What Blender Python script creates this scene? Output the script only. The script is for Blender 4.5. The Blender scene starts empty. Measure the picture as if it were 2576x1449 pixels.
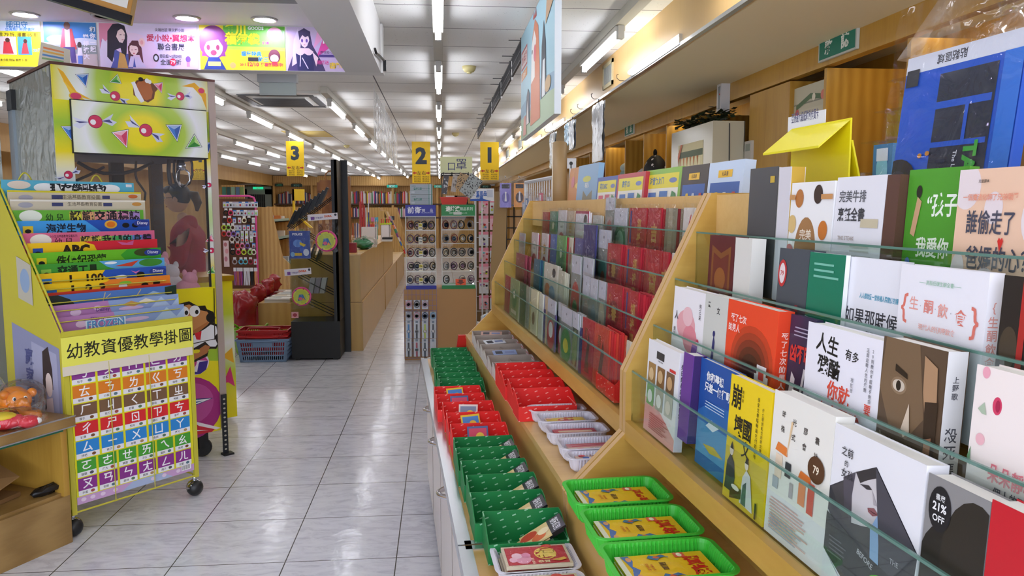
import bpy, math, random
from mathutils import Matrix, Vector, Euler
random.seed(7)
SC = bpy.context.scene
COL = SC.collection
PI = math.pi
def R(d): return math.radians(d)

# ---------------------------------------------------------------- camera
PITCH, YAW, FPX, CW, CH = 0.103, 0.092, 1960.0, 2576, 1449
CAMZ = 1.6
cam = bpy.data.cameras.new('camera'); cam.sensor_width = 36.0; cam.lens = 36.0*FPX/CW
cam.clip_start = 0.05; cam.clip_end = 200
camo = bpy.data.objects.new('camera', cam); COL.objects.link(camo)
camo.location = (0, 0, CAMZ); camo.rotation_euler = (PI/2-PITCH, 0, -YAW)
SC.camera = camo
# ---------------------------------------------------------------- world, exposure
wd = bpy.data.worlds.new('world'); SC.world = wd; wd.use_nodes = True
wd.node_tree.nodes['Background'].inputs[0].default_value = (0.80, 0.86, 1.0, 1)
wd.node_tree.nodes['Background'].inputs[1].default_value = 2.2
SC.view_settings.view_transform = 'Standard'; SC.view_settings.look = 'None'
SC.view_settings.gamma = 1.0; SC.view_settings.exposure = 0.6
TUBE_W = 12.0          # what the fluorescent tubes give off
SC.cycles.use_denoising = True
SC.cycles.max_bounces = 8; SC.cycles.diffuse_bounces = 6; SC.cycles.glossy_bounces = 3
SC.cycles.transparent_max_bounces = 24; SC.cycles.transmission_bounces = 6
SC.cycles.sample_clamp_indirect = 6.0

# ---------------------------------------------------------------- pixel -> point on a known plane
def _ray(px, py):
    x = (px-CW/2)/FPX; y = (py-CH/2)/FPX
    cp, sp = math.cos(PITCH), math.sin(PITCH); cy, sy = math.cos(YAW), math.sin(YAW)
    fw = Vector((sy*cp, cy*cp, -sp)); rt = Vector((cy, -sy, 0)); dn = fw.cross(rt)
    return rt*x + dn*y + fw
def at(px, py, x=None, y=None, z=None):
    d = _ray(px, py)
    k = (z-CAMZ)/d.z if z is not None else (x/d.x if x is not None else y/d.y)
    return Vector((0, 0, CAMZ)) + d*k
def onplane(px, py, p0, n):
    d = _ray(px, py); o = Vector((0, 0, CAMZ))
    k = (Vector(p0)-o).dot(n)/d.dot(n)
    return o + d*k

# ---------------------------------------------------------------- materials
def lin(h):
    h = h.lstrip('#'); out = []
    for i in (0, 2, 4):
        c = int(h[i:i+2], 16)/255
        out.append(c/12.92 if c <= 0.04045 else ((c+0.055)/1.055)**2.4)
    return (*out, 1)
_M = {}
def mat(h, rough=0.5, metal=0.0, spec=0.5, bump=0, bscale=60, alpha=None):
    k = (h, rough, metal, spec, bump, bscale)
    if k in _M: return _M[k]
    m = bpy.data.materials.new('paint_'+h.strip('#')); m.use_nodes = True
    nt = m.node_tree; b = nt.nodes['Principled BSDF']
    b.inputs['Base Color'].default_value = lin(h); b.inputs['Roughness'].default_value = rough
    b.inputs['Metallic'].default_value = metal; b.inputs['Specular IOR Level'].default_value = spec
    if bump:
        tc = nt.nodes.new('ShaderNodeTexCoord'); n = nt.nodes.new('ShaderNodeTexNoise'); bp = nt.nodes.new('ShaderNodeBump')
        n.inputs['Scale'].default_value = bscale; bp.inputs['Strength'].default_value = bump; bp.inputs['Distance'].default_value = 0.01
        nt.links.new(tc.outputs['Object'], n.inputs['Vector']); nt.links.new(n.outputs['Fac'], bp.inputs['Height']); nt.links.new(bp.outputs[0], b.inputs['Normal'])
    _M[k] = m; return m
def emit(h, s):
    k = ('e', h, s)
    if k in _M: return _M[k]
    m = bpy.data.materials.new('lamp_'+h.strip('#')); m.use_nodes = True
    b = m.node_tree.nodes['Principled BSDF']; b.inputs['Base Color'].default_value = lin(h)
    b.inputs['Emission Color'].default_value = lin(h); b.inputs['Emission Strength'].default_value = s
    _M[k] = m; return m
def clear(tint='#ffffff', gloss=0.08, rough=0.03, bump=0.0, bscale=40, haze=0.0, hazecol='#e8e8f0', fr=0.45):
    k = ('c', tint, gloss, rough, bump, bscale, haze, hazecol, fr)
    if k in _M: return _M[k]
    m = bpy.data.materials.new('clear_'+tint.strip('#')); m.use_nodes = True; nt = m.node_tree; nt.nodes.clear()
    o = nt.nodes.new('ShaderNodeOutputMaterial'); t = nt.nodes.new('ShaderNodeBsdfTransparent'); g = nt.nodes.new('ShaderNodeBsdfGlossy')
    mx = nt.nodes.new('ShaderNodeMixShader'); lw = nt.nodes.new('ShaderNodeLayerWeight'); mp = nt.nodes.new('ShaderNodeMath')
    t.inputs[0].default_value = lin(tint); g.inputs['Roughness'].default_value = rough
    lw.inputs[0].default_value = 0.25; mp.operation = 'MULTIPLY_ADD'; mp.inputs[1].default_value = fr; mp.inputs[2].default_value = gloss
    nt.links.new(lw.outputs['Fresnel'], mp.inputs[0]); nt.links.new(mp.outputs[0], mx.inputs[0])
    src = t
    if haze:
        d = nt.nodes.new('ShaderNodeBsdfDiffuse'); d.inputs[0].default_value = lin(hazecol); m2 = nt.nodes.new('ShaderNodeMixShader')
        m2.inputs[0].default_value = haze; nt.links.new(t.outputs[0], m2.inputs[1]); nt.links.new(d.outputs[0], m2.inputs[2]); src = m2
    nt.links.new(src.outputs[0], mx.inputs[1]); nt.links.new(g.outputs[0], mx.inputs[2]); nt.links.new(mx.outputs[0], o.inputs[0])
    if bump:
        tc = nt.nodes.new('ShaderNodeTexCoord'); n = nt.nodes.new('ShaderNodeTexNoise'); bp = nt.nodes.new('ShaderNodeBump')
        n.inputs['Scale'].default_value = bscale; n.inputs['Distortion'].default_value = 1.2
        bp.inputs['Strength'].default_value = bump; bp.inputs['Distance'].default_value = 0.02
        nt.links.new(tc.outputs['Object'], n.inputs['Vector']); nt.links.new(n.outputs['Fac'], bp.inputs['Height']); nt.links.new(bp.outputs[0], g.inputs['Normal'])
    _M[k] = m; return m
def graph(name, rough, spec=0.5):
    m = bpy.data.materials.new(name); m.use_nodes = True; nt = m.node_tree; b = nt.nodes['Principled BSDF']
    b.inputs['Roughness'].default_value = rough; b.inputs['Specular IOR Level'].default_value = spec
    def nd(t, **kw):
        n = nt.nodes.new('ShaderNode'+t)
        for k, v in kw.items():
            if k in n.inputs: n.inputs[k].default_value = v
            else: setattr(n, k, v)
        return n
    def lk(a, ao, c, ci): nt.links.new(a.outputs[ao], c.inputs[ci])
    return m, nd, lk, b
def ramp(nd, stops):
    r = nd('ValToRGB'); e = r.color_ramp.elements
    while len(e) < len(stops): e.new(0.5)
    for i, (p, c) in enumerate(stops): e[i].position = p; e[i].color = lin(c)
    return r
def wood(name, c1, c2, scale=(1, 1, 1), ws=3.0, dist=4.0, rough=0.35, detail=3.0):
    m, nd, lk, b = graph(name, rough)
    tc = nd('TexCoord'); mp = nd('Mapping'); mp.inputs['Scale'].default_value = scale
    w = nd('TexWave', bands_direction='X'); w.inputs['Scale'].default_value = ws; w.inputs['Distortion'].default_value = dist
    w.inputs['Detail'].default_value = detail; w.inputs['Detail Scale'].default_value = 1.2
    n = nd('TexNoise'); n.inputs['Scale'].default_value = 14; n.inputs['Detail'].default_value = 5
    mx = nd('Math', operation='MULTIPLY_ADD'); mx.inputs[1].default_value = 0.55
    ml = nd('Math', operation='MULTIPLY'); ml.inputs[1].default_value = 0.45
    r = ramp(nd, [(0.15, c1), (0.85, c2)])
    lk(tc, 'Object', mp, 'Vector'); lk(mp, 'Vector', w, 'Vector'); lk(mp, 'Vector', n, 'Vector'); lk(n, 'Fac', ml, 0)
    lk(w, 'Fac', mx, 0); lk(ml, 0, mx, 2); lk(mx, 0, r, 'Fac'); lk(r, 'Color', b, 'Base Color')
    return m
def grid_lines(nd, lk, sep, axis, off, period, width):
    a = nd('Math', operation='SUBTRACT'); a.inputs[1].default_value = off; lk(sep, axis, a, 0)
    d = nd('Math', operation='DIVIDE'); d.inputs[1].default_value = period; lk(a, 0, d, 0)
    r = nd('Math', operation='ROUND'); lk(d, 0, r, 0)
    s = nd('Math', operation='SUBTRACT'); lk(d, 0, s, 0); lk(r, 0, s, 1)
    ab = nd('Math', operation='ABSOLUTE'); lk(s, 0, ab, 0)
    c = nd('Math', operation='LESS_THAN'); c.inputs[1].default_value = width/period/2; lk(ab, 0, c, 0)
    return c

# ---------------------------------------------------------------- text outlines from Blender's own font
_T = {}
def glyphs(body, bold=0.0):
    k = (body, bold)
    if k not in _T:
        c = bpy.data.curves.new('t', 'FONT'); c.body = body; c.resolution_u = 2; c.offset = bold
        o = bpy.data.objects.new('t', c); me = bpy.data.meshes.new_from_object(o)
        V = [(v.co.x, v.co.y) for v in me.vertices]; F = [tuple(p.vertices) for p in me.polygons]
        bpy.data.objects.remove(o); bpy.data.curves.remove(c); bpy.data.meshes.remove(me)
        x0 = min(v[0] for v in V); x1 = max(v[0] for v in V); y0 = min(v[1] for v in V); y1 = max(v[1] for v in V)
        _T[k] = ([(x-(x0+x1)/2, y-(y0+y1)/2) for x, y in V], F, x1-x0, y1-y0)
    return _T[k]

def clip01(P):                       # keep a printed shape inside its sheet
    for ax, lim, sg in ((0, 0.0, 1), (0, 1.0, -1), (1, 0.0, 1), (1, 1.0, -1)):
        Q = []
        for i in range(len(P)):
            a, b = P[i-1], P[i]; da, db = sg*(a[ax]-lim), sg*(b[ax]-lim)
            if (da >= 0) != (db >= 0): t = da/(da-db); Q.append((a[0]+(b[0]-a[0])*t, a[1]+(b[1]-a[1])*t))
            if db >= 0: Q.append(b)
        P = Q
        if not P: return P
    return P
# ---------------------------------------------------------------- mesh builder
I4 = Matrix.Identity(4)
def TR(x=0, y=0, z=0): return Matrix.Translation((x, y, z))
def RZ(d): return Matrix.Rotation(R(d), 4, 'Z')
def RX(d): return Matrix.Rotation(R(d), 4, 'X')
def RY(d): return Matrix.Rotation(R(d), 4, 'Y')
def basis(o, x, y, z):
    m = Matrix.Identity(4)
    for i, a in enumerate((x, y, z)): m.col[i][0:3] = a
    m.col[3][0:3] = o; return m
class G:
    def __init__(s): s.v = []; s.f = []; s.mi = []; s.mats = []
    def _m(s, m):
        if isinstance(m, str): m = mat(m)
        for i, q in enumerate(s.mats):
            if q is m: return i
        s.mats.append(m); return len(s.mats)-1
    def mesh(s, V, F, m, X=None):
        b = len(s.v); i = s._m(m)
        if X is None: s.v.extend(tuple(p) for p in V)
        else: s.v.extend(tuple(X @ Vector(p)) for p in V)
        s.f.extend(tuple(b+j for j in f) for f in F); s.mi.extend([i]*len(F)); return s
    def poly(s, pts, m, X=None): return s.mesh(pts, [tuple(range(len(pts)))], m, X)
    def hexa(s, P, m, X=None):
        return s.mesh(P, [(0, 3, 2, 1), (4, 5, 6, 7), (0, 1, 5, 4), (1, 2, 6, 5), (2, 3, 7, 6), (3, 0, 4, 7)], m, X)
    def box(s, x0, x1, y0, y1, z0, z1, m, X=None):
        return s.hexa([(x0, y0, z0), (x1, y0, z0), (x1, y1, z0), (x0, y1, z0), (x0, y0, z1), (x1, y0, z1), (x1, y1, z1), (x0, y1, z1)], m, X)
    def prism(s, poly, z0, z1, m, X=None, m2=None):      # polygon in XY pushed along Z
        n = len(poly); V = [(x, y, z0) for x, y in poly]+[(x, y, z1) for x, y in poly]
        s.mesh(V, [(i, (i+1) % n, n+(i+1) % n, n+i) for i in range(n)], m2 or m, X)
        s.mesh(V, [tuple(reversed(range(n))), tuple(range(n, 2*n))], m, X); return s
    def tube(s, pts, r, m, n=6, closed=False, X=None):
        pts = [Vector(p) for p in pts]; N = len(pts); V = []; F = []; up = None
        for i, p in enumerate(pts):
            a = pts[(i-1) % N] if (closed or i > 0) else p; c = pts[(i+1) % N] if (closed or i < N-1) else p
            t = (c-a); t = t.normalized() if t.length > 1e-9 else Vector((0, 0, 1))
            if up is None: up = t.orthogonal().normalized()
            u = (up - t*up.dot(t)); u = u.normalized() if u.length > 1e-6 else t.orthogonal().normalized(); up = u; w = t.cross(u)
            rr = r[i] if isinstance(r, (list, tuple)) else r
            for j in range(n):
                q = 2*PI*j/n; V.append(p+u*(rr*math.cos(q))+w*(rr*math.sin(q)))
        for i in range(N if closed else N-1):
            k = (i+1) % N
            for j in range(n): F.append((i*n+j, i*n+(j+1) % n, k*n+(j+1) % n, k*n+j))
        if not closed: F += [tuple(reversed(range(n))), tuple(range((N-1)*n, N*n))]
        return s.mesh(V, F, m, X)
    def lathe(s, prof, m, X=None, n=20, sx=1, sy=1):
        V = []; F = []; k = len(prof)
        for r, z in prof:
            for j in range(n): V.append((sx*r*math.cos(2*PI*j/n), sy*r*math.sin(2*PI*j/n), z))
        for i in range(k-1):
            for j in range(n): F.append((i*n+j, i*n+(j+1) % n, (i+1)*n+(j+1) % n, (i+1)*n+j))
        if prof[0][0] > 1e-4: F.append(tuple(reversed(range(n))))
        if prof[-1][0] > 1e-4: F.append(tuple(range((k-1)*n, k*n)))
        return s.mesh(V, F, m, X)
    def ball(s, c, r, m, n=14, X=None):
        rx, ry, rz = r if isinstance(r, (tuple, list)) else (r, r, r); k = n//2
        prof = [(math.sin(PI*i/k), -math.cos(PI*i/k)) for i in range(k+1)]
        V = []; F = []
        for a, z in prof:
            for j in range(n): V.append((c[0]+rx*a*math.cos(2*PI*j/n), c[1]+ry*a*math.sin(2*PI*j/n), c[2]+rz*z))
        for i in range(k):
            for j in range(n): F.append((i*n+j, i*n+(j+1) % n, (i+1)*n+(j+1) % n, (i+1)*n+j))
        return s.mesh(V, F, m, X)
    # flat print: items in 0..1 of a w x h sheet lying in XZ of X (x right, z up, -y towards the viewer)
    def art(s, items, w, h, X=None, e=0.00025, rough=0.45):
        e = min(e, 0.0035/max(1, len(items)))
        for L, it in enumerate(items):
            k = it[0]; y = -e*(L+1)
            if k == 'r': P = [(it[1], it[2]), (it[3], it[2]), (it[3], it[4]), (it[1], it[4])]; c = it[5]
            elif k == 'e':
                n = it[6] if len(it) > 6 else 22
                P = [(it[1]+it[3]*math.cos(2*PI*j/n), it[2]+it[4]*math.sin(2*PI*j/n)) for j in range(n)]; c = it[5]
            elif k == 'p': P = it[1]; c = it[2]
            elif k == 'l':                                   # line x0,y0,x1,y1,width(fraction of h)
                x0, y0, x1, y1 = it[1]*w, it[2]*h, it[3]*w, it[4]*h; d = Vector((x1-x0, y1-y0)); q = Vector((-d.y, d.x)).normalized()*it[5]*h/2
                P = [((x0+q.x)/w, (y0+q.y)/h), ((x0-q.x)/w, (y0-q.y)/h), ((x1-q.x)/w, (y1-q.y)/h), ((x1+q.x)/w, (y1+q.y)/h)]; c = it[6]
            elif k in ('t', 'v'):
                # text: body, cx, cy, height(of h), colour, max width(of w), bold, rotation
                body, cx, cy, th, c = it[1:6]; o = it[6] if len(it) > 6 else {}
                chunks = [(body, cx, cy)] if k == 't' else [(ch, cx, cy-i*th*o.get('gap', 1.12)) for i, ch in enumerate(body)]
                for ch, x, yy in chunks:
                    if ch == ' ': continue
                    V, F, tw, tt = glyphs(ch, o.get('b', 0.012)); sc = th*h; sx = sc*o.get('sx', 1)
                    if 'w' in o and tw > 0: sx = min(sx, o['w']*w/tw) if not o.get('fill') else o['w']*w/tw
                    a = R(o.get('rot', 0)); ca, sa = math.cos(a), math.sin(a)
                    s.mesh([(x*w+sx*p*ca-sc*q*sa, y, yy*h+sx*p*sa+sc*q*ca) for p, q in V], F, mat(c, rough), X)
                continue
            if (w, h) != (1, 1): P = clip01(P)
            if len(P) < 3: continue
            s.poly([(p[0]*w, y, p[1]*h) for p in P], mat(c, rough) if isinstance(c, str) else c, X)
        return s
    def done(s, name, parent=None, M=None, smooth=False):
        me = bpy.data.meshes.new(name); me.from_pydata(s.v, [], s.f)
        for m in s.mats: me.materials.append(m)
        me.polygons.foreach_set('material_index', s.mi)
        if smooth: me.polygons.foreach_set('use_smooth', [True]*len(s.f))
        me.update()
        o = bpy.data.objects.new(name, me); COL.objects.link(o)
        if parent is not None: o.parent = parent
        if M is not None: o.matrix_local = M
        return o
def tag(o, label, cat, group=None, kind=None):
    if label: o['label'] = label
    if cat: o['category'] = cat
    if group: o['group'] = group
    if kind: o['kind'] = kind
    return o
def thing(name, label, cat, M=I4, group=None):
    o = bpy.data.objects.new(name, None); o.empty_display_size = 0.1; COL.objects.link(o); o.matrix_world = M
    return tag(o, label, cat, group)
def struct(g, name, label=None, M=None, parent=None):
    o = g.done(name, parent, M)
    if parent is None: o['kind'] = 'structure'
    if label: o['label'] = label
    return o
def dup(root, M, label=None, group=None):
    r = root.copy(); COL.objects.link(r); r.matrix_world = M
    if label: r['label'] = label
    if group: r['group'] = group
    for ch in list(root.children):
        c = ch.copy(); COL.objects.link(c); c.parent = r
        for gch in list(ch.children):
            d = gch.copy(); COL.objects.link(d); d.parent = c
    return r
ORD = ['', 'first', 'second', 'third', 'fourth', 'fifth', 'sixth', 'seventh', 'eighth', 'ninth', 'tenth', 'eleventh', 'twelfth',
       'thirteenth', 'fourteenth', 'fifteenth', 'sixteenth', 'seventeenth', 'eighteenth', 'nineteenth', 'twentieth']
def ordn(i):
    if i <= 20: return ORD[i]
    t, u = divmod(i, 10); w = {2: 'twenty', 3: 'thirty', 4: 'forty', 5: 'fifty', 6: 'sixty', 7: 'seventy'}[t]
    return (w+'-'+ORD[u]) if u else w[:-1]+'ieth'
_REG = {}
def reg(o, row, desc, start='from the left'):       # things of one row: named apart by look first, by count only if the looks repeat
    _REG.setdefault((row, start), []).append((o, desc)); return o
def name_rows():
    for (row, start), L in _REG.items():
        cnt = {}
        for o, d in L: cnt[d] = cnt.get(d, 0)+1
        seen = {}
        for o, d in L:
            seen[d] = seen.get(d, 0)+1
            o['label'] = (d+' '+row) if cnt[d] == 1 else '%s %s %s %s' % (ordn(seen[d]), d, start, row)
def rr(a, b): return random.uniform(a, b)

# fixture frames: counter runs 3.5 deg off the aisle, the racks on it 4.2 deg
CF = TR(0.155, 0, 0) @ RZ(3.5)
KF = TR(0.6225, 0, 0) @ RZ(4.18)
def kplane(u, px, py):
    """pixel -> (v, z) on the upright rack plane u = const"""
    n = (KF.to_3x3() @ Vector((1, 0, 0))); p = onplane(px, py, KF @ Vector((u, 0, 0)), n); q = KF.inverted() @ p
    return q.y, q.z
# ================================================================ room shell
FX0, FX1, FY1 = -7.8, 2.75, 31.6
def m_floor():
    m, nd, lk, b = graph('white_marble_floor_tiles', 0.14, 0.45)
    tc = nd('TexCoord'); sp = nd('SeparateXYZ'); lk(tc, 'Object', sp, 0)
    a = grid_lines(nd, lk, sp, 'X', -1.213, 0.5, 0.005); c = grid_lines(nd, lk, sp, 'Y', 3.467, 0.5, 0.005)
    mx = nd('Math', operation='MAXIMUM'); lk(a, 0, mx, 0); lk(c, 0, mx, 1)
    mp = nd('Mapping'); mp.inputs['Scale'].default_value = (1.6, 4.5, 1); mp.inputs['Rotation'].default_value = (0, 0, 0.5); lk(tc, 'Object', mp, 0)
    n = nd('TexNoise'); n.inputs['Scale'].default_value = 3.2; n.inputs['Detail'].default_value = 8; n.inputs['Roughness'].default_value = 0.68; n.inputs['Distortion'].default_value = 1.6
    lk(mp, 0, n, 'Vector'); r = ramp(nd, [(0.3, '#bdbdc6'), (0.52, '#dcdde2'), (0.75, '#e6e7ea')]); lk(n, 'Fac', r, 'Fac')
    mc = nd('Mix', data_type='RGBA'); lk(mx, 0, mc, 0); lk(r, 'Color', mc, 6); mc.inputs[7].default_value = lin('#4a4540')
    b.inputs['Base Color'].default_value = (1, 1, 1, 1); lk(mc, 2, b, 'Base Color')
    n2 = nd('TexNoise'); n2.inputs['Scale'].default_value = 9; n2.inputs['Detail'].default_value = 3; lk(tc, 'Object', n2, 'Vector')
    bp = nd('Bump'); bp.inputs['Strength'].default_value = 0.12; bp.inputs['Distance'].default_value = 0.02; lk(n2, 'Fac', bp, 'Height'); lk(bp, 0, b, 'Normal')
    return m
def m_ceiling():
    m, nd, lk, b = graph('speckled_ceiling_tiles', 0.85, 0.2)
    tc = nd('TexCoord'); sp = nd('SeparateXYZ'); lk(tc, 'Object', sp, 0)
    a = grid_lines(nd, lk, sp, 'X', 0.61, 1.22, 0.012); c = grid_lines(nd, lk, sp, 'Y', 0.06, 0.61, 0.012)
    n = nd('TexVoronoi'); n.inputs['Scale'].default_value = 55; lk(tc, 'Object', n, 'Vector')
    lt = nd('Math', operation='LESS_THAN'); lt.inputs[1].default_value = 0.14; lk(n, 'Distance', lt, 0)
    n3 = nd('TexNoise'); n3.inputs['Scale'].default_value = 30; lk(tc, 'Object', n3, 'Vector')
    gt = nd('Math', operation='GREATER_THAN'); gt.inputs[1].default_value = 0.55; lk(n3, 'Fac', gt, 0)
    mm = nd('Math', operation='MULTIPLY'); lk(lt, 0, mm, 0); lk(gt, 0, mm, 1)
    m1 = nd('Mix', data_type='RGBA'); lk(mm, 0, m1, 0); m1.inputs[6].default_value = lin('#ebebe8'); m1.inputs[7].default_value = lin('#a0a09c')
    mx = nd('Math', operation='MAXIMUM'); lk(a, 0, mx, 0); lk(c, 0, mx, 1)
    m2 = nd('Mix', data_type='RGBA'); lk(mx, 0, m2, 0); lk(m1, 2, m2, 6); m2.inputs[7].default_value = lin('#77777a'); lk(m2, 2, b, 'Base Color')
    return m
M_FLOOR, M_CEIL = m_floor(), m_ceiling()
W_PALE = wood('pale_maple', '#c89c58', '#dbb677', (0.5, 6, 6), 1.2, 3.0, 0.32)
W_RACK = wood('honey_plywood', '#bb9142', '#cfa857', (1, 1, 5), 1.5, 5.0, 0.35)
W_WALL = wood('golden_plywood', '#ab7f2c', '#c4993f', (3, 6, 0.6), 1.6, 3.5, 0.4)
W_FASC = wood('striped_wood_veneer', '#b99052', '#d9b67a', (1, 60, 0.15), 1.0, 0.6, 0.4, 1)
W_CTR = wood('yellow_oak', '#bf9852', '#cba55d', (2, 2, 0.35), 1.4, 5.0, 0.3)
W_DARK = wood('brown_plywood', '#8a6a3a', '#a68550', (1, 5, 5), 1.2, 4.0, 0.35)
W_FAR = wood('far_maple', '#b78c4c', '#cfa868', (4, 4, 0.6), 1.0, 3.0, 0.5)
STEEL = mat('#c8ccd0', 0.25, 0.9); CHROME = mat('#d8d8dc', 0.1, 1.0); BLACK = mat('#111113', 0.4); WHITE = mat('#e9e9ec', 0.5)

g = G(); g.box(FX0, FX1, -1.5, FY1, -0.1, 0, M_FLOOR); struct(g, 'floor', 'glossy white marble-look floor tiles with thin dark joints')
g = G(); g.box(-0.6, FX1, -1.5, 5.5, 2.83, 2.93, M_CEIL); g.box(FX0, FX1, 5.5, FY1, 2.83, 2.93, M_CEIL)
struct(g, 'ceiling', 'white speckled drop ceiling tiles')
PLAS = mat('#dededd', 0.7)
g = G(); g.box(FX0, -0.6, -1.5, 5.5, 2.79, 2.93, PLAS); struct(g, 'ceiling_entrance', 'smooth painted ceiling with downlights at the entrance')
g = G(); g.box(FX0, -0.37, 5.41, 5.53, 2.5, 2.82, PLAS); struct(g, 'beam_entrance', 'painted cross beam carrying the posters')
g = G(); g.box(-0.62, -0.385, -1.5, 5.41, 2.5, 2.83, mat('#d6d6d5', 0.7)); struct(g, 'beam_aisle', 'painted drop beam running beside the main aisle')
g = G(); g.box(-3.6, -0.62, 4.35, 4.62, 2.74, 2.80, mat('#8f9094', 0.6)); struct(g, 'trim_1', 'grey recess strip in the entrance ceiling')
g = G(); g.box(FX0-0.1, FX0, -1.5, FY1, 0, 2.93, W_FAR); struct(g, 'wall_left')
g = G(); g.box(FX1, FX1+0.1, -1.5, FY1, 0, 2.93, W_WALL); struct(g, 'wall_right')
g = G(); g.box(FX0, FX1, FY1, FY1+0.1, 0, 2.93, W_FAR); struct(g, 'wall_back')
g = G(); g.box(1.40, 1.44, -1.5, FY1, 2.535, 2.83, W_FASC); struct(g, 'trim_2', 'striped wood fascia above the right hand shelving')
g = G(); g.box(1.385, 1.415, -1.5, FY1, 2.525, 2.545, STEEL); struct(g, 'trim_3', 'metal edge strip under the wood fascia')
g = G(); g.box(1.44, FX1, -1.5, FY1, 2.53, 2.56, mat('#ebe0ba', 0.8)); struct(g, 'ceiling_soffit', 'beige soffit behind the wood fascia')
g = G(); g.box(2.19, 2.25, -1.5, FY1, 2.40, 2.53, W_WALL); struct(g, 'beam_shelving', 'wooden header beam above the wall bookcases')
g = G(); g.box(FX0, FX1, FY1-0.35, FY1-0.3, 2.5, 2.83, W_FAR); g.box(FX0, FX1, FY1-0.1, FY1-0.05, 2.0, 2.5, W_FAR); struct(g, 'trim_4', 'wood fascia along the far end wall')
g = G(); g.box(FX0, FX1, FY1-0.38, FY1-0.33, 2.46, 2.52, STEEL); struct(g, 'trim_5', 'metal strip under the far fascia')
g = G(); g.box(-6.4, -6.35, 12, FY1, 2.42, 2.83, W_FAR); struct(g, 'trim_6', 'wood fascia along the left wall')

# ---------------------------------------------------------------- ceiling lamps
g = G(); g.box(-0.032, 0.032, 0, 1.3, 0.02, 0.05, mat('#d9d6cc', 0.5)); g.box(-0.02, 0.02, -0.03, 0.03, -0.03, 0.05, mat('#bdbcb8', 0.5)); g.box(-0.02, 0.02, 1.25, 1.3, -0.03, 0.05, mat('#bdbcb8', 0.5))
lampA = thing('fluorescent_light', 'x', 'ceiling light', I4, 'fluorescent lamps on the ceiling rows')
g.done('lamp_housing', lampA)
g = G(); g.tube([(0, 0.03, -0.012), (0, 1.25, -0.012)], 0.019, emit('#f4f6ff', TUBE_W), 10); g.done('glass_tube', lampA)
ROWS = [(0.0, 6.41, 'above the main aisle'), (1.17, 5.08, 'beside the wood fascia'), (-1.17, 8.68, 'left of the hanging wire grid'),
        (-2.30, 9.89, 'above the hair accessory stand'), (-3.5, 9.1, 'above the left shelving'), (-4.7, 10.2, 'nearest the left wall')]
first = True; nt_ = 0
for x, y0, ph in ROWS:
    k0 = -2 if x > -0.5 else (0 if x > -2 else -1); y = y0+k0*2.44
    ya = y-0.4; g = G(); g.box(x-0.035, x+0.035, max(ya, -1.4) if x > -0.5 else max(ya, 5.6), 31.2, 2.765, 2.829, mat('#c9c6bb', 0.6))
    nt_ += 1; struct(g, 'trim_%d' % (10+nt_), 'white trunking carrying the lamps '+ph)
    while y < 29.6:
        if x > -0.5 or y > 5.7:
            Mx = TR(x, y, 2.712)
            if first: o = lampA; o.matrix_world = Mx; first = False
            else: o = dup(lampA, Mx)
            reg(o, 'in the row '+ph, 'fluorescent tube light', 'from the front')
        y += 2.44
# tubes under the wood fascia and behind the wall header
for i, (y0, y1) in enumerate([(2.2, 3.35), (4.5, 5.65), (8.7, 9.85), (10.7, 11.85), (14.2, 15.35), (19, 20.15)]):
    t = thing('fascia_light', 'x', 'strip light', TR(1.392, y0, 2.565), 'tube lights along the wood fascia')
    g = G(); g.box(-0.012, 0.008, 0, y1-y0, -0.03, 0.03, STEEL); g.done('lamp_housing', t)
    g = G(); g.tube([(-0.022, 0.02, 0), (-0.022, y1-y0-0.02, 0)], 0.016, emit('#fffbe6', TUBE_W*0.6), 8); g.done('glass_tube', t)
    reg(t, 'along the wood fascia', 'strip light', 'from the front')
for i, y0 in enumerate([1.2, 3.0, 7.0, 9.6]):
    t = thing('shelf_light', 'x', 'strip light', TR(2.30, y0, 2.43), 'tube lights hidden behind the header beam')
    g = G(); g.tube([(0, 0, 0), (0, 1.15, 0)], 0.012, emit('#fff0c8', TUBE_W*0.9), 8); g.box(-0.02, 0.02, 0, 1.15, 0.012, 0.04, STEEL); g.done('glass_tube', t)
    reg(t, 'behind the wooden header beam', 'strip light', 'from the front')

# ---------------------------------------------------------------- downlights in the entrance ceiling
for i, (px, py, on) in enumerate([(62, 35, 1), (265, 40, 0), (470, 44, 1), (665, 48, 1)]):
    p = at(px, py, z=2.79)
    t = thing('downlight', 'x', 'downlight', TR(p.x, p.y, 2.79), 'recessed lamps over the entrance')
    g = G(); g.lathe([(0.085, -0.001), (0.075, -0.012), (0.06, -0.006), (0.06, 0.0)], mat('#b8b4ac', 0.3, 0.3), None, 28); g.done('trim_ring', t, None, True)
    g = G(); g.lathe([(0.0, -0.006), (0.058, -0.006)], emit('#f2edff', 30.0) if on else mat('#6c6a66', 0.3, 0.5), None, 24); g.done('lens', t)
    reg(t, 'recessed in the entrance ceiling', 'lit round downlight' if on else 'unlit round downlight')

def front(px0, py0, px1, py1, Y):          # upright sheet facing the entrance at distance Y, from its photo box
    a = at(px0, py0, y=Y); b = at(px1, py1, y=Y)
    return basis((a.x, Y, b.z), (1, 0, 0), (0, 1, 0), (0, 0, 1)), b.x-a.x, a.z-b.z
def sheet(name, label, cat, X, w, h, items, th=0.004, base='#ffffff', group=None, rough=0.4, parent=None):
    g = G(); g.box(0, w, 0, th, 0, h, mat(base, rough) if isinstance(base, str) else base); g.art(items, w, h, None, 0.0004, rough)
    o = g.done(name, parent, X)
    if parent is None: tag(o, label, cat, group)
    return o

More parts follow.
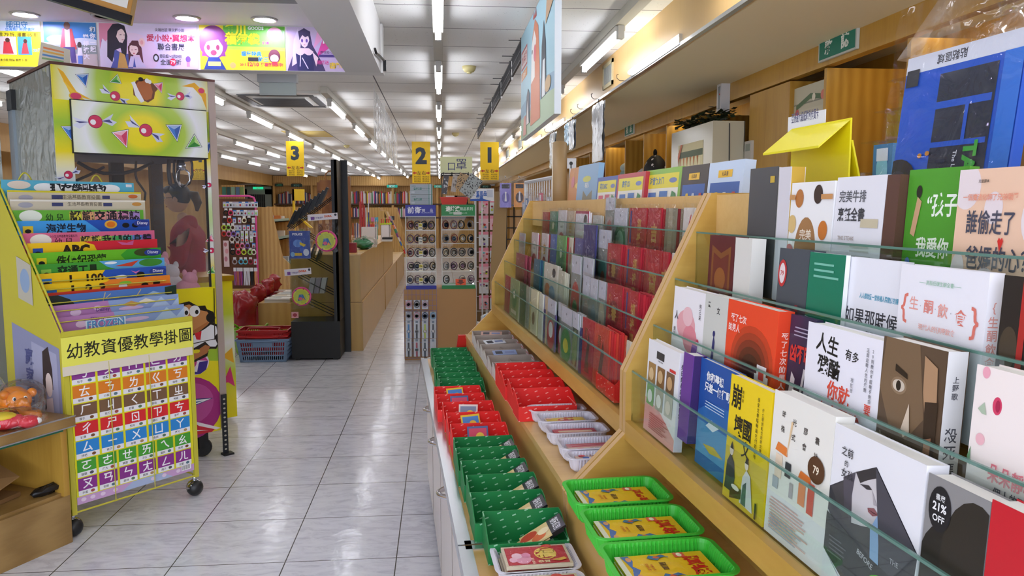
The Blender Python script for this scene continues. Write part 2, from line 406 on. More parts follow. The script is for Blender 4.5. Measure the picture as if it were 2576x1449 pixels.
# ---------------------------------------------------------------- poster row on the cross beam
def poster(px0, px1, label, items, base):
    X, w, h = front(px0, 62, px1, 178, 5.404); X = basis((X[0][3], 5.405, 2.503), (1, 0, 0), (0, 1, 0), (0, 0, 1))
    return sheet('poster', label, 'poster', X, w, 0.283, items, 0.004, base, 'posters on the entrance beam', 0.35)
fig = lambda x, y, s, hair, coat, skin='#f2d2bd': [('e', x, y+0.02, .10*s, .34*s, hair), ('p', [(x-.11*s, y-.75*s), (x-.06*s, y-.22*s), (x+.06*s, y-.22*s), (x+.12*s, y-.75*s)], coat), ('e', x, y, .05*s, .2*s, skin), ('p', [(x-.055*s, y+.05*s), (x-.05*s, y+.24*s), (x+.05*s, y+.24*s), (x+.055*s, y+.05*s), (x, y+.13*s)], hair), ('e', x-.02*s, y, .008*s, .03*s, '#40303a'), ('e', x+.02*s, y, .008*s, .03*s, '#40303a')]
poster(-95, 107, 'yellow discount poster with two small book covers, first in the beam row', [('r', 0, .78, 1, 1, '#dff0ff'), ('t', '細田守', .7, .93, .16, '#2a86c8'), ('t', '台灣角川相關書展', .74, .82, .08, '#2a86c8'), ('t', '小說 79 折, 漫畫 85 折', .68, .7, .1, '#5a4a10', {'w': .58}),
    ('r', .46, .26, .68, .66, '#e8e0d0'), ('r', .7, .26, .88, .66, '#4aa0dc'), ('p', [(.5, .28), (.52, .55), (.6, .55), (.64, .28)], '#b03030'), ('e', .57, .58, .03, .05, '#503020'), ('p', [(.74, .28), (.77, .52), (.82, .52), (.84, .28)], '#a83a34'), ('e', .8, .56, .025, .05, '#503020'), ('t', '20元', .95, .36, .09, '#3a8ad0'), ('t', '單行本小說 特價 書展 優惠', .6, .14, .06, '#6a6010', {'w': .6})], '#f0e828')
poster(108, 247, 'blue sky poster of a red coated figure and a child, second in the beam row', [('r', 0, .55, 1, 1, '#3f86c4'), ('e', .3, .62, .25, .1, '#e4eef6'), ('e', .75, .56, .3, .1, '#dfe9f2'), ('r', 0, 0, 1, .3, '#cfc8bc'), ('r', 0, .3, 1, .5, '#8f9c94'), ('p', [(.3, .42), (.36, .86), (.54, .86), (.62, .4)], '#b3322f'), ('r', .4, .45, .5, .85, '#e8e4e0'), ('p', [(.38, .1), (.36, .45), (.58, .45), (.6, .1), (.5, .1), (.48, .32), (.46, .1)], '#3a3060'), ('e', .45, .92, .06, .09, '#6b4630'), ('e', .67, .5, .04, .07, '#3a2a20'), ('p', [(.62, .25), (.64, .44), (.71, .44), (.73, .25)], '#f0f0f0'), ('r', .63, .08, .72, .26, '#5a7ab8'),
    ('v', '變得強大', .8, .68, .13, '#ffffff', {'b': .03}), ('v', '和你一起', .93, .85, .13, '#ffffff', {'b': .03})], '#e6e2da')
poster(248, 499, 'pale lilac novel fair poster with a long-haired couple, third in the beam row', [('p', [(0, 0), (0, 1), (.2, 1), (.12, 0)], '#d98aa4'), ('e', .3, .3, .3, .5, '#e7d3e6'), ('p', [(0, 0), (.02, .62), (.09, .5), (.2, .36), (.32, .3), (.33, 0)], '#4f5aa0'), ('p', [(0, .4), (.03, .66), (.09, .52), (.14, .2), (.1, .0), (0, 0)], '#e9e4f2'), ('p', [(.07, .25), (.085, .82), (.14, .98), (.2, 1), (.26, .95), (.285, .72), (.27, .35), (.24, .12), (.21, .45), (.15, .4), (.12, .12)], '#241c2c'), ('p', [(.165, .88), (.235, .9), (.262, .78), (.258, .66), (.232, .56), (.2, .58), (.172, .7)], '#f0dad0'), ('p', [(.14, .96), (.26, .95), (.28, .74), (.255, .84), (.225, .88), (.19, .83), (.165, .66)], '#241c2c'), ('p', [(.2, .74), (.225, .76), (.225, .735)], '#3a2430'), ('p', [(.242, .74), (.258, .755), (.256, .73)], '#3a2430'), ('l', .226, .63, .246, .64, .012, '#b8606a'), ('p', [(.17, .0), (.2, .36), (.25, .3), (.28, 0)], '#c9a04c'), ('p', [(.29, .02), (.285, .48), (.33, .62), (.39, .62), (.425, .46), (.44, .05), (.4, .3), (.34, .3)], '#5a2830'), ('p', [(.305, .5), (.35, .54), (.385, .5), (.39, .38), (.36, .29), (.32, .31), (.3, .4)], '#f6e0d6'), ('p', [(.3, .55), (.34, .6), (.4, .56), (.4, .44), (.37, .5), (.33, .51)], '#5a2830'), ('l', .32, .41, .335, .41, .014, '#7a2838'), ('l', .355, .42, .375, .42, .014, '#7a2838'), ('e', .345, .335, .008, .014, '#c84a58'), ('p', [(.28, .02), (.31, .27), (.39, .25), (.47, .02)], '#dcd4ea'), ('p', [(.33, .02), (.345, .24), (.36, .02)], '#4a5aa8'), ('e', .43, .58, .032, .1, '#f2d4cc'), ('e', .43, .58, .016, .05, '#e8a8a4'),
    ('t', '尖端出版 華文輕小說', .72, .87, .085, '#55505a', {'w': .3}), ('t', '愛小說•翼想本', .73, .69, .17, '#b8304a', {'w': .5, 'b': .02}), ('t', '聯合書展', .73, .49, .17, '#3c3a4a', {'w': .28}), ('t', '即日起～2月29日', .72, .28, .09, '#333340', {'w': .22}), ('t', '全面', .67, .15, .13, '#333340'), ('e', .742, .15, .034, .085, '#c02040'), ('t', '79', .742, .15, .11, '#ffffff', {'b': .03}), ('t', '折', .80, .15, .13, '#333340'), ('e', .57, .24, .03, .09, '#3a2c30'), ('e', .57, .24, .018, .055, '#dfe6ee'), ('e', .9, .22, .025, .07, '#7050a0'), ('r', .885, .06, .915, .16, '#e090a0')], '#dfd6ec')
poster(500, 719, 'green and yellow lucky bag poster with a purple haired girl', [('r', 0, 0, 1, .46, '#f3e52e'), ('r', .28, .5, 1, 1, '#63b73a'), ('p', [(.28, .46), (1, .44), (1, .52), (.28, .54)], '#a6d33c'), ('e', .16, .62, .17, .38, '#8d3f86'), ('p', [(.02, .3), (.05, .62), (.27, .62), (.3, .3)], '#8d3f86'), ('e', .16, .5, .11, .24, '#f7dfd3'), ('p', [(.05, .5), (.06, .86), (.26, .86), (.28, .5), (.22, .68), (.14, .66), (.08, .62)], '#94468e'), ('e', .1, .5, .02, .06, '#8a2a50'), ('e', .21, .5, .02, .06, '#8a2a50'), ('e', .16, .38, .035, .06, '#d04058'), ('p', [(.04, 0), (.1, .28), (.22, .28), (.3, 0)], '#27407e'), ('r', .09, .08, .24, .18, '#ecd27a'), ('e', .38, .1, .035, .07, '#e0b868'),
    ('t', '角川', .42, .92, .24, '#f4ee30', {'b': .05}), ('t', 'GOODS', .66, .95, .1, '#ffffff', {'b': .04}), ('t', '福氣袋', .5, .7, .26, '#f6ef2c', {'b': .05}), ('t', '3.38', .77, .62, .09, '#e02878', {'b': .03}), ('e', .88, .83, .09, .15, '#f3b8c4'), ('e', .88, .8, .055, .1, '#fbe6dc'), ('t', '福氣特典', .6, .37, .12, '#2f8ad0', {'w': .24, 'b': .03}), ('t', '壯三', .74, .25, .12, '#2f8ad0', {'b': .03}), ('r', .56, .2, .68, .29, '#2a2a2a'), ('e', .87, .32, .07, .16, '#5a2d30'), ('e', .87, .27, .05, .09, '#fbe6dc'), ('r', .84, .12, .9, .2, '#c03030'), ('t', '2015', .5, .12, .07, '#c8303a', {'b': .03}), ('t', '12/10', .62, .13, .12, '#c8303a', {'b': .04}), ('t', '超福氣熱賣中!', .84, .13, .09, '#c8303a', {'w': .26, 'b': .04})], '#f0e030')
poster(720, 868, 'lilac poster of a long haired girl in a dark dress', [('p', [(.5, .3), (1, .8), (1, 1), (.7, 1)], '#d84a98'), ('p', [(.45, .5), (.8, 1), (.55, 1)], '#e9a9cc'), ('p', [(.0, 0), (.14, .5), (.2, .86), (.3, .98), (.4, .9), (.44, .6), (.6, .2), (.66, 0)], '#3d3558'), ('p', [(.08, .1), (.12, .7), (.2, .98), (.24, .6), (.2, .2)], '#ddd4e4'), ('p', [(.23, .84), (.37, .84), (.39, .7), (.35, .57), (.31, .53), (.26, .57), (.22, .7)], '#f4e2dc'), ('p', [(.2, .9), (.3, .97), (.41, .9), (.41, .7), (.37, .8), (.32, .77), (.27, .82), (.22, .7)], '#3d3558'), ('e', .265, .69, .018, .04, '#6a4a9a'), ('e', .345, .69, .018, .04, '#6a4a9a'), ('l', .29, .595, .32, .595, .012, '#c86a78'), ('p', [(.14, .46), (.24, .52), (.38, .52), (.46, .44), (.42, .36), (.18, .36)], '#f0dad4'), ('p', [(.18, 0), (.15, .4), (.24, .34), (.3, .4), (.38, .34), (.44, .4), (.46, 0)], '#22244a'), ('l', .24, .5, .22, .1, .02, '#e8dfe8'), ('l', .26, .3, .36, .05, .02, '#e8dfe8'), ('p', [(.44, .44), (.54, .3), (.5, .1), (.46, .3)], '#f0dad4'), ('r', .55, .32, 1, .38, '#4a3a78'), ('t', '即日起~凡購書', .75, .43, .07, '#54406a', {'w': .4}), ('t', 'P角川', .8, .72, .22, '#ffffff', {'w': .35, 'b': .04}), ('t', '隨機送', .62, .2, .1, '#e04090', {'w': .2}), ('t', '書籤', .84, .13, .14, '#f4d030', {'b': .05})], '#cdbcd8')
# ================================================================ counters and the display racks on them
Z1, Z2, ZR = 0.74, 0.885, 1.05
USTEP, UBACK = -0.165, 0.62
M_LAM = mat('#d5c8c0', 0.18); GLASS = clear('#f6fbf9', 0.012, 0.02, fr=0.12); GEDGE = mat('#5d8478', 0.15, 0, 0.8); ACR = clear('#f8faf9', 0.02, 0.02, fr=0.15)
def counter(v0, v1, label, handles):
    t = thing('display_counter', label, 'counter', CF)
    g = G(); g.box(0.032, 0.62, v0, v1, 0.05, Z1-0.03, M_LAM); g.box(0.07, 0.6, v0, v1, 0.0, 0.05, mat('#4b4038', 0.6)); g.done('cabinet_body', t)
    g = G(); g.box(0.012, 0.66, v0, v1, Z1-0.03, Z1, W_PALE); g.done('worktop', t)
    g = G(); g.box(0.0, 0.018, v0, v1, Z1-0.036, Z1+0.003, STEEL); g.box(0.018, 0.035, v0, v1, Z1, Z1+0.003, STEEL)
    for v in (v0, v1-0.022): g.box(0.018, 0.24, v, v+0.022, Z1, Z1+0.003, STEEL)
    g.done('edge_trim', t, None).__setitem__('label', 'metal edge trim')
    for i, v in enumerate(handles):
        v = min(max(v, v0+.1), v1-.1)
        g = G(); pts = [(0.034-0.045*math.sin(PI*k/12), v-0.06+0.12*k/12, Z1-0.11) for k in range(13)]
        g.tube(pts, 0.009, CHROME, 8); g.done('handle', t, None, True)['label'] = 'chrome bow handle'
    for i, v in enumerate([v0+(v1-v0)*k/4 for k in (1, 2, 3)]):
        g = G(); g.box(0.0305, 0.0325, v-0.002, v+0.002, 0.06, Z1-0.04, mat('#8a7f78', 0.5)); g.done('door_gap', t)
    return t
def ctop(px, py, z): q = CF.inverted() @ at(px, py, z=z); return q.x, q.y
hv = []
for px, py in ((1062, 1030), (1085, 1110), (1110, 1240)):
    hv.append(ctop(px+14, py, Z1-0.11)[1])
counter(1.92, 4.44, 'pale laminate counter with chrome handles carrying the green and red paper boxes', hv)
counter(0.45, 1.912, 'pale laminate counter end nearest the camera below the green trays', [ctop(1146, 1412, Z1-0.11)[1]])

SL = 0.48   # how far the racks lean back per metre of height
def uf(z): return max(0.0, (z-1.18)*SL)
def rack(v0, v1, label, tiers, mwood):
    t = thing('display_rack', label, 'display rack', KF)
    prof = [(USTEP, Z2-0.02), (-0.012, 1.02), (-0.012, 1.18), (uf(1.637)-0.012, 1.637), (UBACK, 1.637), (UBACK, Z1+0.002), (USTEP+0.01, Z1+0.002)]
    Mp = Matrix(((1, 0, 0, 0), (0, 0, -1, 0), (0, 1, 0, 0), (0, 0, 0, 1)))   # (x,y)->(u,z), pushed along -v
    for v in (v1, v0+0.022):
        g = G(); g.prism(prof, -0.0, 0.022, mwood, TR(0, v, 0) @ Mp, mat('#c9a26c', 0.45)); g.done('side_panel', t)
    a, b = v0+0.022, v1-0.022
    g = G(); g.box(USTEP, UBACK, a, b, Z2-0.02, Z2, W_PALE); g.done('step_shelf', t)
    g = G(); g.box(USTEP+0.004, USTEP+0.02, a, b, Z1+0.002, Z2-0.02, W_CTR); g.done('step_front', t)
    g = G(); g.box(0.10, 0.112, a, b, Z2, ZR-0.022, mwood); g.done('riser_board', t)
    g = G(); g.box(-0.012, 0.008, a, b, ZR-0.045, ZR+0.004, mwood); g.box(0.008, 0.112, a, b, ZR-0.02, ZR-0.002, mwood); g.done('base_rail', t)
    # stepped pockets and leaning back
    for i in range(tiers):
        z = ZR+0.118*i; u = 0.055*i
        if i: g = G(); g.box(u+0.012, u+0.066, a, b, z-0.008, z, ACR if mwood is W_RACK else mwood); g.done('pocket_floor', t)
        g = G(); g.box(u+0.004, u+0.008, a, b, z+0.004, z+0.134, GLASS); g.box(u+0.0038, u+0.0082, a, b, z+0.131, z+0.135, GEDGE)
        g.done('glass_front', t)['label'] = 'greenish glass front of one tier'
    g = G(); g.hexa([(0.075, a, ZR), (0.09, a, ZR), (0.09, b, ZR), (0.075, b, ZR), (0.255, a, 1.50), (0.27, a, 1.50), (0.27, b, 1.50), (0.255, b, 1.50)], mwood)
    g.box(0.222, 0.238, a, b, 1.5, 1.632, W_PALE); g.box(0.238, UBACK, a, b, 1.54, 1.555, W_PALE); g.done('back_panel', t)
    g = G(); g.box(UBACK-0.015, UBACK, a, b, Z2, 1.54, mwood); g.done('rear_board', t)
    return t
VD = 1.955
rack(VD+0.003, 4.42, 'honey wood tiered rack full of red envelopes and cards, far side of divider', 4, W_RACK)
rack(0.42, VD-0.003, 'honey wood tiered book rack with glass fronts, near side of divider', 4, W_RACK)

# ---------------------------------------------------------------- paper boxes
def m_print(c1, c2, name):
    m, nd, lk, b = graph(name, 0.5)
    tc = nd('TexCoord'); mp = nd('Mapping'); mp.inputs['Rotation'].default_value = (0, R(20), 0); lk(tc, 'Object', mp, 0)
    sp = nd('SeparateXYZ'); lk(mp, 0, sp, 0)
    a = grid_lines(nd, lk, sp, 'X', 0, 0.034, 0.010); c = grid_lines(nd, lk, sp, 'Z', 0, 0.02, 0.0034)
    mm = nd('Math', operation='MULTIPLY'); lk(a, 0, mm, 0); lk(c, 0, mm, 1)
    m1 = nd('Mix', data_type='RGBA'); lk(mm, 0, m1, 0); m1.inputs[6].default_value = lin(c1); m1.inputs[7].default_value = lin(c2); lk(m1, 2, b, 'Base Color')
    return m
P_GREEN = m_print('#0f7a3c', '#8fc3a0', 'green_printed_card'); P_RED = m_print('#e2231f', '#f39a90', 'red_printed_card'); P_GREY = mat('#a3968c', 0.8); P_WHT = m_print('#d8d0cc', '#d24038', 'white_red_card')
def paper_box_mesh(w, d, hb, hf, mo, mi, divide):
    g = G(); t = 0.0025
    prof = [(0, 0), (d, 0), (d, hf), (d*0.93, hf+(hb-hf)*0.06), (d*0.8, hf+(hb-hf)*0.2), (d*0.55, hf+(hb-hf)*0.62), (d*0.3, hf+(hb-hf)*0.93), (d*0.16, hb), (0, hb)]
    # local: x across, y towards far (back wall at y = d) ; profile runs from back to front
    Ml = Matrix(((0, 0, 1, 0), (-1, 0, 0, d), (0, 1, 0, 0), (0, 0, 0, 1)))
    g.prism(prof, 0, t, mo, Ml, mi); g.prism(prof, w-t, w, mo, Ml, mi)
    g.box(t, w-t, d-t, d, 0, hb, mo); g.box(t, w-t, 0, t, 0, hf, mo); g.box(t, w-t, t, d-t, 0, t, mi)
    if mi is not mo: g.box(t, w-t, d-2*t, d-t, 0, hb, mi); g.box(t, w-t, t, 1.6*t, 0, hf-0.001, mi)
    if divide: g.box(w*0.47, w*0.47+t, t, d-t, t, hf*1.25, mi)
    return g
BOXP = {}
def paper_box(px, py, z, w, col, row, desc, hb=0.1, F=CF, du=0.0, d=0.13):
    mo, mi = {'green': (P_GREEN, P_GREEN), 'red': (P_RED, P_RED), 'grey': (P_WHT, P_GREY)}[col]
    hf = hb*0.5; k = (col, w, hb, d)
    if k not in BOXP: BOXP[k] = paper_box_mesh(w, d, hb, hf, mo, mi, col == 'grey')
    p = at(px, py, z=z+hb); q = F.inverted() @ p
    o = BOXP[k].done('paper_box', None, F @ TR(q.x+du, q.y-d, z+0.001) @ RZ(rr(-1.5, 1.5)))
    tag(o, 'x', 'box', 'open paper boxes on the counter'); reg(o, row, desc, 'from the camera'); return o, q
cnt_boxes = []
def spaced(L, z, row, hb, w, F=CF, dmin=0.09):
    # L : (px, py, colour) from near to far, back top left corner of each box; depth follows the gap to the next one
    Q = []
    for px, py, c in L:
        q = F.inverted() @ at(px, py, z=z+hb); Q.append((q.x, q.y, c))
    for i, (u, v, c) in enumerate(Q):
        d = 0.125 if i == 0 else max(0.055, min(0.14, v-Q[i-1][1]-0.006))
        mo, mi = {'green': (P_GREEN, P_GREEN), 'red': (P_RED, P_RED), 'grey': (P_WHT, P_GREY)}[c]
        hh = .062 if c == 'grey' else hb
        o = paper_box_mesh(w, d, hh, hh*0.6, mo, mi, c == 'grey').done('paper_box', None, F @ TR(u, v-d, z+0.001))
        tag(o, 'x', 'box', 'open paper boxes on the counter')
        reg(o, row, {'green': 'green printed paper box', 'red': 'red printed paper box', 'grey': 'grey lined paper box'}[c], 'from the camera')
        cnt_boxes.append((o, u, v, d, z, c, F))
spaced([(1213, 1288, 'green'), (1181, 1240, 'green'), (1172, 1196, 'green'), (1158, 1160, 'green'), (1145, 1128, 'green'), (1140, 1101, 'green'),
        (1132, 1067, 'red'), (1122, 1039, 'red'), (1112, 1012, 'red'), (1096, 992, 'red'), (1091, 973, 'red'),
        (1103, 953, 'green'), (1099, 939, 'green'), (1092, 925, 'green'), (1095, 912, 'green'), (1091, 899, 'green'), (1088, 887, 'green'), (1083, 876, 'green')],
       Z1, 'on the lower counter', 0.085, 0.20)
spaced([(1290, 978, 'red'), (1276, 953, 'red'), (1258, 933, 'red'), (1246, 914, 'red'), (1238, 898, 'grey'), (1226, 882, 'grey'), (1216, 868, 'grey'), (1208, 855, 'grey'), (1200, 844, 'grey'), (1192, 833, 'grey'), (1187, 822, 'grey')],
       Z2, 'on the upper step', 0.085, 0.20, CF)
# ---------------------------------------------------------------- ribbed plastic trays
def tray_mesh(w, d, h, m, rib=0.0022, period=0.0085):
    g = G(); r = 0.022
    def ring(off, z, ribs):
        P = []
        X0, X1, Y0, Y1 = -off, w+off, -off, d+off; rad = r+off
        path = [((X0+rad, Y0), (X1-rad, Y0)), ((X1, Y0+rad), (X1, Y1-rad)), ((X1-rad, Y1), (X0+rad, Y1)), ((X0, Y1-rad), (X0, Y0+rad))]
        cen = [(X1-rad, Y0+rad), (X1-rad, Y1-rad), (X0+rad, Y1-rad), (X0+rad, Y0+rad)]
        nor = [(0, -1), (1, 0), (0, 1), (-1, 0)]
        for s_, (a, b) in enumerate(path):
            L0 = [w-2*r, d-2*r][s_ % 2]; n = max(4, int(L0/period)*4)
            for k in range(n+1):
                f = k/n; o = (rib*(1 if (k//2) % 2 else -1)) if ribs and 0 < k < n else 0
                P.append((a[0]+(b[0]-a[0])*f+nor[s_][0]*o, a[1]+(b[1]-a[1])*f+nor[s_][1]*o, z))
            a0 = math.atan2(nor[s_][1], nor[s_][0])
            for k in range(1, 6):
                q = a0+PI/2*k/6; P.append((cen[s_][0]+rad*math.cos(q), cen[s_][1]+rad*math.sin(q), z))
        return P
    rings = [ring(-0.012, 0.0, False), ring(-0.008, h*0.12, True), ring(-0.001, h*0.86, True), ring(0.001, h*0.93, False), ring(0.008, h*0.95, False), ring(0.008, h, False), ring(-0.001, h, False), ring(-0.004, h*0.86, True), ring(-0.011, h*0.15, True), ring(-0.014, 0.003, False)]
    n = len(rings[0]); V = [p for R_ in rings for p in R_]
    F = [(i*n+j, i*n+(j+1) % n, (i+1)*n+(j+1) % n, (i+1)*n+j) for i in range(len(rings)-1) for j in range(n)]
    F += [tuple(reversed(range(n))), tuple(range((len(rings)-1)*n, len(rings)*n))]
    return g.mesh(V, F, m)
GREEN_PL = mat('#3fc23a', 0.35, 0, 0.5); WHITE_PL = mat('#d9d6e2', 0.3, 0, 0.5)
SHINE = clear('#ffffff', 0.04, 0.05, 0.5, 22, fr=0.25)
def tray(M, w, d, h, m, label, group): o = tray_mesh(w, d, h, m).done('plastic_tray', None, M); return tag(o, label, 'tray', group)
def flat_card(M, w, d, items, base, label, group, th=0.006, bag=True):
    """greeting card lying flat: local x across, y away from the viewer, with a clear sleeve"""
    t = thing('greeting_card', label, 'card', M, group)
    g = G(); g.box(0, w, 0, d, 0, th, mat(base, 0.35)); g.art(items, w, d, basis((0, 0, th), (1, 0, 0), (0, 0, -1), (0, 1, 0)), 0.0002, 0.35); g.done('printed_card', t)
    if bag:
        g = G(); n = 10; V = []; F = []
        for j in range(n+1):
            for i in range(n+1):
                V.append((-0.002+(w+0.004)*i/n, -0.002+(d+0.005)*j/n, th+0.0012+rr(0, 0.0018)))
        F = [(j*(n+1)+i, j*(n+1)+i+1, (j+1)*(n+1)+i+1, (j+1)*(n+1)+i) for j in range(n) for i in range(n)]
        g.mesh(V, F, SHINE); g.done('clear_sleeve', t, None, True)
    return t
def yellow_card(title, rows):
    it = [('r', 0, 0, .06, 1, '#e6e6cf'), ('p', [(.06, .02), (.08, .3), (.11, .5), (.09, .75), (.06, .98), (.15, .98), (.17, .8), (.13, .6), (.19, .45), (.14, .3), (.18, .02)], '#4a6fb4'), ('e', .13, .85, .03, .08, '#e8a070'), ('e', .14, .2, .03, .1, '#e8a070')]
    it += [('v', title, .83, .72 if len(title) > 2 else .66, .22 if len(title) > 2 else .34, '#d01f1f', {'b': .04, 'gap': 1.02, 'sx': .9}), ('v', '聖旨', .47 if rows else .5, .6, .13, '#5b3312', {'b': .03}), ('r', .66, .8, .78, .98, '#e45a4a'), ('e', .72, .89, .03, .07, '#f2e7c8')]
    for a, y in ((.42, .84), (.45, .14)):
        it += [('p', [(a-.08, y), (a-.04, y+.1), (a+.02, y+.04), (a+.1, y+.1), (a+.14, y+.02), (a+.06, y-.02), (a+.02, y-.1), (a-.04, y-.05)], '#3d6d9c'), ('p', [(a-.02, y), (a+.02, y+.05), (a+.07, y), (a+.02, y-.05)], '#c9542f'), ('l', a+.1, y+.08, a+.16, y-.03, .02, '#3d6d9c')]
    it += [('v', '如意吉祥', .28, .6, .06, '#b33020'), ('v', '萬事亨通', .33, .55, .05, '#b33020')]
    return it
def tray_at(px, py, z, h):   # far-left rim corner
    return CF.inverted() @ at(px, py, z=z+h)
TR_G = []
for i, (px, py, title, lab) in enumerate([(1418, 1206, '賀新年', 'farthest green tray, against the wooden divider'), (1462, 1279, '賀年', 'middle green plastic tray of yellow cards'), (1510, 1365, '賀歲', 'nearest green plastic tray of yellow cards')]):
    q = tray_at(px, py, Z2, 0.055); d = 0.152; w = 0.222
    M = CF @ TR(q.x, q.y-d, Z2+0.001)
    tray(M, w, d, 0.05, GREEN_PL, lab, 'green plastic trays on the step')
    for j in range(3):
        flat_card(M @ TR(0.02+0.002*j, 0.02-0.001*j, 0.007+0.0095*j) @ RZ(-1+j), 0.178, 0.112, yellow_card(title, i != 1), '#efc31d', ['bottom', 'middle', 'top'][j]+' yellow new year card in the '+['farthest', 'middle', 'nearest'][i]+' green tray', 'yellow new year cards', 0.006, j == 2)
def red_card(k):
    it = [('r', .04, .06, .96, .94, '#b01c2c'), ('r', .05, .08, .95, .92, '#c8283a')]
    if k == 0: it += [('e', .5, .5, .26, .42, '#e8c060'), ('e', .5, .5, .235, .38, '#c8283a'), ('t', '福壽康寧', .5, .5, .3, '#f0d070', {'w': .38, 'b': .04}), ('e', .15, .8, .04, .06, '#f0d070')]
    elif k == 1: it = [('r', .03, .05, .97, .95, '#f0cf3c'), ('e', .45, .55, .14, .26, '#cc3a2a'), ('e', .6, .5, .1, .2, '#cc3a2a'), ('e', .42, .62, .05, .1, '#f4dcc0'), ('e', .6, .6, .04, .09, '#f4dcc0'), ('e', .35, .4, .06, .1, '#e08a30'), ('r', .5, .82, .72, .95, '#d84030'), ('t', '吉祥', .61, .885, .1, '#f8e8d0'), ('e', .1, .8, .08, .14, '#e9b8a0')]
    elif k == 2: it += [('p', [(.1, .7), (.9, .7), (.9, .4), (.1, .45)], '#e6c9a8'), ('t', '恭賀新禧', .5, .25, .22, '#e8d0a0', {'w': .5})]
    elif k == 3: it = [('r', 0, .5, 1, 1, '#d8868c'), ('p', [(.1, .65), (.9, .85), (.92, .75), (.1, .55)], '#c02840'), ('p', [(.08, .9), (.8, .95), (.85, .88), (.1, .84)], '#c02840'), ('t', '二月卡', .62, .28, .22, '#3a2020', {'w': .35}), ('e', .25, .25, .1, .1, '#e0607a')]
    elif k == 4: it = [('r', 0, 0, 1, 1, '#d8b09a')]+[('e', rr(.1, .9), rr(.1, .9), .07, .12, random.choice(['#d03030', '#3060b0', '#e0a030', '#f0e8e0', '#4090a0'])) for _ in range(24)]
    else: it += [('e', .28, .35, .13, .24, '#e9a0b8'), ('e', .2, .5, .08, .14, '#f2c9d6'), ('e', .34, .5, .07, .13, '#e48fb0'), ('e', .13, .3, .06, .12, '#f0b8cc'), ('e', .64, .55, .17, .3, '#e8c24a'), ('e', .64, .55, .145, .255, '#b8182a'), ('t', '福' if k == 5 else '財', .64, .55, .42, '#f1d060', {'b': .05}), ('e', .7, .9, .08, .09, '#d84030'), ('t', '恭賀', .58, .14, .14, '#e8d8a0'), ('p', [(.7, .2), (.9, .3), (.94, .2), (.8, .12)], '#d8a840'), ('v', '新年快樂', .42, .3, .07, '#f4dcc0')]
    return it
for i, (px, py, nm) in enumerate([(1340, 1012, 'farthest'), (1347, 1040, 'second'), (1378, 1065, 'third'), (1400, 1103, 'fourth'), (1424, 1145, 'nearest')]):
    q = tray_at(px, py, Z2, 0.04); d = [.084, .105, .1, .105, .09][i]; w = 0.182
    q.x = 0.298+0.004*i; q.y -= 0.014+(.028 if i == 0 else 0)
    if i == 4: d = .065; q.y = max(q.y, 2.0+d)
    M = CF @ TR(q.x, q.y-d, Z2+0.001+0.004*(i % 2))
    tray(M, w, d, 0.04, WHITE_PL, nm+' white ribbed tray on the upper step', 'white plastic trays')
    for j in range(2):
        flat_card(M @ TR(0.022+0.002*j, 0.017, 0.008+0.0125*j) @ RZ(-.5+j), w-0.05, 0.066, red_card(i), '#c8283a' if i in (0, 2) else '#e6d2c4', ['lower', 'upper'][j]+' '+['red gilt', 'yellow', 'wooden', 'pink', 'speckled'][i]+' card in the '+nm+' white tray', 'cards in the white trays', 0.007, j == 1)
for i, (px, py, nm) in enumerate([(1226, 1362, 'far'), (1246, 1420, 'near')]):
    q = tray_at(px, py, Z1, 0.04); d = 0.14; w = 0.185
    if i: q.y = qprev-0.152
    else: q.y -= 0.04; q.x += 0.006
    qprev = q.y
    M = CF @ TR(q.x-0.004*i, q.y-d, Z1+0.004)
    tray(M, w, d, 0.04, WHITE_PL, nm+' white ribbed tray at the near end of the lower counter', 'white plastic trays')
    for j in range(3):
        flat_card(M @ TR(0.014+0.002*j, 0.016, 0.01+0.0135*j) @ RZ(.5-.5*j), 0.155, 0.104, red_card(5+i), '#d9cbb0', ['lowest', 'middle', 'top'][j]+' red peony card in the '+nm+' tray on the lower counter', 'red peony cards', 0.008, j == 2)
# ================================================================ cards and red envelopes on the far rack
XF = lambda u, v, z, lean=8, yaw=0: KF @ TR(u, v, z) @ RZ(-90+yaw) @ RX(-lean)    # sheet: x towards the camera end, z up, leaning back
SLEEVE = clear('#ffffff', 0.10, 0.08, 1.0, 20, fr=0.4)
TIERN = ['lowest', 'second', 'third', 'top']
def c2(x, y): return 1240+x/2.786, 380+y/2.786
RED_ = ['#b32434', '#a01e2e', '#c02c3a']
def red_art(k, base='#a81d28'):
    gold = '#c99a4e'
    A = [[('v', '福祿壽', .6, .72, .2, gold, {'b': .03}), ('r', .06, .4, .16, .95, '#3a3f86')],
         [('t', '吉', .5, .6, .3, gold, {'b': .04}), ('e', .5, .3, .25, .1, '#8a1420')],
         [('e', .5, .55, .32, .2, '#8a1420'), ('t', '春', .5, .55, .26, gold, {'b': .04}), ('v', '大吉大利', .2, .8, .1, gold)],
         [('p', [(.3, .1), (.45, .5), (.6, .8), (.7, .6), (.6, .3), (.75, .1)], '#5a2a1a'), ('t', '喜', .35, .75, .22, '#7a3a14')],
         [('r', .15, .2, .85, .8, '#c1303a'), ('t', '賀', .5, .5, .35, gold, {'b': .03})]]
    return A[k % 5]
PL = {}
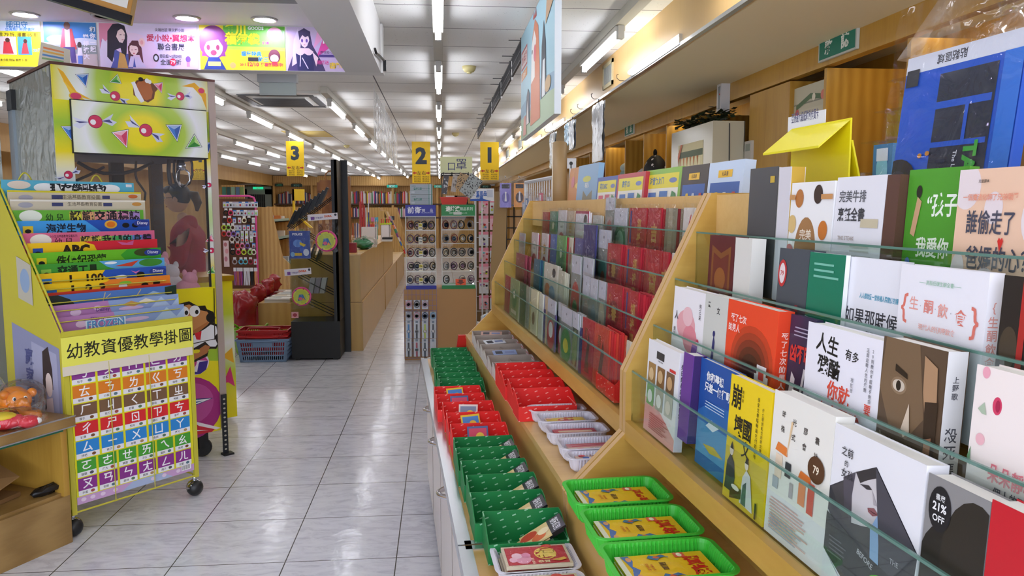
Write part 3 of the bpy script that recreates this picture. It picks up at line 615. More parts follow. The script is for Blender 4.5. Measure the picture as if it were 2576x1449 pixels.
def pack(tier, x0, x1, y0, base, desc, n=1, art_=None, head=None, th=0.004, du=0.0, lean=3.5, sl=True, name='card_pack', zb=0.004, hmax=0.19):
    """n flat packs one behind the other in a glass tier; x0,x1,y0 read on the rack crop"""
    u = 0.055*tier+0.0125+du; th = min(th, 0.0042)
    va, z1 = kplane(u, *c2(x0, y0)); vb, z2 = kplane(u, *c2(x1, y0+ (x1-x0)*0.02)); zf = ZR+0.118*tier+zb
    sh = 0.010 if n > 1 else 0; T_ = (n-1)*0.0048+th+0.0065
    L = PL.setdefault(tier, []); hi, lo = min(4.385, va-0.001), max(1.985, vb-sh*(n-1)+0.001); vb = max(vb, 1.987+sh*(n-1)); lim = 0.055*tier+(0.0475 if z1-zf < .2 else 0.039); uu = u
    for it_ in range(6):
        hit = [p for p in L if p[0] < hi and p[1] > lo and p[2] < uu+T_ and p[3] > uu]
        if not hit: break
        nu = max(p[3] for p in hit)+0.0005
        if nu+T_ < lim: uu = nu
        else: hi = min(hi, min(p[0] for p in hit)-0.001); uu = u
        if hi-lo < 0.022: n = 1; lo = vb+0.001; hi = max(hi, lo+0.02) if it_ > 3 else hi
    L.append((lo, hi, uu, uu+T_)); va, u = hi, uu
    z = (z1+z2)/2; h = min(hmax, z-zf); w = max(0.02, va-vb-0.002); yw = rr(-.6, .6); lean = 2.4
    if head and art_: art_ = [('e', i[1], i[2]*.95, min(.46, i[3]*1.35), i[4]*1.35, i[5]) if i[0] == 'e' else i for i in art_]
    for k in range(n):
        M = XF(u+0.0045+k*0.0048, va-sh*k, zf+rr(0, 0.002), lean, yw)
        t = thing(name, 'x', 'envelope' if 'envelope' in desc else 'card', M, 'red envelopes and cards on the tiered rack')
        g = G(); b = base[k % len(base)] if isinstance(base, (list, tuple)) else base
        hh = h*(rr(.96, 1.0) if k else 1)
        if head: b = '#8d918c'
        g.box(0, w, 0, th, 0, hh, mat(b, 0.45))
        if art_ and k == 0: g.art(art_, w, hh, None, 0.0002, 0.4)
        g.done('printed_card', t)
        if head: g = G(); g.box(w*0.02, w*.98, -0.0012, 0.001, hh*(1-head), hh*1.0, mat('#c9c9d4', 0.4)); g.art([('e', .5, .6, .05, .08, '#8a8a94')], w, hh*head, TR(0, -0.0013, hh*(1-head))); g.done('header_card', t)
        if sl and k == 0:
            g = G(); nn = 5; V = [( -0.003+(w+.006)*i/nn, -0.003-rr(0, .003), -0.0+(hh+.012)*j/nn) for j in range(nn+1) for i in range(nn+1)]
            g.mesh(V, [(j*(nn+1)+i, j*(nn+1)+i+1, (j+1)*(nn+1)+i+1, (j+1)*(nn+1)+i) for j in range(nn) for i in range(nn)], SLEEVE); g.done('clear_sleeve', t, None, True)
        reg(t, 'on the %s card tier' % TIERN[tier], desc, 'from the back')
gr = [('e', .5, .5, .3, .25, '#4b8a58'), ('e', .5, .6, .12, .1, '#e9e3d0'), ('r', .2, .1, .8, .2, '#d8d0b8')]
kid = [('e', .5, .55, .28, .22, '#e9e6e0'), ('e', .5, .3, .3, .14, '#c8404a'), ('e', .42, .58, .03, .03, '#222'), ('e', .58, .58, .03, .03, '#222')]
kid = [tuple('#222222' if q == '#222' else q for q in i) for i in kid]
# top tier, far to near
pack(3, 335, 378, 430, '#a5352c', 'brick red envelope pack', 2)
pack(3, 385, 436, 422, '#5f8a72', 'green wrapped card', 3, gr)
pack(3, 440, 497, 416, ['#d9d2d2', '#8a1c2a'], 'white and red wrapped card', 3, kid)
pack(3, 503, 556, 420, ['#c9b49a', '#a3202c'], 'tan and red envelope', 3, red_art(1))
pack(3, 556, 654, 420, '#e4dfe4', 'white card with magenta border', 2, [('r', 0, .94, 1, 1, '#b0305a'), ('r', .94, 0, 1, 1, '#b0305a'), ('e', .75, .8, .12, .12, '#2a2a30')])
pack(3, 655, 714, 452, '#c9c8c0', 'small clear wrapped card', 2, [('e', .5, .6, .3, .2, '#9aa08a')])
pack(3, 768, 832, 325, '#bdbcb8', 'tall narrow blister pack', 1, [('r', .2, .1, .8, .7, '#a49a94'), ('e', .5, .4, .25, .2, '#b06050')], .2, hmax=.26)
pack(3, 830, 926, 392, '#87a187', 'green headered gift pack', 1, [('e', .5, .35, .4, .3, '#3f7a4c'), ('e', .5, .4, .22, .16, '#9cc0a0')], .34)
pack(3, 935, 1052, 388, RED_, 'red envelope pack with gold figures', 3, red_art(0))
pack(3, 1050, 1160, 398, RED_, 'plain red envelope pack', 4, red_art(1), th=.006)
pack(3, 1172, 1262, 368, ['#8b8470', '#7e1220'], 'dark red envelope', 6, [('r', .3, 0, .7, 1, '#a59c84')], th=.006)
pack(3, 1300, 1378, 362, '#ded6cf', 'white bag with red strap', 1, [('p', [(.1, 0), (.4, .45), (.9, .5), (.9, 0)], '#c2262c'), ('l', .3, .5, .8, .9, .03, '#c2262c')])
pack(3, 1382, 1462, 325, '#e5ded6', 'white bag with red cord', 1, [('l', .1, .9, .25, .4, .03, '#d02a30'), ('l', .25, .4, .12, .1, .03, '#d02a30')])
# third tier
pack(2, 172, 212, 576, '#a8a4a8', 'empty acrylic holder', 1, [('r', .1, .1, .9, .9, '#b49aa0')])
pack(2, 257, 302, 572, ['#d6c4c4', '#a02030'], 'white and red patterned card', 2, kid)
pack(2, 304, 346, 578, ['#d8ccc8', '#a02030'], 'red checked card', 2, red_art(1))
pack(2, 388, 428, 582, '#4f6aa8', 'blue envelope', 2)
pack(2, 418, 496, 592, ['#6fa060', '#b03040', '#c05060', '#a82838'], 'green and red envelope', 6, gr)
pack(2, 498, 540, 606, '#d5ccb8', 'tan square card', 1, [('e', .5, .6, .25, .2, '#c08070')])
pack(2, 556, 612, 560, '#5a5a96', 'violet folder', 1)
pack(2, 612, 704, 518, '#3b3a78', 'dark blue folder', 1, [('l', .3, .9, .4, .05, .02, '#55549a')], hmax=.25)
pack(2, 645, 694, 584, '#d0ccd0', 'white headered red gift pack', 1, [('e', .5, .3, .3, .2, '#c04048')], .3)
pack(2, 682, 780, 552, '#b9c8c4', 'teal headered blister pack', 1, [('e', .5, .4, .3, .12, '#5a9a90'), ('e', .5, .3, .12, .07, '#9a5a3a')], .28, hmax=.24)
pack(2, 782, 882, 600, RED_, 'red envelope with pale gold print', 6, red_art(2), th=.006)
pack(2, 916, 1018, 606, RED_, 'red envelope with gold strip', 5, red_art(0), th=.006)
pack(2, 1020, 1158, 622, '#b02430', 'wide red envelope with gilt scroll', 2, red_art(4))
pack(2, 1138, 1208, 634, RED_, 'crinkled red envelope', 3, red_art(1))
pack(2, 1212, 1310, 600, '#e1dad0', 'white bag with red handle', 2, [('p', [(.2, 0), (.3, .4), (.8, .4), (.85, 0)], '#c83038'), ('l', .3, .4, .5, .62, .02, '#c83038'), ('l', .5, .62, .75, .4, .02, '#c83038')])
# second tier
pack(1, 148, 212, 712, ['#8a3040', '#a84858', '#6a1a28'], 'maroon envelope', 5)
pack(1, 272, 318, 756, ['#2f6a80', '#244a68', '#3a7a78'], 'blue green envelope', 5, th=.006)
pack(1, 342, 434, 772, '#d5cfc0', 'cream cartoon notebook', 3, [('e', .3, .4, .2, .15, '#d07a40'), ('e', .65, .35, .22, .18, '#7aa0c0'), ('e', .75, .82, .12, .1, '#2a2a30')], th=.01)
pack(1, 426, 486, 838, '#c8c4b0', 'small clear wrapped pack', 3, [('e', .5, .5, .3, .3, '#d8d0c0')])
pack(1, 530, 592, 735, '#b9b4b8', 'red headered gift pack', 1, [('e', .5, .3, .35, .25, '#b84a42'), ('e', .5, .2, .2, .12, '#4a8a50')], .26, hmax=.26)
pack(1, 582, 660, 752, '#c3cdc2', 'green tree gift pack', 1, [('p', [(.15, .05), (.5, .65), (.85, .05)], '#3d8a48'), ('e', .5, .25, .12, .1, '#d04040')], .3, hmax=.26)
pack(1, 612, 664, 850, '#b8b8c4', 'grey headered charm pack', 1, [('e', .5, .3, .25, .2, '#a08a80')], .35)
pack(1, 664, 716, 858, '#bcbcc8', 'grey headered hair clip pack', 2, [('e', .5, .3, .25, .2, '#7a8a90')], .35)
pack(1, 690, 772, 872, '#b9b9c6', 'grey headered figure pack', 2, [('e', .5, .35, .3, .25, '#c8b8a0'), ('e', .4, .2, .14, .1, '#80604a')], .3)
pack(1, 778, 886, 848, RED_, 'red envelope with gold figure', 4, red_art(2), th=.006)
pack(1, 866, 996, 874, RED_, 'thick red envelope', 7, red_art(0), th=.006)
pack(1, 1092, 1180, 896, '#d9cdc2', 'white and red lion bag', 2, [('r', 0, 0, 1, .55, '#c0442f'), ('e', .5, .4, .35, .18, '#dcae50')])
# lowest tier
pack(0, 72, 104, 858, ['#9a2c38', '#7a6a60'], 'thin red envelope', 3)
pack(0, 108, 165, 862, ['#8a9a6a', '#a84a50', '#4a7a50'], 'green and red card', 4, gr)
pack(0, 166, 214, 868, '#2c5a3a', 'dark green card', 2)
pack(0, 186, 240, 902, ['#9a9a88', '#4a6a5a'], 'grey green card', 4)
pack(0, 244, 296, 926, ['#d9d2b0', '#c4b878'], 'cream card', 4, [('e', .5, .35, .2, .15, '#8a6a4a')], th=.007)
pack(0, 284, 336, 974, ['#d8d8c8', '#5a6aa8'], 'cream and blue card', 4, th=.007)
pack(0, 332, 362, 1016, '#c8b090', 'tan wrapped card', 2)
pack(0, 366, 424, 958, '#c4b0b4', 'white headered red gift pack', 1, [('e', .5, .3, .36, .22, '#c03440'), ('e', .5, .4, .2, .12, '#eae6e6')], .28)
pack(0, 418, 474, 974, '#c4b4b6', 'white headered pink gift pack', 1, [('e', .5, .3, .36, .22, '#c8485a'), ('e', .5, .38, .2, .12, '#eae6e6')], .28)
pack(0, 462, 540, 955, '#c0c8c0', 'white headered green gift pack', 1, [('e', .5, .3, .36, .24, '#3f8a48'), ('e', .5, .3, .18, .1, '#e0d040')], .3)
pack(0, 512, 584, 1030, '#8c988c', 'dark card with oval picture', 4, [('r', .1, .05, .9, .72, '#3c4a40'), ('e', .5, .38, .3, .24, '#8a9a6a')], .28)
pack(0, 606, 684, 1090, RED_, 'red envelope with dark figures', 2, red_art(3), th=.007)
pack(0, 690, 796, 1104, ['#c8402e', '#b02a2c', '#c42a2c'], 'orange red envelope with brown figures', 7, red_art(3), th=.007)
pack(0, 908, 1034, 1190, '#e3d8c4', 'white bag with yellow and red print', 2, [('e', .35, .35, .25, .2, '#e6bf3a'), ('e', .55, .2, .2, .14, '#d89a30'), ('l', .3, .1, .6, .3, .03, '#c83030'), ('l', .72, .2, .74, .6, .05, '#c83030')])
# packs seen low through the front glass
for x0, x1, y0, b, d in ((60, 110, 985, '#b8b4a0', 'pale folder'), (115, 165, 1010, '#c0b898', 'beige folder'), (175, 232, 1030, '#b8a878', 'tan folder'), (245, 300, 1065, '#4a4278', 'violet bag'), (302, 362, 1100, '#544a80', 'violet printed bag'), (370, 440, 1130, '#2f3570', 'navy bag'), (470, 560, 1190, '#1f2f6a', 'navy zodiac bag')):
    pack(0, x0, x1, y0, b, d, 1, [('p', [(.2, .05), (.5, .7), (.8, .05)], '#7a6a50')] if 'violet' in d else None, du=-0.004, sl=False)
g = G(); paper = paper_box_mesh(0.19, 0.035, 0.075, 0.05, P_RED, P_RED, False)
va, z = kplane(0.02, *c2(742, 1345)); o = paper.done('paper_box', None, KF @ TR(0.012, va, ZR+0.005) @ RZ(-90)); tag(o, 'red printed paper box standing on the lowest tier behind the glass', 'box')
va, z = kplane(0.075, *c2(955, 1100)); o = paper_box_mesh(0.12, 0.035, 0.03, 0.02, P_RED, P_RED, False).done('paper_box', None, KF @ TR(0.068, va, ZR+0.122) @ RZ(-90)); tag(o, 'small red paper box lying on the second tier of the card rack', 'box')
# ================================================================ books on the near rack
def q4(x, y): return 1560+x/1.934, 700+y/1.934
PAGE = mat('#e9e6de', 0.8)
BL_ = {}
def book(u, l, r, art_, base, label, th=0.03, h=0.21, zf=None, lean=7, spine=None, sp_art=None, name='book', sw=None, yaw=0, cat='book', group=None, drop=0.0, side='near', fu=None):
    """l, r: photo points of the cover's top corners; the cover lies in the rack plane u"""
    lean *= 0.42; th = min(th, 0.031); u = round(u/0.055-0.2)*0.055+0.0115 if u < 0.2 else u
    u = fu or u
    va, z1 = kplane(u, *l); vb, z2 = kplane(u, *r)
    if u < 0.2:
        va = min(va, 1.925); vb = max(vb, 0.45)
        ti = int((u-0.0105)/0.055+1e-6); L = BL_.setdefault(ti, []); fl = ZR+0.118*ti+0.006
        for p in L:
            if p[0] < va and p[1] > vb and p[2] < u+th+.002 and p[3] > u-.002: va = min(va, p[0]-0.0012)
        L.append((vb, va, u, u+th))
    else: fl = -9
    w = va-vb; zt = (z1+z2)/2
    zb = max(fl, zt-h*math.cos(R(lean))) if zf is None else zf
    h = (zt-zb)/math.cos(R(lean))
    M = XF(u-h*math.sin(R(lean))*0, va, zb, lean, yaw)
    t = thing(name, label, cat, M, group)
    c = 0.0012; g = G(); cm = mat(base, 0.35)
    g.box(0, w, 0, c, 0, h, cm); g.box(0, w, th-c, th, 0, h, cm)
    sx = w if side == 'near' else 0
    g.box(sx-c, sx, c, th-c, 0, h, mat(spine or base, 0.4))
    if art_: g.art(art_, w, h, None, 0.00022, 0.35)
    if sp_art: g.art(sp_art, th, h, basis((w, 0, 0), (0, 1, 0), (-1, 0, 0), (0, 0, 1)), 0.0002, 0.4)
    g.done('cover', t)
    g = G(); m_ = 0.002; g.box(m_ if side == 'near' else c, w-c if side == 'near' else w-m_, c, th-c, m_, h-m_, PAGE); g.done('page_block', t)
    return t
lines = lambda x0, x1, y0, n, dy, c, k=.35: [('r', x0+rr(0, .02), y0-i*dy, x1-rr(0, (x1-x0)*.35), y0-i*dy+dy*k, c) for i in range(n)]
# --- lowest tier
book(0.014, q4(120, 300), q4(268, 358), [('r', 0, 0, 1, .36, '#e8a8a4'), ('p', [(0, .36), (.5, .3), (1, .12), (1, .36)], '#efeaea'), ('r', .3, .83, .55, .91, '#3a3a3e'), ('t', '9 789861 379098', .43, .81, .02, '#3a3a3e', {'w': .3}), ('r', .74, .77, .92, .80, '#d83838')] +
     [('r', x, .54, x+.24, .76, c) for x, c in ((.06, '#a8814e'), (.36, '#8a6238'), (.66, '#7a5a40'))]+[('r', x, .30, x+.24, .52, c) for x, c in ((.06, '#78a868'), (.36, '#b0ab98'), (.66, '#c2beb0'))]+[('e', x, y, .08, .07, c) for x, y, c in ((.18, .64, '#d9b98a'), (.48, .66, '#caa87a'), (.78, .65, '#c9a070'), (.18, .4, '#e8e6e0'), (.48, .4, '#efeae2'), (.78, .4, '#e6d8c8'))]+lines(.2, .85, .22, 8, .022, '#b85a58'),
     '#eeecf0', 'white magazine back cover with a barcode and dog photos on lowest book tier', 0.02, 0.235, spine='#ded8e8', sp_art=[('v', '柴田部長的京都日常', .5, .86, .055, '#3a3050', {'b': .02, 'sx': .8})])
book(0.02, q4(286, 362), q4(332, 375), None, '#6a3a94', 'thin purple book between the dog magazine and the blue book', 0.03, 0.19, spine='#3a2060', lean=9)
book(0.022, q4(358, 384), q4(560, 462), [('r', 0, .42, 1, 1, '#1a52a4'), ('p', [(0, .42), (0, .5), (.3, .62), (1, .66), (1, .42)], '#2f6fb8'), ('r', 0, .0, 1, .42, '#5c9cc8'), ('r', 0, 0, 1, .12, '#2a6aa8'), ('p', [(.2, .22), (.5, .25), (.75, .2), (.4, .17)], '#c9b43c'), ('p', [(.25, .4), (.4, .48), (.6, .44), (.45, .38)], '#e6ecf2'),
     ('t', '你和夢想', .42, .86, .09, '#f4f6fa', {'w': .62, 'b': .03}), ('t', '只差一個行動', .5, .76, .09, '#f4f6fa', {'w': .86, 'b': .03})]+lines(.2, .8, .62, 3, .025, '#c8daf0'), '#2a62b0', 'blue book with white title and small boat beside the yellow book', 0.013, 0.225, lean=6, fu=.031)
book(0.012, q4(497, 462), q4(712, 552), [('r', 0, .0, 1, .42, '#d9be2e'), ('t', '崩', .18, .84, .2, '#1a1a18', {'b': .02, 'sx': .9}), ('t', '壞', .28, .62, .17, '#1a1a18', {'b': .02, 'sx': .9}), ('t', '國', .5, .62, .17, '#1a1a18', {'b': .02, 'sx': .9}), ('t', '文', .5, .47, .14, '#1a1a18', {'b': .01}), ('v', '長安文學騷動與它們的產地', .72, .9, .035, '#6a5a10'), ('v', '從亡國到亂世的國文課', .84, .84, .03, '#6a5a10'), ('v', '謝金魚', .35, .9, .03, '#6a5a10'),
     ('p', [(.05, .08), (.08, .3), (.16, .38), (.26, .32), (.3, .2), (.26, .08)], '#3a3a3c'), ('e', .18, .41, .05, .045, '#ecd9c8'), ('p', [(.14, .42), (.18, .48), (.23, .42)], '#222222'), ('p', [(.46, .05), (.5, .26), (.58, .33), (.68, .3), (.78, .04)], '#d6d6d6'), ('p', [(.5, .05), (.52, .2), (.6, .24), (.62, .05)], '#4a5a58'), ('e', .58, .37, .045, .04, '#ecd9c8'), ('p', [(.54, .38), (.58, .44), (.63, .38)], '#222222'), ('p', [(.22, .1), (.5, .16), (.5, .08), (.22, .03)], '#4a2a1c'), ('e', .35, .14, .1, .02, '#e8e0d0'), ('r', .84, .02, .88, .14, '#3a3020')], '#f2d21c', 'bright yellow book with two scholars in robes on lowest book tier', 0.018, 0.24, fu=.0115)
book(0.016, q4(722, 548), q4(1012, 668), [('r', 0, 0, 1, .3, '#e7e4e6'), ('v', '時光膠囊', .0, .0, .0001, '#ece6da')]+[('t', ch, .2+.19*i, .86-.02*i, .05, '#4a4440') for i, ch in enumerate('時光膠囊')]+[('t', ch, .2+.19*i, .76-.02*i, .05, '#4a4440') for i, ch in enumerate('株式會社')]+
     [('p', [(x, y), (x+.04, y+.06), (x+.2, y+.05), (x+.22, y-.01)], c) for x, y, c in ((.1, .6, '#e8823a'), (.52, .5, '#e07830'))]+[('r', .12, .42, .24, .58, '#f0d8c0'), ('r', .3, .46, .4, .56, '#3a3a40'), ('r', .55, .34, .66, .48, '#e88a50'), ('r', .7, .32, .8, .52, '#d8503a'), ('p', [(.3, .56), (.35, .84), (.38, .84)], '#e8c89a'), ('r', .1, .34, .2, .42, '#a8b0b8'), ('r', .4, .34, .46, .44, '#b0a8a8'), ('e', .8, .62, .13, .085, '#5a3820'), ('t', '79', .8, .62, .07, '#f0e0c8', {'b': .02})]+lines(.08, .8, .26, 10, .022, '#d9a8a0')+lines(.1, .7, .14, 5, .022, '#a8a8b8'), '#efece4',
     'cream book with a brown price disc reading 79 and orange lamps, beside yellow book', 0.06, 0.255, sp_art=[('v', '時光膠囊株式會社', .5, .7, .03, '#7a6a60')])
book(0.012, q4(990, 706), q4(1238, 800) if False else (2310, 1165), [('p', [(0, .6), (.52, .86), (1, .52), (.98, .28), (.55, .12), (0, .45)], '#3e3c44'), ('p', [(.02, .6), (.5, .84), (.62, .32), (.52, .34), (.2, .44)], '#4a464a'), ('p', [(.16, .7), (.3, .77), (.52, .86), (.56, .74), (.62, .67), (.57, .645), (.585, .615), (.6, .595), (.575, .575), (.565, .535), (.5, .5), (.42, .48), (.3, .46), (.2, .52)], '#cfcacd'), ('p', [(.3, .77), (.52, .86), (.54, .8), (.44, .76), (.36, .72)], '#3a363a'), ('p', [(.16, .7), (.3, .77), (.28, .62), (.3, .46), (.2, .52)], '#55505a'), ('p', [(.36, .715), (.46, .735), (.5, .72), (.44, .705)], '#3c383c'), ('p', [(.5, .72), (.57, .645), (.53, .64)], '#aaa3a8'), ('p', [(.47, .605), (.54, .625), (.595, .598), (.53, .575), (.48, .585)], '#8f5a5e'), ('p', [(.47, .6), (.595, .6), (.54, .593)], '#5c3438'), ('p', [(.52, .5), (.6, .62), (.66, .18), (.56, .24)], '#8fb0d8'), ('p', [(.52, .86), (1, .52), (.7, .22), (.66, .3)], '#4d4b54'), ('p', [(0, .44), (.5, .34), (.9, .3), (1, .16), (1, .0), (.5, .0), (0, .2)], '#37363c'), ('p', [(0, .2), (.4, .0), (0, 0)], '#e2e0e6'),
     ('t', '之前', .19, .86, .06, '#3a3a40'), ('t', '的', .19, .79, .04, '#3a3a40'), ('t', '女孩', .21, .73, .06, '#3a3a40'), ('t', 'THE', .8, .4, .04, '#b8b8c0'), ('t', 'BEFORE', .5, .31, .045, '#c8c8d0', {'rot': -14}), ('t', 'GIRL', .86, .3, .045, '#c8c8d0', {'rot': -14}), ('e', .72, .16, .2, .12, '#56b82c'), ('t', '79', .72, .165, .11, '#14400c', {'b': .005}), ('t', 'JP', .6, .03, .04, '#b8b8c0')]+lines(.06, .3, .3, 5, .024, '#66656c'), '#ecebf0', 'white book with a grey half face and green 79 sticker, lowest book tier', 0.05, 0.265, sp_art=None)
book(0.018, (2316, 1188), (2470, 1268), [('r', 0, 0, 1, 1, '#8e8c8c'), ('e', .3, .42, .38, .34, '#26231f'), ('e', .82, .62, .5, .34, '#2f2a24'), ('e', .5, .1, .7, .22, '#1f1d1a'), ('e', .25, .84, .19, .12, '#1f1f24'), ('t', '書展', .25, .9, .035, '#e8e8e8'), ('t', '21%', .25, .85, .06, '#f0f0f0', {'b': .03}), ('t', 'OFF', .25, .79, .05, '#f0f0f0', {'b': .02})], '#8e8c8c', 'grey book with dark ovals and a black 21% OFF sticker', 0.045, 0.25)
book(0.006, (2472, 1262), (2680, 1352), [('t', '01', .52, .48, .07, '#f0d8d8', {'b': .03})], '#c8202e', 'plain crimson book at the near end of the lowest tier', 0.05, 0.25)
# --- second tier
def z2t(i): return None
book(0.066, (1687, 720), (1764, 738), [('e', .45, .62, .3, .16, '#eaa8b0'), ('e', .6, .5, .22, .14, '#e58a98'), ('e', .5, .72, .16, .1, '#f0c2c8'), ('p', [(.62, .2), (.7, .46), (.86, .46), (.8, .2)], '#7a3fa8'), ('e', .85, .5, .04, .03, '#d84060'), ('t', '人', .14, .7, .1, '#3a3038'), ('v', '情詩', .1, .55, .05, '#4a4a50'), ('v', '何三采', .88, .86, .05, '#4a4048'), ('e', .62, .14, .2, .11, '#57a83a'), ('t', '79', .62, .14, .09, '#173a0e'), ('t', '愛', .12, .2, .13, '#6a6a70')], '#f2eef2', 'white book with pink watercolour splashes at the far end of second tier', 0.035, 0.225)
book(0.07, (1764, 738), (1820, 752), [('t', '墨', .2, .9, .06, '#2a2a30', {'b': .02}), ('t', '文', .62, .86, .07, '#2a2a30', {'b': .02}), ('p', [(.4, .25), (.46, .55), (.5, .62), (.56, .55), (.5, .25)], '#2c2c70'), ('e', .5, .63, .05, .03, '#2c2c70'), ('t', '心', .6, .14, .07, '#4a4a50'), ('t', '經典', .3, .2, .07, '#6a6a6a')], '#cfcfc8', 'grey book with a blue brush on second tier', 0.05, 0.22)
book(0.062, (1815, 757), (1945, 776), [('e', .55, .52, .42, .3, '#c8401f'), ('e', .55, .5, .36, .26, '#a83a1e'), ('e', .55, .49, .3, .21, '#85301a'), ('e', .55, .48, .24, .16, '#642816'), ('e', .55, .47, .17, .11, '#4a2012'), ('e', .55, .46, .1, .06, '#3a180e'), ('t', '死了七次', .26, .85, .075, '#ffe4dc', {'w': .42, 'b': .02}), ('t', '的男人', .18, .76, .075, '#ffe4dc', {'b': .02, 'w': .28}), ('r', .66, .38, .92, .44, '#f4eeee'), ('r', .7, .3, .88, .52, '#f4eeee'), ('r', .74, .4, .84, .48, '#e8452a'), ('t', 'THE MAN', .16, .16, .06, '#ffd8cc', {'w': .26}), ('t', 'WHO DIED', .6, .09, .06, '#ffd8cc', {'w': .5})], '#ee4a26', 'orange red book with dark concentric circles', 0.035, 0.225, spine='#e5421f', sp_art=[('v', '死了七次的男人', .5, .8, .06, '#ffd8cc', {'b': .02})])
book(0.072, (1962, 786), (2040, 806), [('p', [(.1, .3), (.2, .55), (.35, .5), (.3, .3)], '#e8e4e8'), ('l', .5, .2, .7, .6, .03, '#d8d4d8'), ('l', .65, .25, .9, .5, .02, '#d8d4d8'), ('t', '凶不明', .5, .7, .15, '#d83a34', {'w': .8, 'b': .04})]+lines(.2, .9, .9, 3, .03, '#a8a0b8'), '#2e2a4a', 'dark navy book with red title and white feathers', 0.012, 0.225, fu=.09)
book(0.062, (2020, 818), (2208, 848), [('t', '人生', .3, .88, .135, '#1a1a1c', {'b': .02, 'rot': -4}), ('t', '有多', .64, .85, .075, '#1a1a1c', {'rot': -4}), ('t', '殘酷', .34, .73, .135, '#1a1a1c', {'b': .02, 'rot': -4}), ('t', '你就', .5, .58, .13, '#e04a34', {'b': .02, 'rot': -4}), ('t', '要', .88, .55, .07, '#e04a34'), ('t', '有多堅強', .52, .43, .12, '#d84434', {'w': .7, 'b': .02}), ('v', '20則教你不認輸不抱怨', .9, .92, .028, '#6a6a72'), ('v', '正面迎戰人生的殘酷', .84, .92, .028, '#6a6a72'), ('e', .1, .42, .12, .02, '#3a3a40'), ('e', .1, .45, .06, .035, '#6a6a6a'), ('v', '慕顏歌', .68, .7, .03, '#8a8a92')], '#efecf4', 'white book with brush lettered black and red title on second tier', 0.045, 0.235, lean=6)
book(0.064, (2208, 850), (2366, 880), [('r', 0, 0, 1, 1, '#5d4938'), ('p', [(.05, 1), (.6, 1), (.75, .6), (.5, .45), (.2, .5), (0, .7)], '#7a6148'), ('e', .32, .74, .13, .05, '#8f765c'), ('e', .32, .74, .1, .035, '#cfc0ae'), ('e', .32, .74, .04, .03, '#2a2018'), ('p', [(.25, .86), (.45, .82), (.46, .79), (.25, .82)], '#2f2218'), ('p', [(.42, .5), (.52, .66), (.56, .5), (.47, .46)], '#d8c4ae'), ('p', [(.7, .95), (.9, .9), (.95, .6), (.8, .55), (.72, .75)], '#b08a68'), ('p', [(.76, .7), (.95, .72), (.95, .2), (.8, .3)], '#3a2a1e'), ('p', [(.8, .5), (.9, .52), (.88, .1), (.78, .2)], '#a8785a'), ('e', .66, .2, .19, .12, '#5fbf35'), ('t', '79', .66, .2, .09, '#173a0e'), ('t', '文', .1, .4, .1, '#b8a890')], '#5d4938', 'brown book with a dim face and green 79 sticker, second tier', 0.045, 0.24, spine='#e4e2e2', sp_art=[('v', '殺死瑪麗蘇', .5, .55, .085, '#55555c', {'sx': .9}), ('v', '上野歌', .5, .85, .04, '#55555c')], lean=6)
book(0.06, (2436, 924), (2640, 962), [('e', .32, .82, .06, .045, '#d84468'), ('e', .33, .82, .03, .03, '#b02a50'), ('e', .14, .97, .05, .03, '#f0a8b8'), ('e', .15, .63, .06, .03, '#f0b8c0'), ('p', [(.08, .78), (.16, .82), (.2, .76), (.14, .76)], '#b0c0a8'), ('p', [(0, .52), (.04, .58), (.05, .48)], '#6a9a70'), ('t', '朵朵靜心', .6, .49, .1, '#e8808c', {'w': .6}), ('t', '一個人的聖經', .6, .4, .06, '#55505a', {'w': .62}), ('e', .12, .22, .05, .03, '#f2b8bc')], '#f6e9e4', 'pale pink book with a red flower at the near end of second tier', 0.05, 0.235)
# --- third tier
book(0.118, (1779, 590), (1841, 597), [('p', [(.12, .9), (.5, .82), (.88, .9), (.88, .4), (.5, .2), (.12, .4)], '#7f4a22'), ('p', [(.2, .82), (.5, .76), (.8, .82), (.8, .44), (.5, .28), (.2, .44)], '#6a2a22'), ('e', .5, .55, .22, .12, '#8f5526')], '#5c1c22', 'maroon hardcover with a gold shield at the far end of third tier', 0.05, 0.215, side='far', lean=5)
book(0.125, (1843, 596), (1884, 602), None, '#dcd9d2', 'open white page block beside the maroon hardcover', 0.035, 0.21, lean=5)
book(0.12, (1950, 622), (2024, 632), [('r', 0, 0, 1, 1, '#4a5058'), ('e', .45, .2, .4, .28, '#8b8d90'), ('e', .45, .24, .2, .16, '#b8a898'), ('e', .5, .1, .2, .1, '#9a3a34'), ('e', .16, .78, .15, .12, '#c23438'), ('e', .16, .78, .1, .09, '#e8d8d8'), ('t', '79', .16, .78, .06, '#c23438'), ('t', '燈', .72, .5, .06, '#c83a34')], '#4a5058', 'slate grey book with a figure in mist, third tier', 0.035, 0.215)
book(0.118, (2022, 632), (2114, 644), [('r', 0, .42, 1, 1, '#117a5c'), ('p', [(0, .42), (0, .47), (.15, .46), (.3, .43), (.5, .44), (.7, .41), (1, .38), (1, .3), (0, .3)], '#e9ebea'), ('t', '癌症的真相', .52, .3, .11, '#3a4a44', {'w': .9, 'b': .02})]+lines(.15, .9, .9, 3, .05, '#7ac0aa')+lines(.05, .6, .16, 2, .05, '#8a9490'), '#e9ebea', 'green and white book about cancer on third tier', 0.008, 0.215)
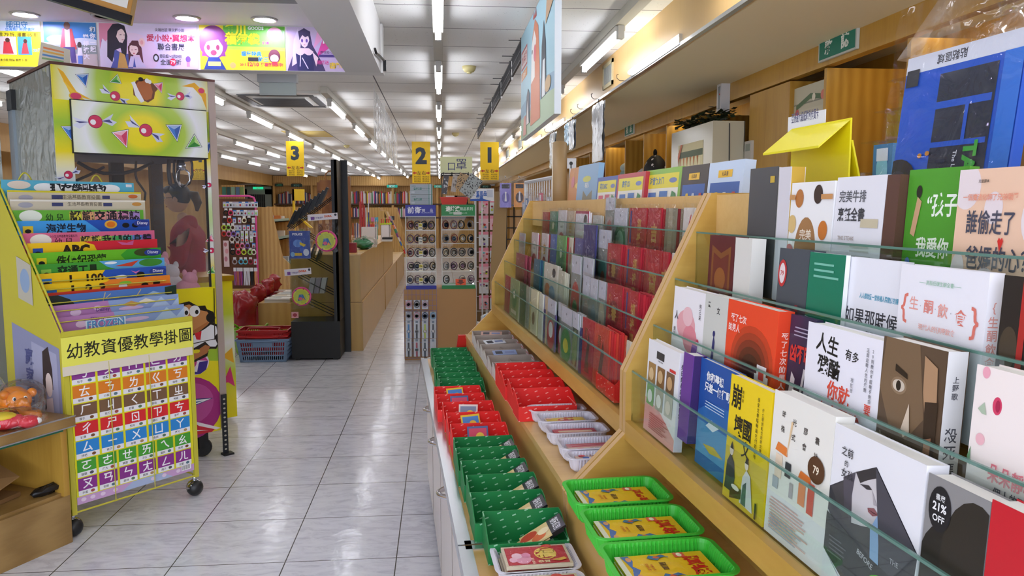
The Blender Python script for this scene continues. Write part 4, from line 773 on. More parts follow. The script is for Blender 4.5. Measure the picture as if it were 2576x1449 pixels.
book(0.114, (2118, 641), (2262, 664), [('t', '如果那時候', .5, .56, .13, '#3c3c44', {'w': .92, 'fill': 1}), ('t', '好好說了', .24, .42, .06, '#55555c', {'w': .4}), ('t', '「對不起」', .74, .40, .13, '#33333a', {'w': .56}), ('t', '人人都說愛一堂修補人際關係的課', .62, .72, .045, '#3a9ab8', {'w': .66})]+lines(.1, .9, .28, 4, .04, '#7ab8c4'), '#ecebf2', 'white book with large black serif title and blue lines, third tier', 0.014, 0.215, fu=.1315)
book(0.102, (2256, 664), (2476, 686), [('t', '{', .08, .72, .2, '#e07a6c'), ('t', '生', .2, .76, .09, '#e8a49a'), ('t', '酮', .38, .75, .09, '#e58a7e'), ('t', '飲', .55, .74, .09, '#e8a49a'), ('t', '食', .75, .72, .1, '#e07a6c'), ('t', '}', .9, .7, .2, '#e07a6c'), ('t', '·', .29, .75, .05, '#9a9aa0'), ('t', '·', .47, .745, .05, '#9a9aa0'), ('t', '·', .65, .735, .05, '#9a9aa0'), ('t', '現代人的健康飲食', .5, .62, .04, '#eab4ac', {'w': .7}), ('t', '——高脂低碳生酮全書——', .5, .9, .03, '#9ac0a8', {'w': .7}), ('v', '宗田哲男', .86, .5, .035, '#6a6a72'), ('v', '生酮', .14, .55, .03, '#8a8a92'), ('p', [(.45, .2), (.44, .38), (.52, .38), (.53, .2)], '#c8502a'), ('r', .44, .38, .52, .44, '#e0a040'), ('l', .46, .44, .46, .52, .01, '#8a8a8a'), ('l', .5, .44, .5, .52, .01, '#8a8a8a'), ('e', .49, .12, .1, .06, '#3a3a3e')], '#efecf2', 'white diet book with orange tools and red braces, standing forward in third tier', 0.022, 0.225, sp_art=[('v', '{生酮飲食}', .5, .8, .07, '#e0a098')], lean=5, fu=.1225)
book(0.122, (2508, 690), (2600, 704), [('r', 0, 0, 1, 1, '#2a2320'), ('e', .3, .6, .25, .12, '#4a3e30'), ('r', .55, 0, .72, 1, '#b02a26')], '#2a2320', 'dark book with red stripe at near end of third tier', 0.04, 0.22)
# --- top tier
book(0.175, (1880, 424), (1950, 419), [('e', .35, .2, .25, .12, '#a23630'), ('p', [(.15, .12), (.3, .34), (.4, .2), (.55, .32), (.6, .1)], '#8a302c'), ('r', .75, .88, .9, .93, '#c9a83a')], '#4b4b4e', 'tall charcoal hardcover with dull red figures, far end of top tier', 0.03, 0.29, side='far', lean=4)
book(0.19, (1953, 419), (1982, 421), None, '#d7d3da', 'thick white book seen by its pages beside the charcoal hardcover', 0.04, 0.285, spine='#c9a23a', lean=4)
book(0.172, (1978, 457), (2088, 458), [('r', 0, 0, 1, 1, '#f0eeee'), ('e', .42, .42, .26, .3, '#a5774a'), ('t', '完美', .42, .58, .09, '#f2e6d6'), ('t', '醬料全書', .42, .42, .085, '#f2e6d6', {'w': .4})]+[('e', x, y, .1, .075, c) for x, y, c in ((.22, .87, '#b9743a'), (.66, .9, '#3a2620'), (.08, .66, '#d9b878'), (.82, .62, '#c8742c'), (.06, .42, '#b03a36'), (.82, .38, '#d8d4cc'), (.1, .16, '#e8e4e0'), (.78, .16, '#c8a040'), (.3, .06, '#8aa070'), (.56, .05, '#a05a40'))]+[('r', .75, .86, 1, .9, '#c9915a'), ('r', 0, .86, .14, .9, '#c9915a'), ('e', .5, .22, .1, .04, '#d8b83a')], '#f0eeee', 'white cookbook with brown oval and sauce spoons, top tier', 0.03, 0.25, lean=6)
book(0.165, (2090, 448), (2213, 437), [('r', 0, 0, 1, .22, '#4a4644'), ('p', [(0, .02), (.2, .2), (.7, .2), (.9, 0)], '#b5b2a6'), ('e', .45, .04, .3, .1, '#6a625a'), ('t', '完美牛排', .36, .86, .09, '#5a5a60', {'w': .56}), ('t', '烹飪全書', .36, .73, .1, '#3c3c42', {'w': .56, 'b': .02}), ('r', .58, .64, .92, .7, '#c9bda0'), ('t', 'THE STEAK', .3, .56, .04, '#a89a94', {'w': .4})]+lines(.4, .95, .5, 7, .035, '#c4c0c0'), '#e6e4ea', 'glossy white steak cookbook leaning in the top tier', 0.03, 0.26, lean=8)
book(0.19, (2214, 440), (2246, 438), None, '#5a3a30', 'thick brown book squeezed between steak cookbook and green book', 0.04, 0.25, lean=8)
book(0.168, (2247, 434), (2420, 412), [('r', 0, 0, 1, 1, '#4f9c2c'), ('t', '“孩子', .62, .78, .15, '#f0f6ea', {'w': .5, 'b': .02}), ('t', '我愛你', .52, .52, .13, '#e8f2e0', {'w': .56, 'b': .02}), ('t', '所以想懂你', .5, .33, .1, '#cfe6bf', {'w': .7, 'b': .02}), ('e', .22, .86, .05, .04, '#2a2a20'), ('p', [(.12, .6), (.2, .83), (.28, .8), (.2, .58)], '#c9a07a'), ('e', .12, .4, .05, .05, '#4a78c0'), ('p', [(.02, .12), (.08, .36), (.18, .36), (.16, .1)], '#9ab0c8'), ('e', .45, .1, .1, .05, '#88c43a'), ('e', .75, .05, .1, .05, '#c09a80')], '#4f9c2c', 'green parenting book with white handwritten title, top tier', 0.016, 0.255, lean=7, fu=.193)
book(0.155, (2318, 441), (2640, 402), [('r', 0, 0, 1, 1, '#eec6aa')]+[('e', x, y, a, b, '#e9dadb') for x, y, a, b in ((.1, .9, .16, .13), (.42, .78, .1, .09), (.85, .72, .13, .14), (.08, .42, .08, .1), (.4, .34, .13, .11), (.8, .3, .12, .11), (.6, .1, .1, .1))]+[('t', '誰偷走了', .4, .7, .14, '#4a4a5a', {'w': .52, 'b': .015}), ('t', '爸媽的心？', .5, .5, .14, '#4a4a5a', {'w': .66, 'b': .015}), ('p', [(.54, .54), (.51, .6), (.525, .62), (.54, .605), (.555, .62), (.57, .6)], '#d8302c'), ('t', '一個魔法化解了兄弟戰爭', .38, .84, .04, '#e89a80', {'w': .6}), ('t', '兒童讀本', .3, .93, .02, '#6a5a50'), ('e', .25, .2, .06, .07, '#3a2c26'), ('p', [(.17, .0), (.21, .16), (.3, .16), (.34, 0)], '#8a7a6a'), ('e', .5, .12, .05, .06, '#3a2c26'), ('p', [(.42, .0), (.46, .08), (.56, .08), (.6, 0)], '#d8c8b8'), ('p', [(.62, 0), (.7, .12), (1, .1), (1, 0)], '#c0a888')], '#eec6aa', 'peach picture book with white spots and large dark title, near end of top tier', 0.014, 0.27, lean=7, fu=.1785)
# ================================================================ claw machine
CM = TR(-0.024, 0.066, 0) @ TR(-2.05, 4.45, 0) @ RZ(39) @ TR(0, 0.035, 0)
def m_print_rad(name, cx, cz, sx, sz, stops, rough=0.25):
    m, nd, lk, b = graph(name, rough)
    tc = nd('TexCoord'); mp = nd('Mapping'); mp.inputs['Location'].default_value = (-cx*sx, 0, -cz*sz); mp.inputs['Scale'].default_value = (sx, 0, sz); lk(tc, 'Object', mp, 0)
    ln = nd('VectorMath', operation='LENGTH'); lk(mp, 0, ln, 0); r = ramp(nd, stops); lk(ln, 'Value', r, 'Fac'); lk(r, 'Color', b, 'Base Color'); return m
YG = [(0.0, '#f4e414'), (0.22, '#efe01a'), (0.36, '#a6cc3a'), (0.5, '#b4d252'), (0.66, '#eef0f4'), (0.8, '#e6ecd8'), (1.0, '#e8da18')]
P_HEAD = m_print_rad('candy_print_header', .45, 2.27, 2.2, 1.4, YG)
P_LID = m_print_rad('candy_print_lid', .46, 2.04, 2.1, 2.6, YG)
P_SIDE = m_print_rad('candy_print_strip', .45, 1.55, .2, 1.15, [(0, '#a9cf3c'), (.25, '#e9ecef'), (.42, '#eeda1c'), (.6, '#9cc63a'), (.75, '#e9e11e'), (1, '#eee21a')])
P_LOW = mat('#efe018', 0.3)
ALU = mat('#b9a9a0', 0.4, 0.35); GASK = mat('#1b1b1d', 0.5)
def xform(pts, cx, cz, s, rot):
    a = R(rot); return [(cx+s*(x*math.cos(a)-z*math.sin(a)), cz+s*(x*math.sin(a)+z*math.cos(a))) for x, z in pts]
def candy(cx, cz, s, rot):
    return [('p', xform([(-.4, 0), (-1.5, .5), (-1.2, .1), (-1.6, -.1), (-1.2, -.4)], cx, cz, s, rot), '#d9dcee'), ('p', xform([(.4, 0), (1.4, .45), (1.1, .05), (1.5, -.2), (1.1, -.45)], cx, cz, s, rot), '#cfd3ea'),
            ('p', xform([(-.4, 0), (-1.4, .2), (-1.1, 0)], cx, cz, s, rot), '#3b3f7c'), ('p', xform([(.4, 0), (1.2, -.25), (1.0, .05)], cx, cz, s, rot), '#3b3f7c'), ('e', cx, cz, .5*s, .5*s, '#7a1c48'), ('e', cx, cz, .46*s, .46*s, '#d2285a'), ('e', cx-.16*s, cz-.05*s, .2*s, .2*s, '#f4f0f4')]
def arrow(cx, cz, s, rot, c):
    a, b, d = c; o = [(-.5, .5), (.55, .3), (-.1, -.75)]
    return [('p', xform([(-.62, .6), (.68, .36), (-.12, -.92)], cx, cz, s, rot), '#2a3550'), ('p', xform([(-.57, .56), (.63, .33), (-.11, -.86)], cx, cz, s, rot), '#f6f6fa'), ('p', xform([o[0], o[1], (-.05, .1)], cx, cz, s, rot), b), ('p', xform([o[1], o[2], (-.05, .1)], cx, cz, s, rot), a), ('p', xform([o[2], o[0], (-.05, .1)], cx, cz, s, rot), d)]
BL, PK, GN = ('#2a5cb0', '#9db8e0', '#3f7fd0'), ('#d03060', '#f2b8c8', '#e87890'), ('#2f8a3a', '#b8dc8a', '#6cb84a')
t = thing('claw_machine', 'tall yellow and green arcade claw machine printed with candies and a dog, on casters', 'arcade machine', CM)
g = G(); g.box(0, 0.9, 0.012, 0.94, 0.17, 1.0, mat('#9a9080', 0.5)); g.box(0, 0.9, 0.012, 0.94, 2.2, 2.375, mat('#55524e', 0.5)); g.box(-0.01, 0.905, -0.01, 0.95, 2.375, 2.39, mat('#5e3a30', 0.5))
for x0, x1, y0, y1 in ((0, .04, .9, .94), (.86, .9, .9, .94), (0, .03, .012, .05)): g.box(x0, x1, y0, y1, 1.02, 2.2, mat('#9aa0a4', 0.35, .6))
g.box(0.04, 0.86, 0.05, 0.9, 1.9, 2.2, mat('#3d3d50', 0.6)); g.done('cabinet', t)
g = G(); g.box(0, .86, -0.002, .012, 2.19, 2.375, P_HEAD); g.box(0, .09, -.002, .012, 1.1, 2.19, P_SIDE); g.box(.83, .86, -.002, .012, 1.1, 2.19, P_SIDE)
it = [('p', [(.03, 2.36), (.09, 2.22), (.2, 2.2), (.12, 2.24), (.06, 2.34)], '#f0b428'), ('p', [(.7, 2.33), (.78, 2.36), (.85, 2.3), (.85, 2.2), (.82, 2.28), (.77, 2.33)], '#f0b428'), ('p', [(.05, 2.3), (.11, 2.2), (.17, 2.19), (.12, 2.23)], '#f4c838'), ('e', .115, 2.215, .035, .022, '#e8b832'), ('e', .115, 2.215, .028, .018, '#d83a68'), ('e', .82, 2.315, .024, .02, '#eec030'), ('e', .82, 2.315, .019, .016, '#d83a68')]
it += arrow(.16, 2.315, .055, 20, BL)+arrow(.33, 2.325, .045, -60, GN)+arrow(.57, 2.315, .045, 25, PK)+candy(.32, 2.235, .055, -25)+candy(.69, 2.27, .05, 10)
it += [('p', [(.42, 2.3), (.44, 2.335), (.49, 2.35), (.53, 2.33), (.545, 2.29), (.535, 2.24), (.5, 2.215), (.46, 2.23), (.42, 2.25)], '#6b3315'), ('p', [(.43, 2.3), (.45, 2.33), (.49, 2.34), (.52, 2.32), (.53, 2.28), (.52, 2.24), (.49, 2.225), (.45, 2.25)], '#b0602a'), ('p', [(.41, 2.32), (.43, 2.33), (.45, 2.28), (.48, 2.22), (.46, 2.21), (.43, 2.25), (.42, 2.3)], '#f2f0f2'), ('e', .465, 2.345, .014, .012, '#1c1414'), ('e', .5, 2.34, .013, .013, '#f4f4f4'), ('e', .515, 2.335, .01, .012, '#f4f4f4'), ('p', [(.53, 2.33), (.56, 2.3), (.545, 2.28)], '#6b3315')]
it += arrow(.075, 2.02, .06, 15, BL)+arrow(.845, 1.98, .05, 15, BL)+arrow(.84, 1.4, .04, -60, PK)+candy(.055, 1.78, .045, 30)+candy(.845, 1.74, .03, 20)+candy(.845, 1.33, .035, 0)+arrow(.84, 1.2, .04, -60, GN)
g.art(it, 1, 1, TR(0, -.002, 0), .0002, .3); g.done('printed_front', t)
g = G(); g.box(.085, .835, -.03, -.002, 1.905, 2.19, P_LID); g.box(.08, .84, -.02, -.004, 1.9, 2.196, GASK)
g.art(candy(.2, 2.08, .075, 10)+candy(.47, 2.05, .075, -25)+arrow(.34, 2.005, .075, 25, PK)+arrow(.64, 2.06, .075, 15, BL)+arrow(.75, 1.99, .07, -50, GN), 1, 1, TR(0, -.03, 0), .0002, .3); g.done('hinged_lid', t)
CGL = clear('#fafbfc', 0.015, 0.02, 0, 40, 0.03, '#dfe0ea', .08)
g = G(); g.box(.09, .83, .002, .006, 1.1, 1.905, CGL); g.box(.825, .835, -.006, .01, 1.1, 1.905, GASK); g.done('front_window', t)
g = G(); g.box(.04, .86, .92, .924, 1.02, 1.9, clear('#fafbfc', 0.01, 0.02, fr=.05)); g.box(.88, .884, .05, .9, 1.02, 1.9, clear('#fafbfc', 0.01, 0.02, fr=.05)); g.done('rear_windows', t)
g = G(); g.box(0, .86, -.002, .012, .165, 1.1, P_LOW)
it = [('p', [(.6, .66), (.86, .62), (.86, .86), (.6, .86)], '#a2c832'), ('e', .65, .34, .225, .205, '#a8257c'), ('e', .68, .37, .14, .13, '#bc4a96'), ('e', .715, .625, .085, .075, '#e8d8ec'), ('p', [(.66, .64), (.7, .69), (.76, .685), (.795, .63), (.74, .64), (.69, .58)], '#c03a8a'), ('p', [(.7, .555), (.74, .63), (.795, .63), (.78, .575), (.74, .552)], '#3a2a8a'), ('p', [(.64, .6), (.69, .6), (.7, .555), (.66, .57)], '#2a70c0'), ('l', .715, .57, .735, .655, .014, '#f0e8f4')]
it += [('p', [(.6, .33), (.82, .385), (.6, .41)], '#20407c'), ('p', [(.6, .34), (.805, .383), (.6, .4)], '#f4f4fa'), ('p', [(.6, .35), (.75, .378), (.6, .385)], '#2a5cb0'), ('p', [(.45, .17), (.47, .24), (.58, .27), (.7, .24), (.82, .18), (.8, .165), (.45, .165)], '#d02434'), ('p', [(.66, .27), (.86, .18), (.83, .175), (.72, .22)], '#f4f0f2'), ('p', [(.6, .22), (.78, .18), (.62, .2)], '#f4f0f2'), ('e', .54, .25, .03, .015, '#5aa0e0'), ('e', .5, .21, .03, .015, '#5aa0e0')]
it += [('p', [(.62, .76), (.60, .95), (.63, 1.01), (.69, 1.02), (.72, 1.0), (.745, .985), (.79, .985), (.80, .96), (.84, .94), (.853, .9), (.84, .87), (.868, .85), (.875, .80), (.86, .765), (.868, .73), (.85, .70), (.815, .705), (.78, .70), (.80, .69), (.79, .66), (.70, .63), (.62, .65)], '#1d1208'),
    ('p', [(.61, .9), (.63, .99), (.69, 1.0), (.75, .96), (.8, .945), (.83, .9), (.8, .86), (.72, .83), (.63, .82)], '#c98a52'), ('p', [(.62, .85), (.7, .83), (.76, .86), (.81, .885), (.8, .86), (.74, .82), (.64, .8)], '#b5703a'), ('e', .655, .955, .032, .036, '#f6f6f6'), ('e', .722, .955, .034, .036, '#f6f6f6'), ('e', .67, .95, .011, .014, '#101010'), ('e', .735, .948, .011, .014, '#101010'), ('e', .82, .905, .028, .03, '#120d0c'),
    ('p', [(.63, .79), (.70, .80), (.78, .835), (.82, .86), (.855, .845), (.862, .8), (.84, .78), (.858, .73), (.845, .715), (.81, .72), (.78, .755), (.7, .72), (.62, .67), (.62, .72)], '#f0f1f6'), ('p', [(.715, .815), (.76, .825), (.75, .77), (.725, .775)], '#d8202c'), ('p', [(.64, .655), (.7, .69), (.78, .735), (.81, .72), (.79, .68), (.7, .645)], '#b87442'), ('e', .72, .70, .025, .012, '#efe018'),
    ('l', .842, .76, .85, 1.09, .006, '#2a2410'), ('l', .63, .745, .842, .765, .005, '#2a2410')]
g.art(it, 1, 1, TR(0, -.002, 0), .0002, .3); g.done('lower_door', t)
g = G(); g.box(.86, .902, -.012, .02, .18, 2.375, ALU); g.done('corner_strip', t)['label'] = 'pinkish aluminium corner strip'
g = G(); g.box(-.004, 0, .03, .93, 1.0, 2.37, clear('#e4e8e0', 0.22, 0.12, .9, 7, .5, '#bfc2b4')); g.box(-.02, 0, .82, .93, 1.0, 2.32, mat('#8d98a0', .35, .4)); g.box(-.03, -.0, .78, .9, 2.2, 2.32, GASK)
for x, z, c in ((.2, 1.9, '#8a9068'), (.4, 2.1, '#9a8a60'), (.28, 2.12, '#7a4038'), (.45, 1.6, '#6f7a56'), (.62, 1.85, '#a09a7a'), (.12, 1.65, '#6a3830')): g.prism([(x+.1*math.cos(k)*rr(.6, 1.2), z+.2*math.sin(k)*rr(.6, 1.2)) for k in (0, .8, 1.6, 2.4, 3.2, 4, 5)], 0, .002, mat(c, .6), Matrix(((0, 0, 1, .006), (1, 0, 0, 0), (0, 1, 0, 0), (0, 0, 0, 1))))
g.done('side_window', t)['label'] = 'side window under crinkled plastic film'
def cmp(px, py, y):
    n = CM.to_3x3() @ Vector((0, 1, 0)); p = onplane(px, py, CM @ Vector((0, y, 0)), n); q = CM.inverted() @ p; return (q.x, y, q.z)
g = G()
for px0, px1, y in ((384, 412, .78),): a = cmp(px0, 500, y); b = cmp(px1, 500, y); g.box(a[0], b[0], y, y+.06, 1.02, 1.92, mat('#3b2c26', .5))
a = cmp(300, 420, .8); g.box(a[0]-.05, a[0]+.03, .8, .86, 1.5, 1.9, mat('#33302f', .5)); g.done('gantry_post', t)
g = G(); g.tube([cmp(x, y, .3) for x, y in ((195, 408), (225, 425), (260, 436), (310, 436), (350, 426), (385, 408))], .011, mat('#2b2b2e', .5), 7); g.tube([cmp(x, y, .3) for x, y in ((190, 455), (225, 440), (262, 420))], .009, mat('#4a4240', .5), 6)
g.tube([cmp(x, y, .35) for x, y in ((342, 405), (341, 440), (345, 455), (356, 470), (366, 485), (364, 505))], .007, mat('#3a3a3c', .5), 6)
for L in (((426, 390), (424, 430), (428, 462), (437, 471), (446, 463), (448, 430), (450, 392)), ((476, 388), (483, 412), (484, 440), (476, 462), (458, 470), (443, 462), (437, 440), (438, 410), (441, 390))): g.tube([cmp(x, y, .22) for x, y in L], .013 if L[0][0] == 426 else .008, mat('#2a2a2e', .4), 8)
g.done('cables', t, None, True)
g = G(); c = cmp(456, 430, .22); g.tube([(c[0], c[1], 1.9), (c[0], c[1], c[2]+.02)], .022, mat('#5a5a60', .3, .8), 10)
for q in range(3): a = R(90+120*q); g.tube([(c[0], c[1], c[2]+.03), (c[0]+.045*math.cos(a), c[1]+.045*math.sin(a), c[2]-.01), (c[0]+.05*math.cos(a), c[1]+.05*math.sin(a), c[2]-.06), (c[0]+.015*math.cos(a), c[1]+.015*math.sin(a), c[2]-.1)], .006, CHROME, 6)
g.ball((c[0], c[1], c[2]+.03), .03, mat('#c8c8d2', .15, .9)); g.done('claw', t, None, True)
g = G(); g.lathe([(0, -.022), (.055, -.022), (.06, -.01), (.06, .01), (.055, .022), (0, .022)], mat('#1d1d1f', .6), TR(.76, .06, .06) @ RZ(-35) @ RX(90), 20); g.box(.73, .79, .03, .1, .06, .17, GASK, None); g.done('caster', t)
g = G(); g.lathe([(0, -.022), (.055, -.022), (.06, -.01), (.06, .01), (.055, .022), (0, .022)], mat('#1d1d1f', .6), TR(.12, .06, .06) @ RX(90), 20); g.box(.09, .15, .03, .1, .06, .17, GASK); g.done('caster', t)
g = G(); X = TR(.878, -.02, 0)
g.box(-.018, .018, -.006, 0, .0, .4, mat('#2f3238', .4, .5), X); g.box(.014, .018, -.006, .03, .0, .4, mat('#2f3238', .4, .5), X); g.box(-.02, .045, -.03, .03, 0, .012, GASK, X)
for k in range(12): g.prism([(.008*math.cos(q*PI/5), .006*math.sin(q*PI/5)) for q in range(10)], 0, .0006, mat('#b9b6a8', .5), X @ TR(0, -.0062, .04+.03*k) @ RX(90))
g.done('leg', t)['label'] = 'perforated black steel levelling leg'
# soft prizes heaped inside the machine
def plush(M, parts, name, label, cat, group=None):
    t = thing(name, label, cat, M, group)
    for pn, shapes in parts:
        g = G()
        for c, r, m in shapes: g.ball(c, r, mat(m, .9, 0, .2, .3, 120) if isinstance(m, str) else m, 16)
        g.done(pn, t, None, True)
    return t
for i, (x, y, r, c, lab) in enumerate([(.74, .68, .11, '#e9a9b8', 'large pink plush against the rear glass of the claw machine'), (.745, .15, .075, '#eaa2b6', 'small pink plush cushion at the front right of the claw machine'), (.54, .25, .10, '#e8e4e0', 'big white plush low behind the charts inside the claw machine'), (.72, .41, .09, '#e2dcde', 'white plush with round ears inside the claw machine'), (.46, .6, .09, '#d98fa0', 'rose pink plush in the middle of the claw machine heap'), (.3, .32, .11, '#d8b0b8', 'pale rose plush at the left of the claw machine heap'), (.22, .66, .09, '#c9a6a2', 'dusty pink plush at the back of the claw machine')]):
    plush(CM @ TR(x, y, 1.002+r*.95), [('body', [((0, 0, 0), (r*1.1, r*.9, r*.95), c)]), ('head', [((r*.2, -r*.1, r*.95), r*.62, c)]), ('ear', [((-r*.25, -r*.1, r*1.5), (r*.2, r*.14, r*.3), c)]), ('ear', [((r*.6, -r*.1, r*1.45), (r*.2, r*.14, r*.3), c)])], 'plush_toy', lab, 'plush toy', 'plush prizes in the claw machine')
# second machine on the far side
BM = TR(-1.54, 5.93, 0) @ RZ(39)
t = thing('arcade_machine', 'low yellow arcade machine with a gold rim, standing behind the claw machine', 'arcade machine', BM)
g = G(); g.box(-.3, 0, 0, .45, .03, 1.06, m_print_rad('yellow_green_print', -.05, .6, 1, 1.4, [(0, '#eef0e8'), (.3, '#c8d840'), (.6, '#e8da20'), (1, '#eee018')])); g.art([('p', [(-.1, .5), (-.02, .56), (-.01, .44)], '#e8b020'), ('p', [(-.1, .3), (-.04, .42), (-.01, .26), (-.06, .3)], '#d03070')], 1, 1); g.done('cabinet', t)
g = G(); g.box(-.31, .01, -.01, .46, 1.06, 1.10, mat('#c9a21e', .25, .6)); g.done('gold_rim', t)
t = thing('claw_machine', 'second claw machine under crinkled film at the far left, behind the yellow and green one', 'arcade machine', CM)
g = G(); g.box(-.95, -.06, .99, 1.9, .05, 1.0, mat('#8f8a78', .5)); g.box(-.95, -.06, .99, 1.9, 2.2, 2.36, mat('#6a6a66', .5))
for x in (-.95, -.1): g.box(x, x+.04, .99, 1.03, 1.0, 2.2, mat('#9aa0a4', .35, .5)); g.box(x, x+.04, 1.86, 1.9, 1.0, 2.2, mat('#9aa0a4', .35, .5))
g.done('cabinet', t)
g = G(); g.box(-.95, -.06, .982, .988, .3, 2.34, clear('#e4e8e0', 0.22, 0.12, .9, 7, .5, '#bfc2b4')); g.done('film_window', t)
g = G(); g.ball((-.25, 1.3, 1.2), (.2, .2, .2), '#7d8a76'); g.done('plush_heap', t, None, True)
# ================================================================ yellow rack of hanging wall charts
WM = TR(-1.785, 3.84, 0) @ RZ(50)
YEL = mat('#c6bd3a', .4)
t = thing('chart_rack', 'yellow wire rack on casters holding stepped school wall charts', 'display rack', WM)
W_, D_ = .66, .59
CHY = [.10, .14, .17, .195, .22, .25, .268, .306, .337, .377, .43, .46, .485, .515, .55]
g = G()
for x in (0, W_): g.box(x-.012, x+.012, -.006, .012, .11, 1.0, YEL); g.box(x-.01, x+.01, D_-.012, D_, .11, 1.73, YEL)
for a, b in (((0, 0, .12), (W_, 0, .12)), ((0, .012, .17), (W_, .012, .17)), ((0, D_, .12), (W_, D_, .12)), ((0, 0, .12), (0, D_, .12)), ((W_, 0, .12), (W_, D_, .12)), ((0, 0, 1.0), (0, D_, 1.74)), ((0, D_, 1.735), (W_, D_, 1.735))): g.tube([a, b], .005, YEL, 6)
g.box(-.01, W_+.01, -.008, .006, .985, 1.012, YEL)
for x in (.2, .41): g.tube([(x, -.012, .12), (x, -.012, .84)], .0025, YEL, 5)
for y in CHY: y -= .008; z = 1.0+.74*(y/D_)-.07; g.tube([(0, y, z), (W_, y, z)], .003, YEL, 5)
for x in (.13, .5): g.tube([(x-.035+.07*q/8, D_, 1.735+.045*math.sin(PI*q/8)) for q in range(9)], .004, YEL, 5)
g.done('frame', t)
g = G(); Ms = Matrix(((0, 0, 1, -.012), (1, 0, 0, 0), (0, 1, 0, 0), (0, 0, 0, 1)))
g.prism([(0, .14), (.0, 1.0), (D_, 1.735), (D_, .14)], -.003, 0, YEL, Ms)
sd = [('p', [(-.02, .5), (-.02, .93), (-.5, 1.02), (-.5, .5)], '#8f93b4'), ('p', [(-.05, .5), (-.05, .9), (-.3, .94), (-.3, .5)], '#a8abc8'), ('p', [(-.1, .82), (-.13, .93), (-.19, .9), (-.2, .74), (-.1, .72)], '#33282c'), ('e', -.14, .74, .035, .06, '#ead9d2'), ('p', [(-.09, .5), (-.11, .68), (-.19, .66), (-.22, .5)], '#e0cfd0'), ('p', [(-.17, .76), (-.2, .76), (-.19, .6), (-.175, .62)], '#33282c'), ('v', '嬴家有了', -.33, .86, .085, '#4a5288', {'b': .02}), ('p', [(-.25, 1.12), (-.25, 1.32), (-.4, 1.36), (-.4, 1.15)], '#bdb9a8'), ('e', -.32, 1.24, .05, .06, '#8ea8c8')]
g.art([(i[0], [(p[0], p[1]) for p in i[1]], i[2]) if i[0] == 'p' else i for i in sd], 1, 1, basis((-.0155, 0, 0), (0, -1, 0), (1, 0, 0), (0, 0, 1)), .0003); g.done('side_sheet', t)['label'] = 'yellow side sheet with a pasted portrait poster'
g = G(); g.box(-.02, W_+.005, -.014, -.010, .845, .985, mat('#ece95e', .6)); g.box(-.02, W_+.0, -.0135, -.0095, .80, .86, mat('#e2d8c6', .6)); g.art([('t', ch,   .038+.083*i, .915+.0*i, .082, '#25251a', {'b': .006}) for i, ch in enumerate('幼教資優教學掛圖')], 1, 1, TR(0, -.014, 0), .0002); g.done('title_card', t)['label'] = 'pale yellow title card with black lettering'
for x, y in ((.0, .02), (W_, .02), (0, D_), (W_, D_)):
    g = G(); g.ball((x, y, .045), .045, mat('#1a1a1c', .4), 16); g.ball((x, y+.004, .052), (.046, .04, .04), CHROME, 16); g.tube([(x, y, .08), (x, y, .12)], .012, STEEL, 8); g.done('caster', t, None, True)
def squash(j, f=.62):
    q = lambda y: 1-(1-y)*f
    if j[0] == 'r': return (j[0], j[1], q(j[2]), j[3], q(j[4]), j[5])
    if j[0] == 'e': return (j[0], j[1], q(j[2]), j[3], j[4]*.7, j[5])
    if j[0] == 'p': return ('p', [(x, q(y)) for x, y in j[1]], j[2])
    if j[0] == 'l': return ('l', j[1], q(j[2]), j[3], q(j[4]), j[5], j[6])
    return (j[0], j[1], j[2], q(j[3]), j[4]*1.02)+tuple(j[5:])
def chart(i, l, r, art_, base, label, h=.5):
    y = CHY[i]; n = WM.to_3x3() @ Vector((0, 1, 0)); p0 = WM @ Vector((0, y, 0)); iv = WM.inverted()
    a = iv @ onplane(*l, p0, n); b = iv @ onplane(*r, p0, n); w = b.x-a.x; zt = (a.z+b.z)/2; h = min(h, zt-.2)
    g = G(); g.box(0, w, 0, .0025, 0, h, mat(base, .35)); g.art([squash(j) for j in art_], w, h, None, .0003, .35)
    tag(g.done('wall_chart', None, WM @ TR(a.x, y, zt-h)), label, 'chart', 'school wall charts in the yellow rack')
D3 = lambda cx, cz: [('e', cx, cz, .075, .055, '#283c90'), ('t', 'Disney', cx, cz, .045, '#f0f0fa', {'w': .11})]
bump = lambda x0, x1, y, c: [('p', [(x0, .4)]+[(x0+(x1-x0)*q/10, y+.015*math.sin(q*1.7)) for q in range(11)]+[(x1, .4)], c)]
tagb = lambda c: [('r', .035, .78, .105, .915, c), ('e', .07, .83, .022, .03, '#15151a')]
ZHU = ['#8a3a90', '#e08022', '#7a5a40', '#d8262c', '#2a86d0', '#45a030', '#8a2f8a']
zrows = ['ㄅㄆㄇㄈㄉ', 'ㄊㄋㄌㄍㄎ', 'ㄏㄐㄑㄒㄓ', 'ㄔㄕㄖㄗㄘ', 'ㄙㄧㄨㄩㄚ', 'ㄛㄜㄝㄞㄟㄠ', 'ㄡㄢㄣㄤㄥㄦ']
zz = ['ㄅㄆㄇㄈㄉ', 'ㄅㄆㄇㄈㄉ']
words_ = ['包子螃蟹貓蘿蔔燈泡', '蜥蜴小鳥籃球公主咖啡', '猴子剪刀鉛筆香菇蜘蛛', '城堡獅子熱狗鑽石草莓', '掃把椅子烏鴉魚雨阿兄', '貓頭鷹大鵝葉子孩童貝殼老鷹', '手套安娜森林媽媽繩子兒童']
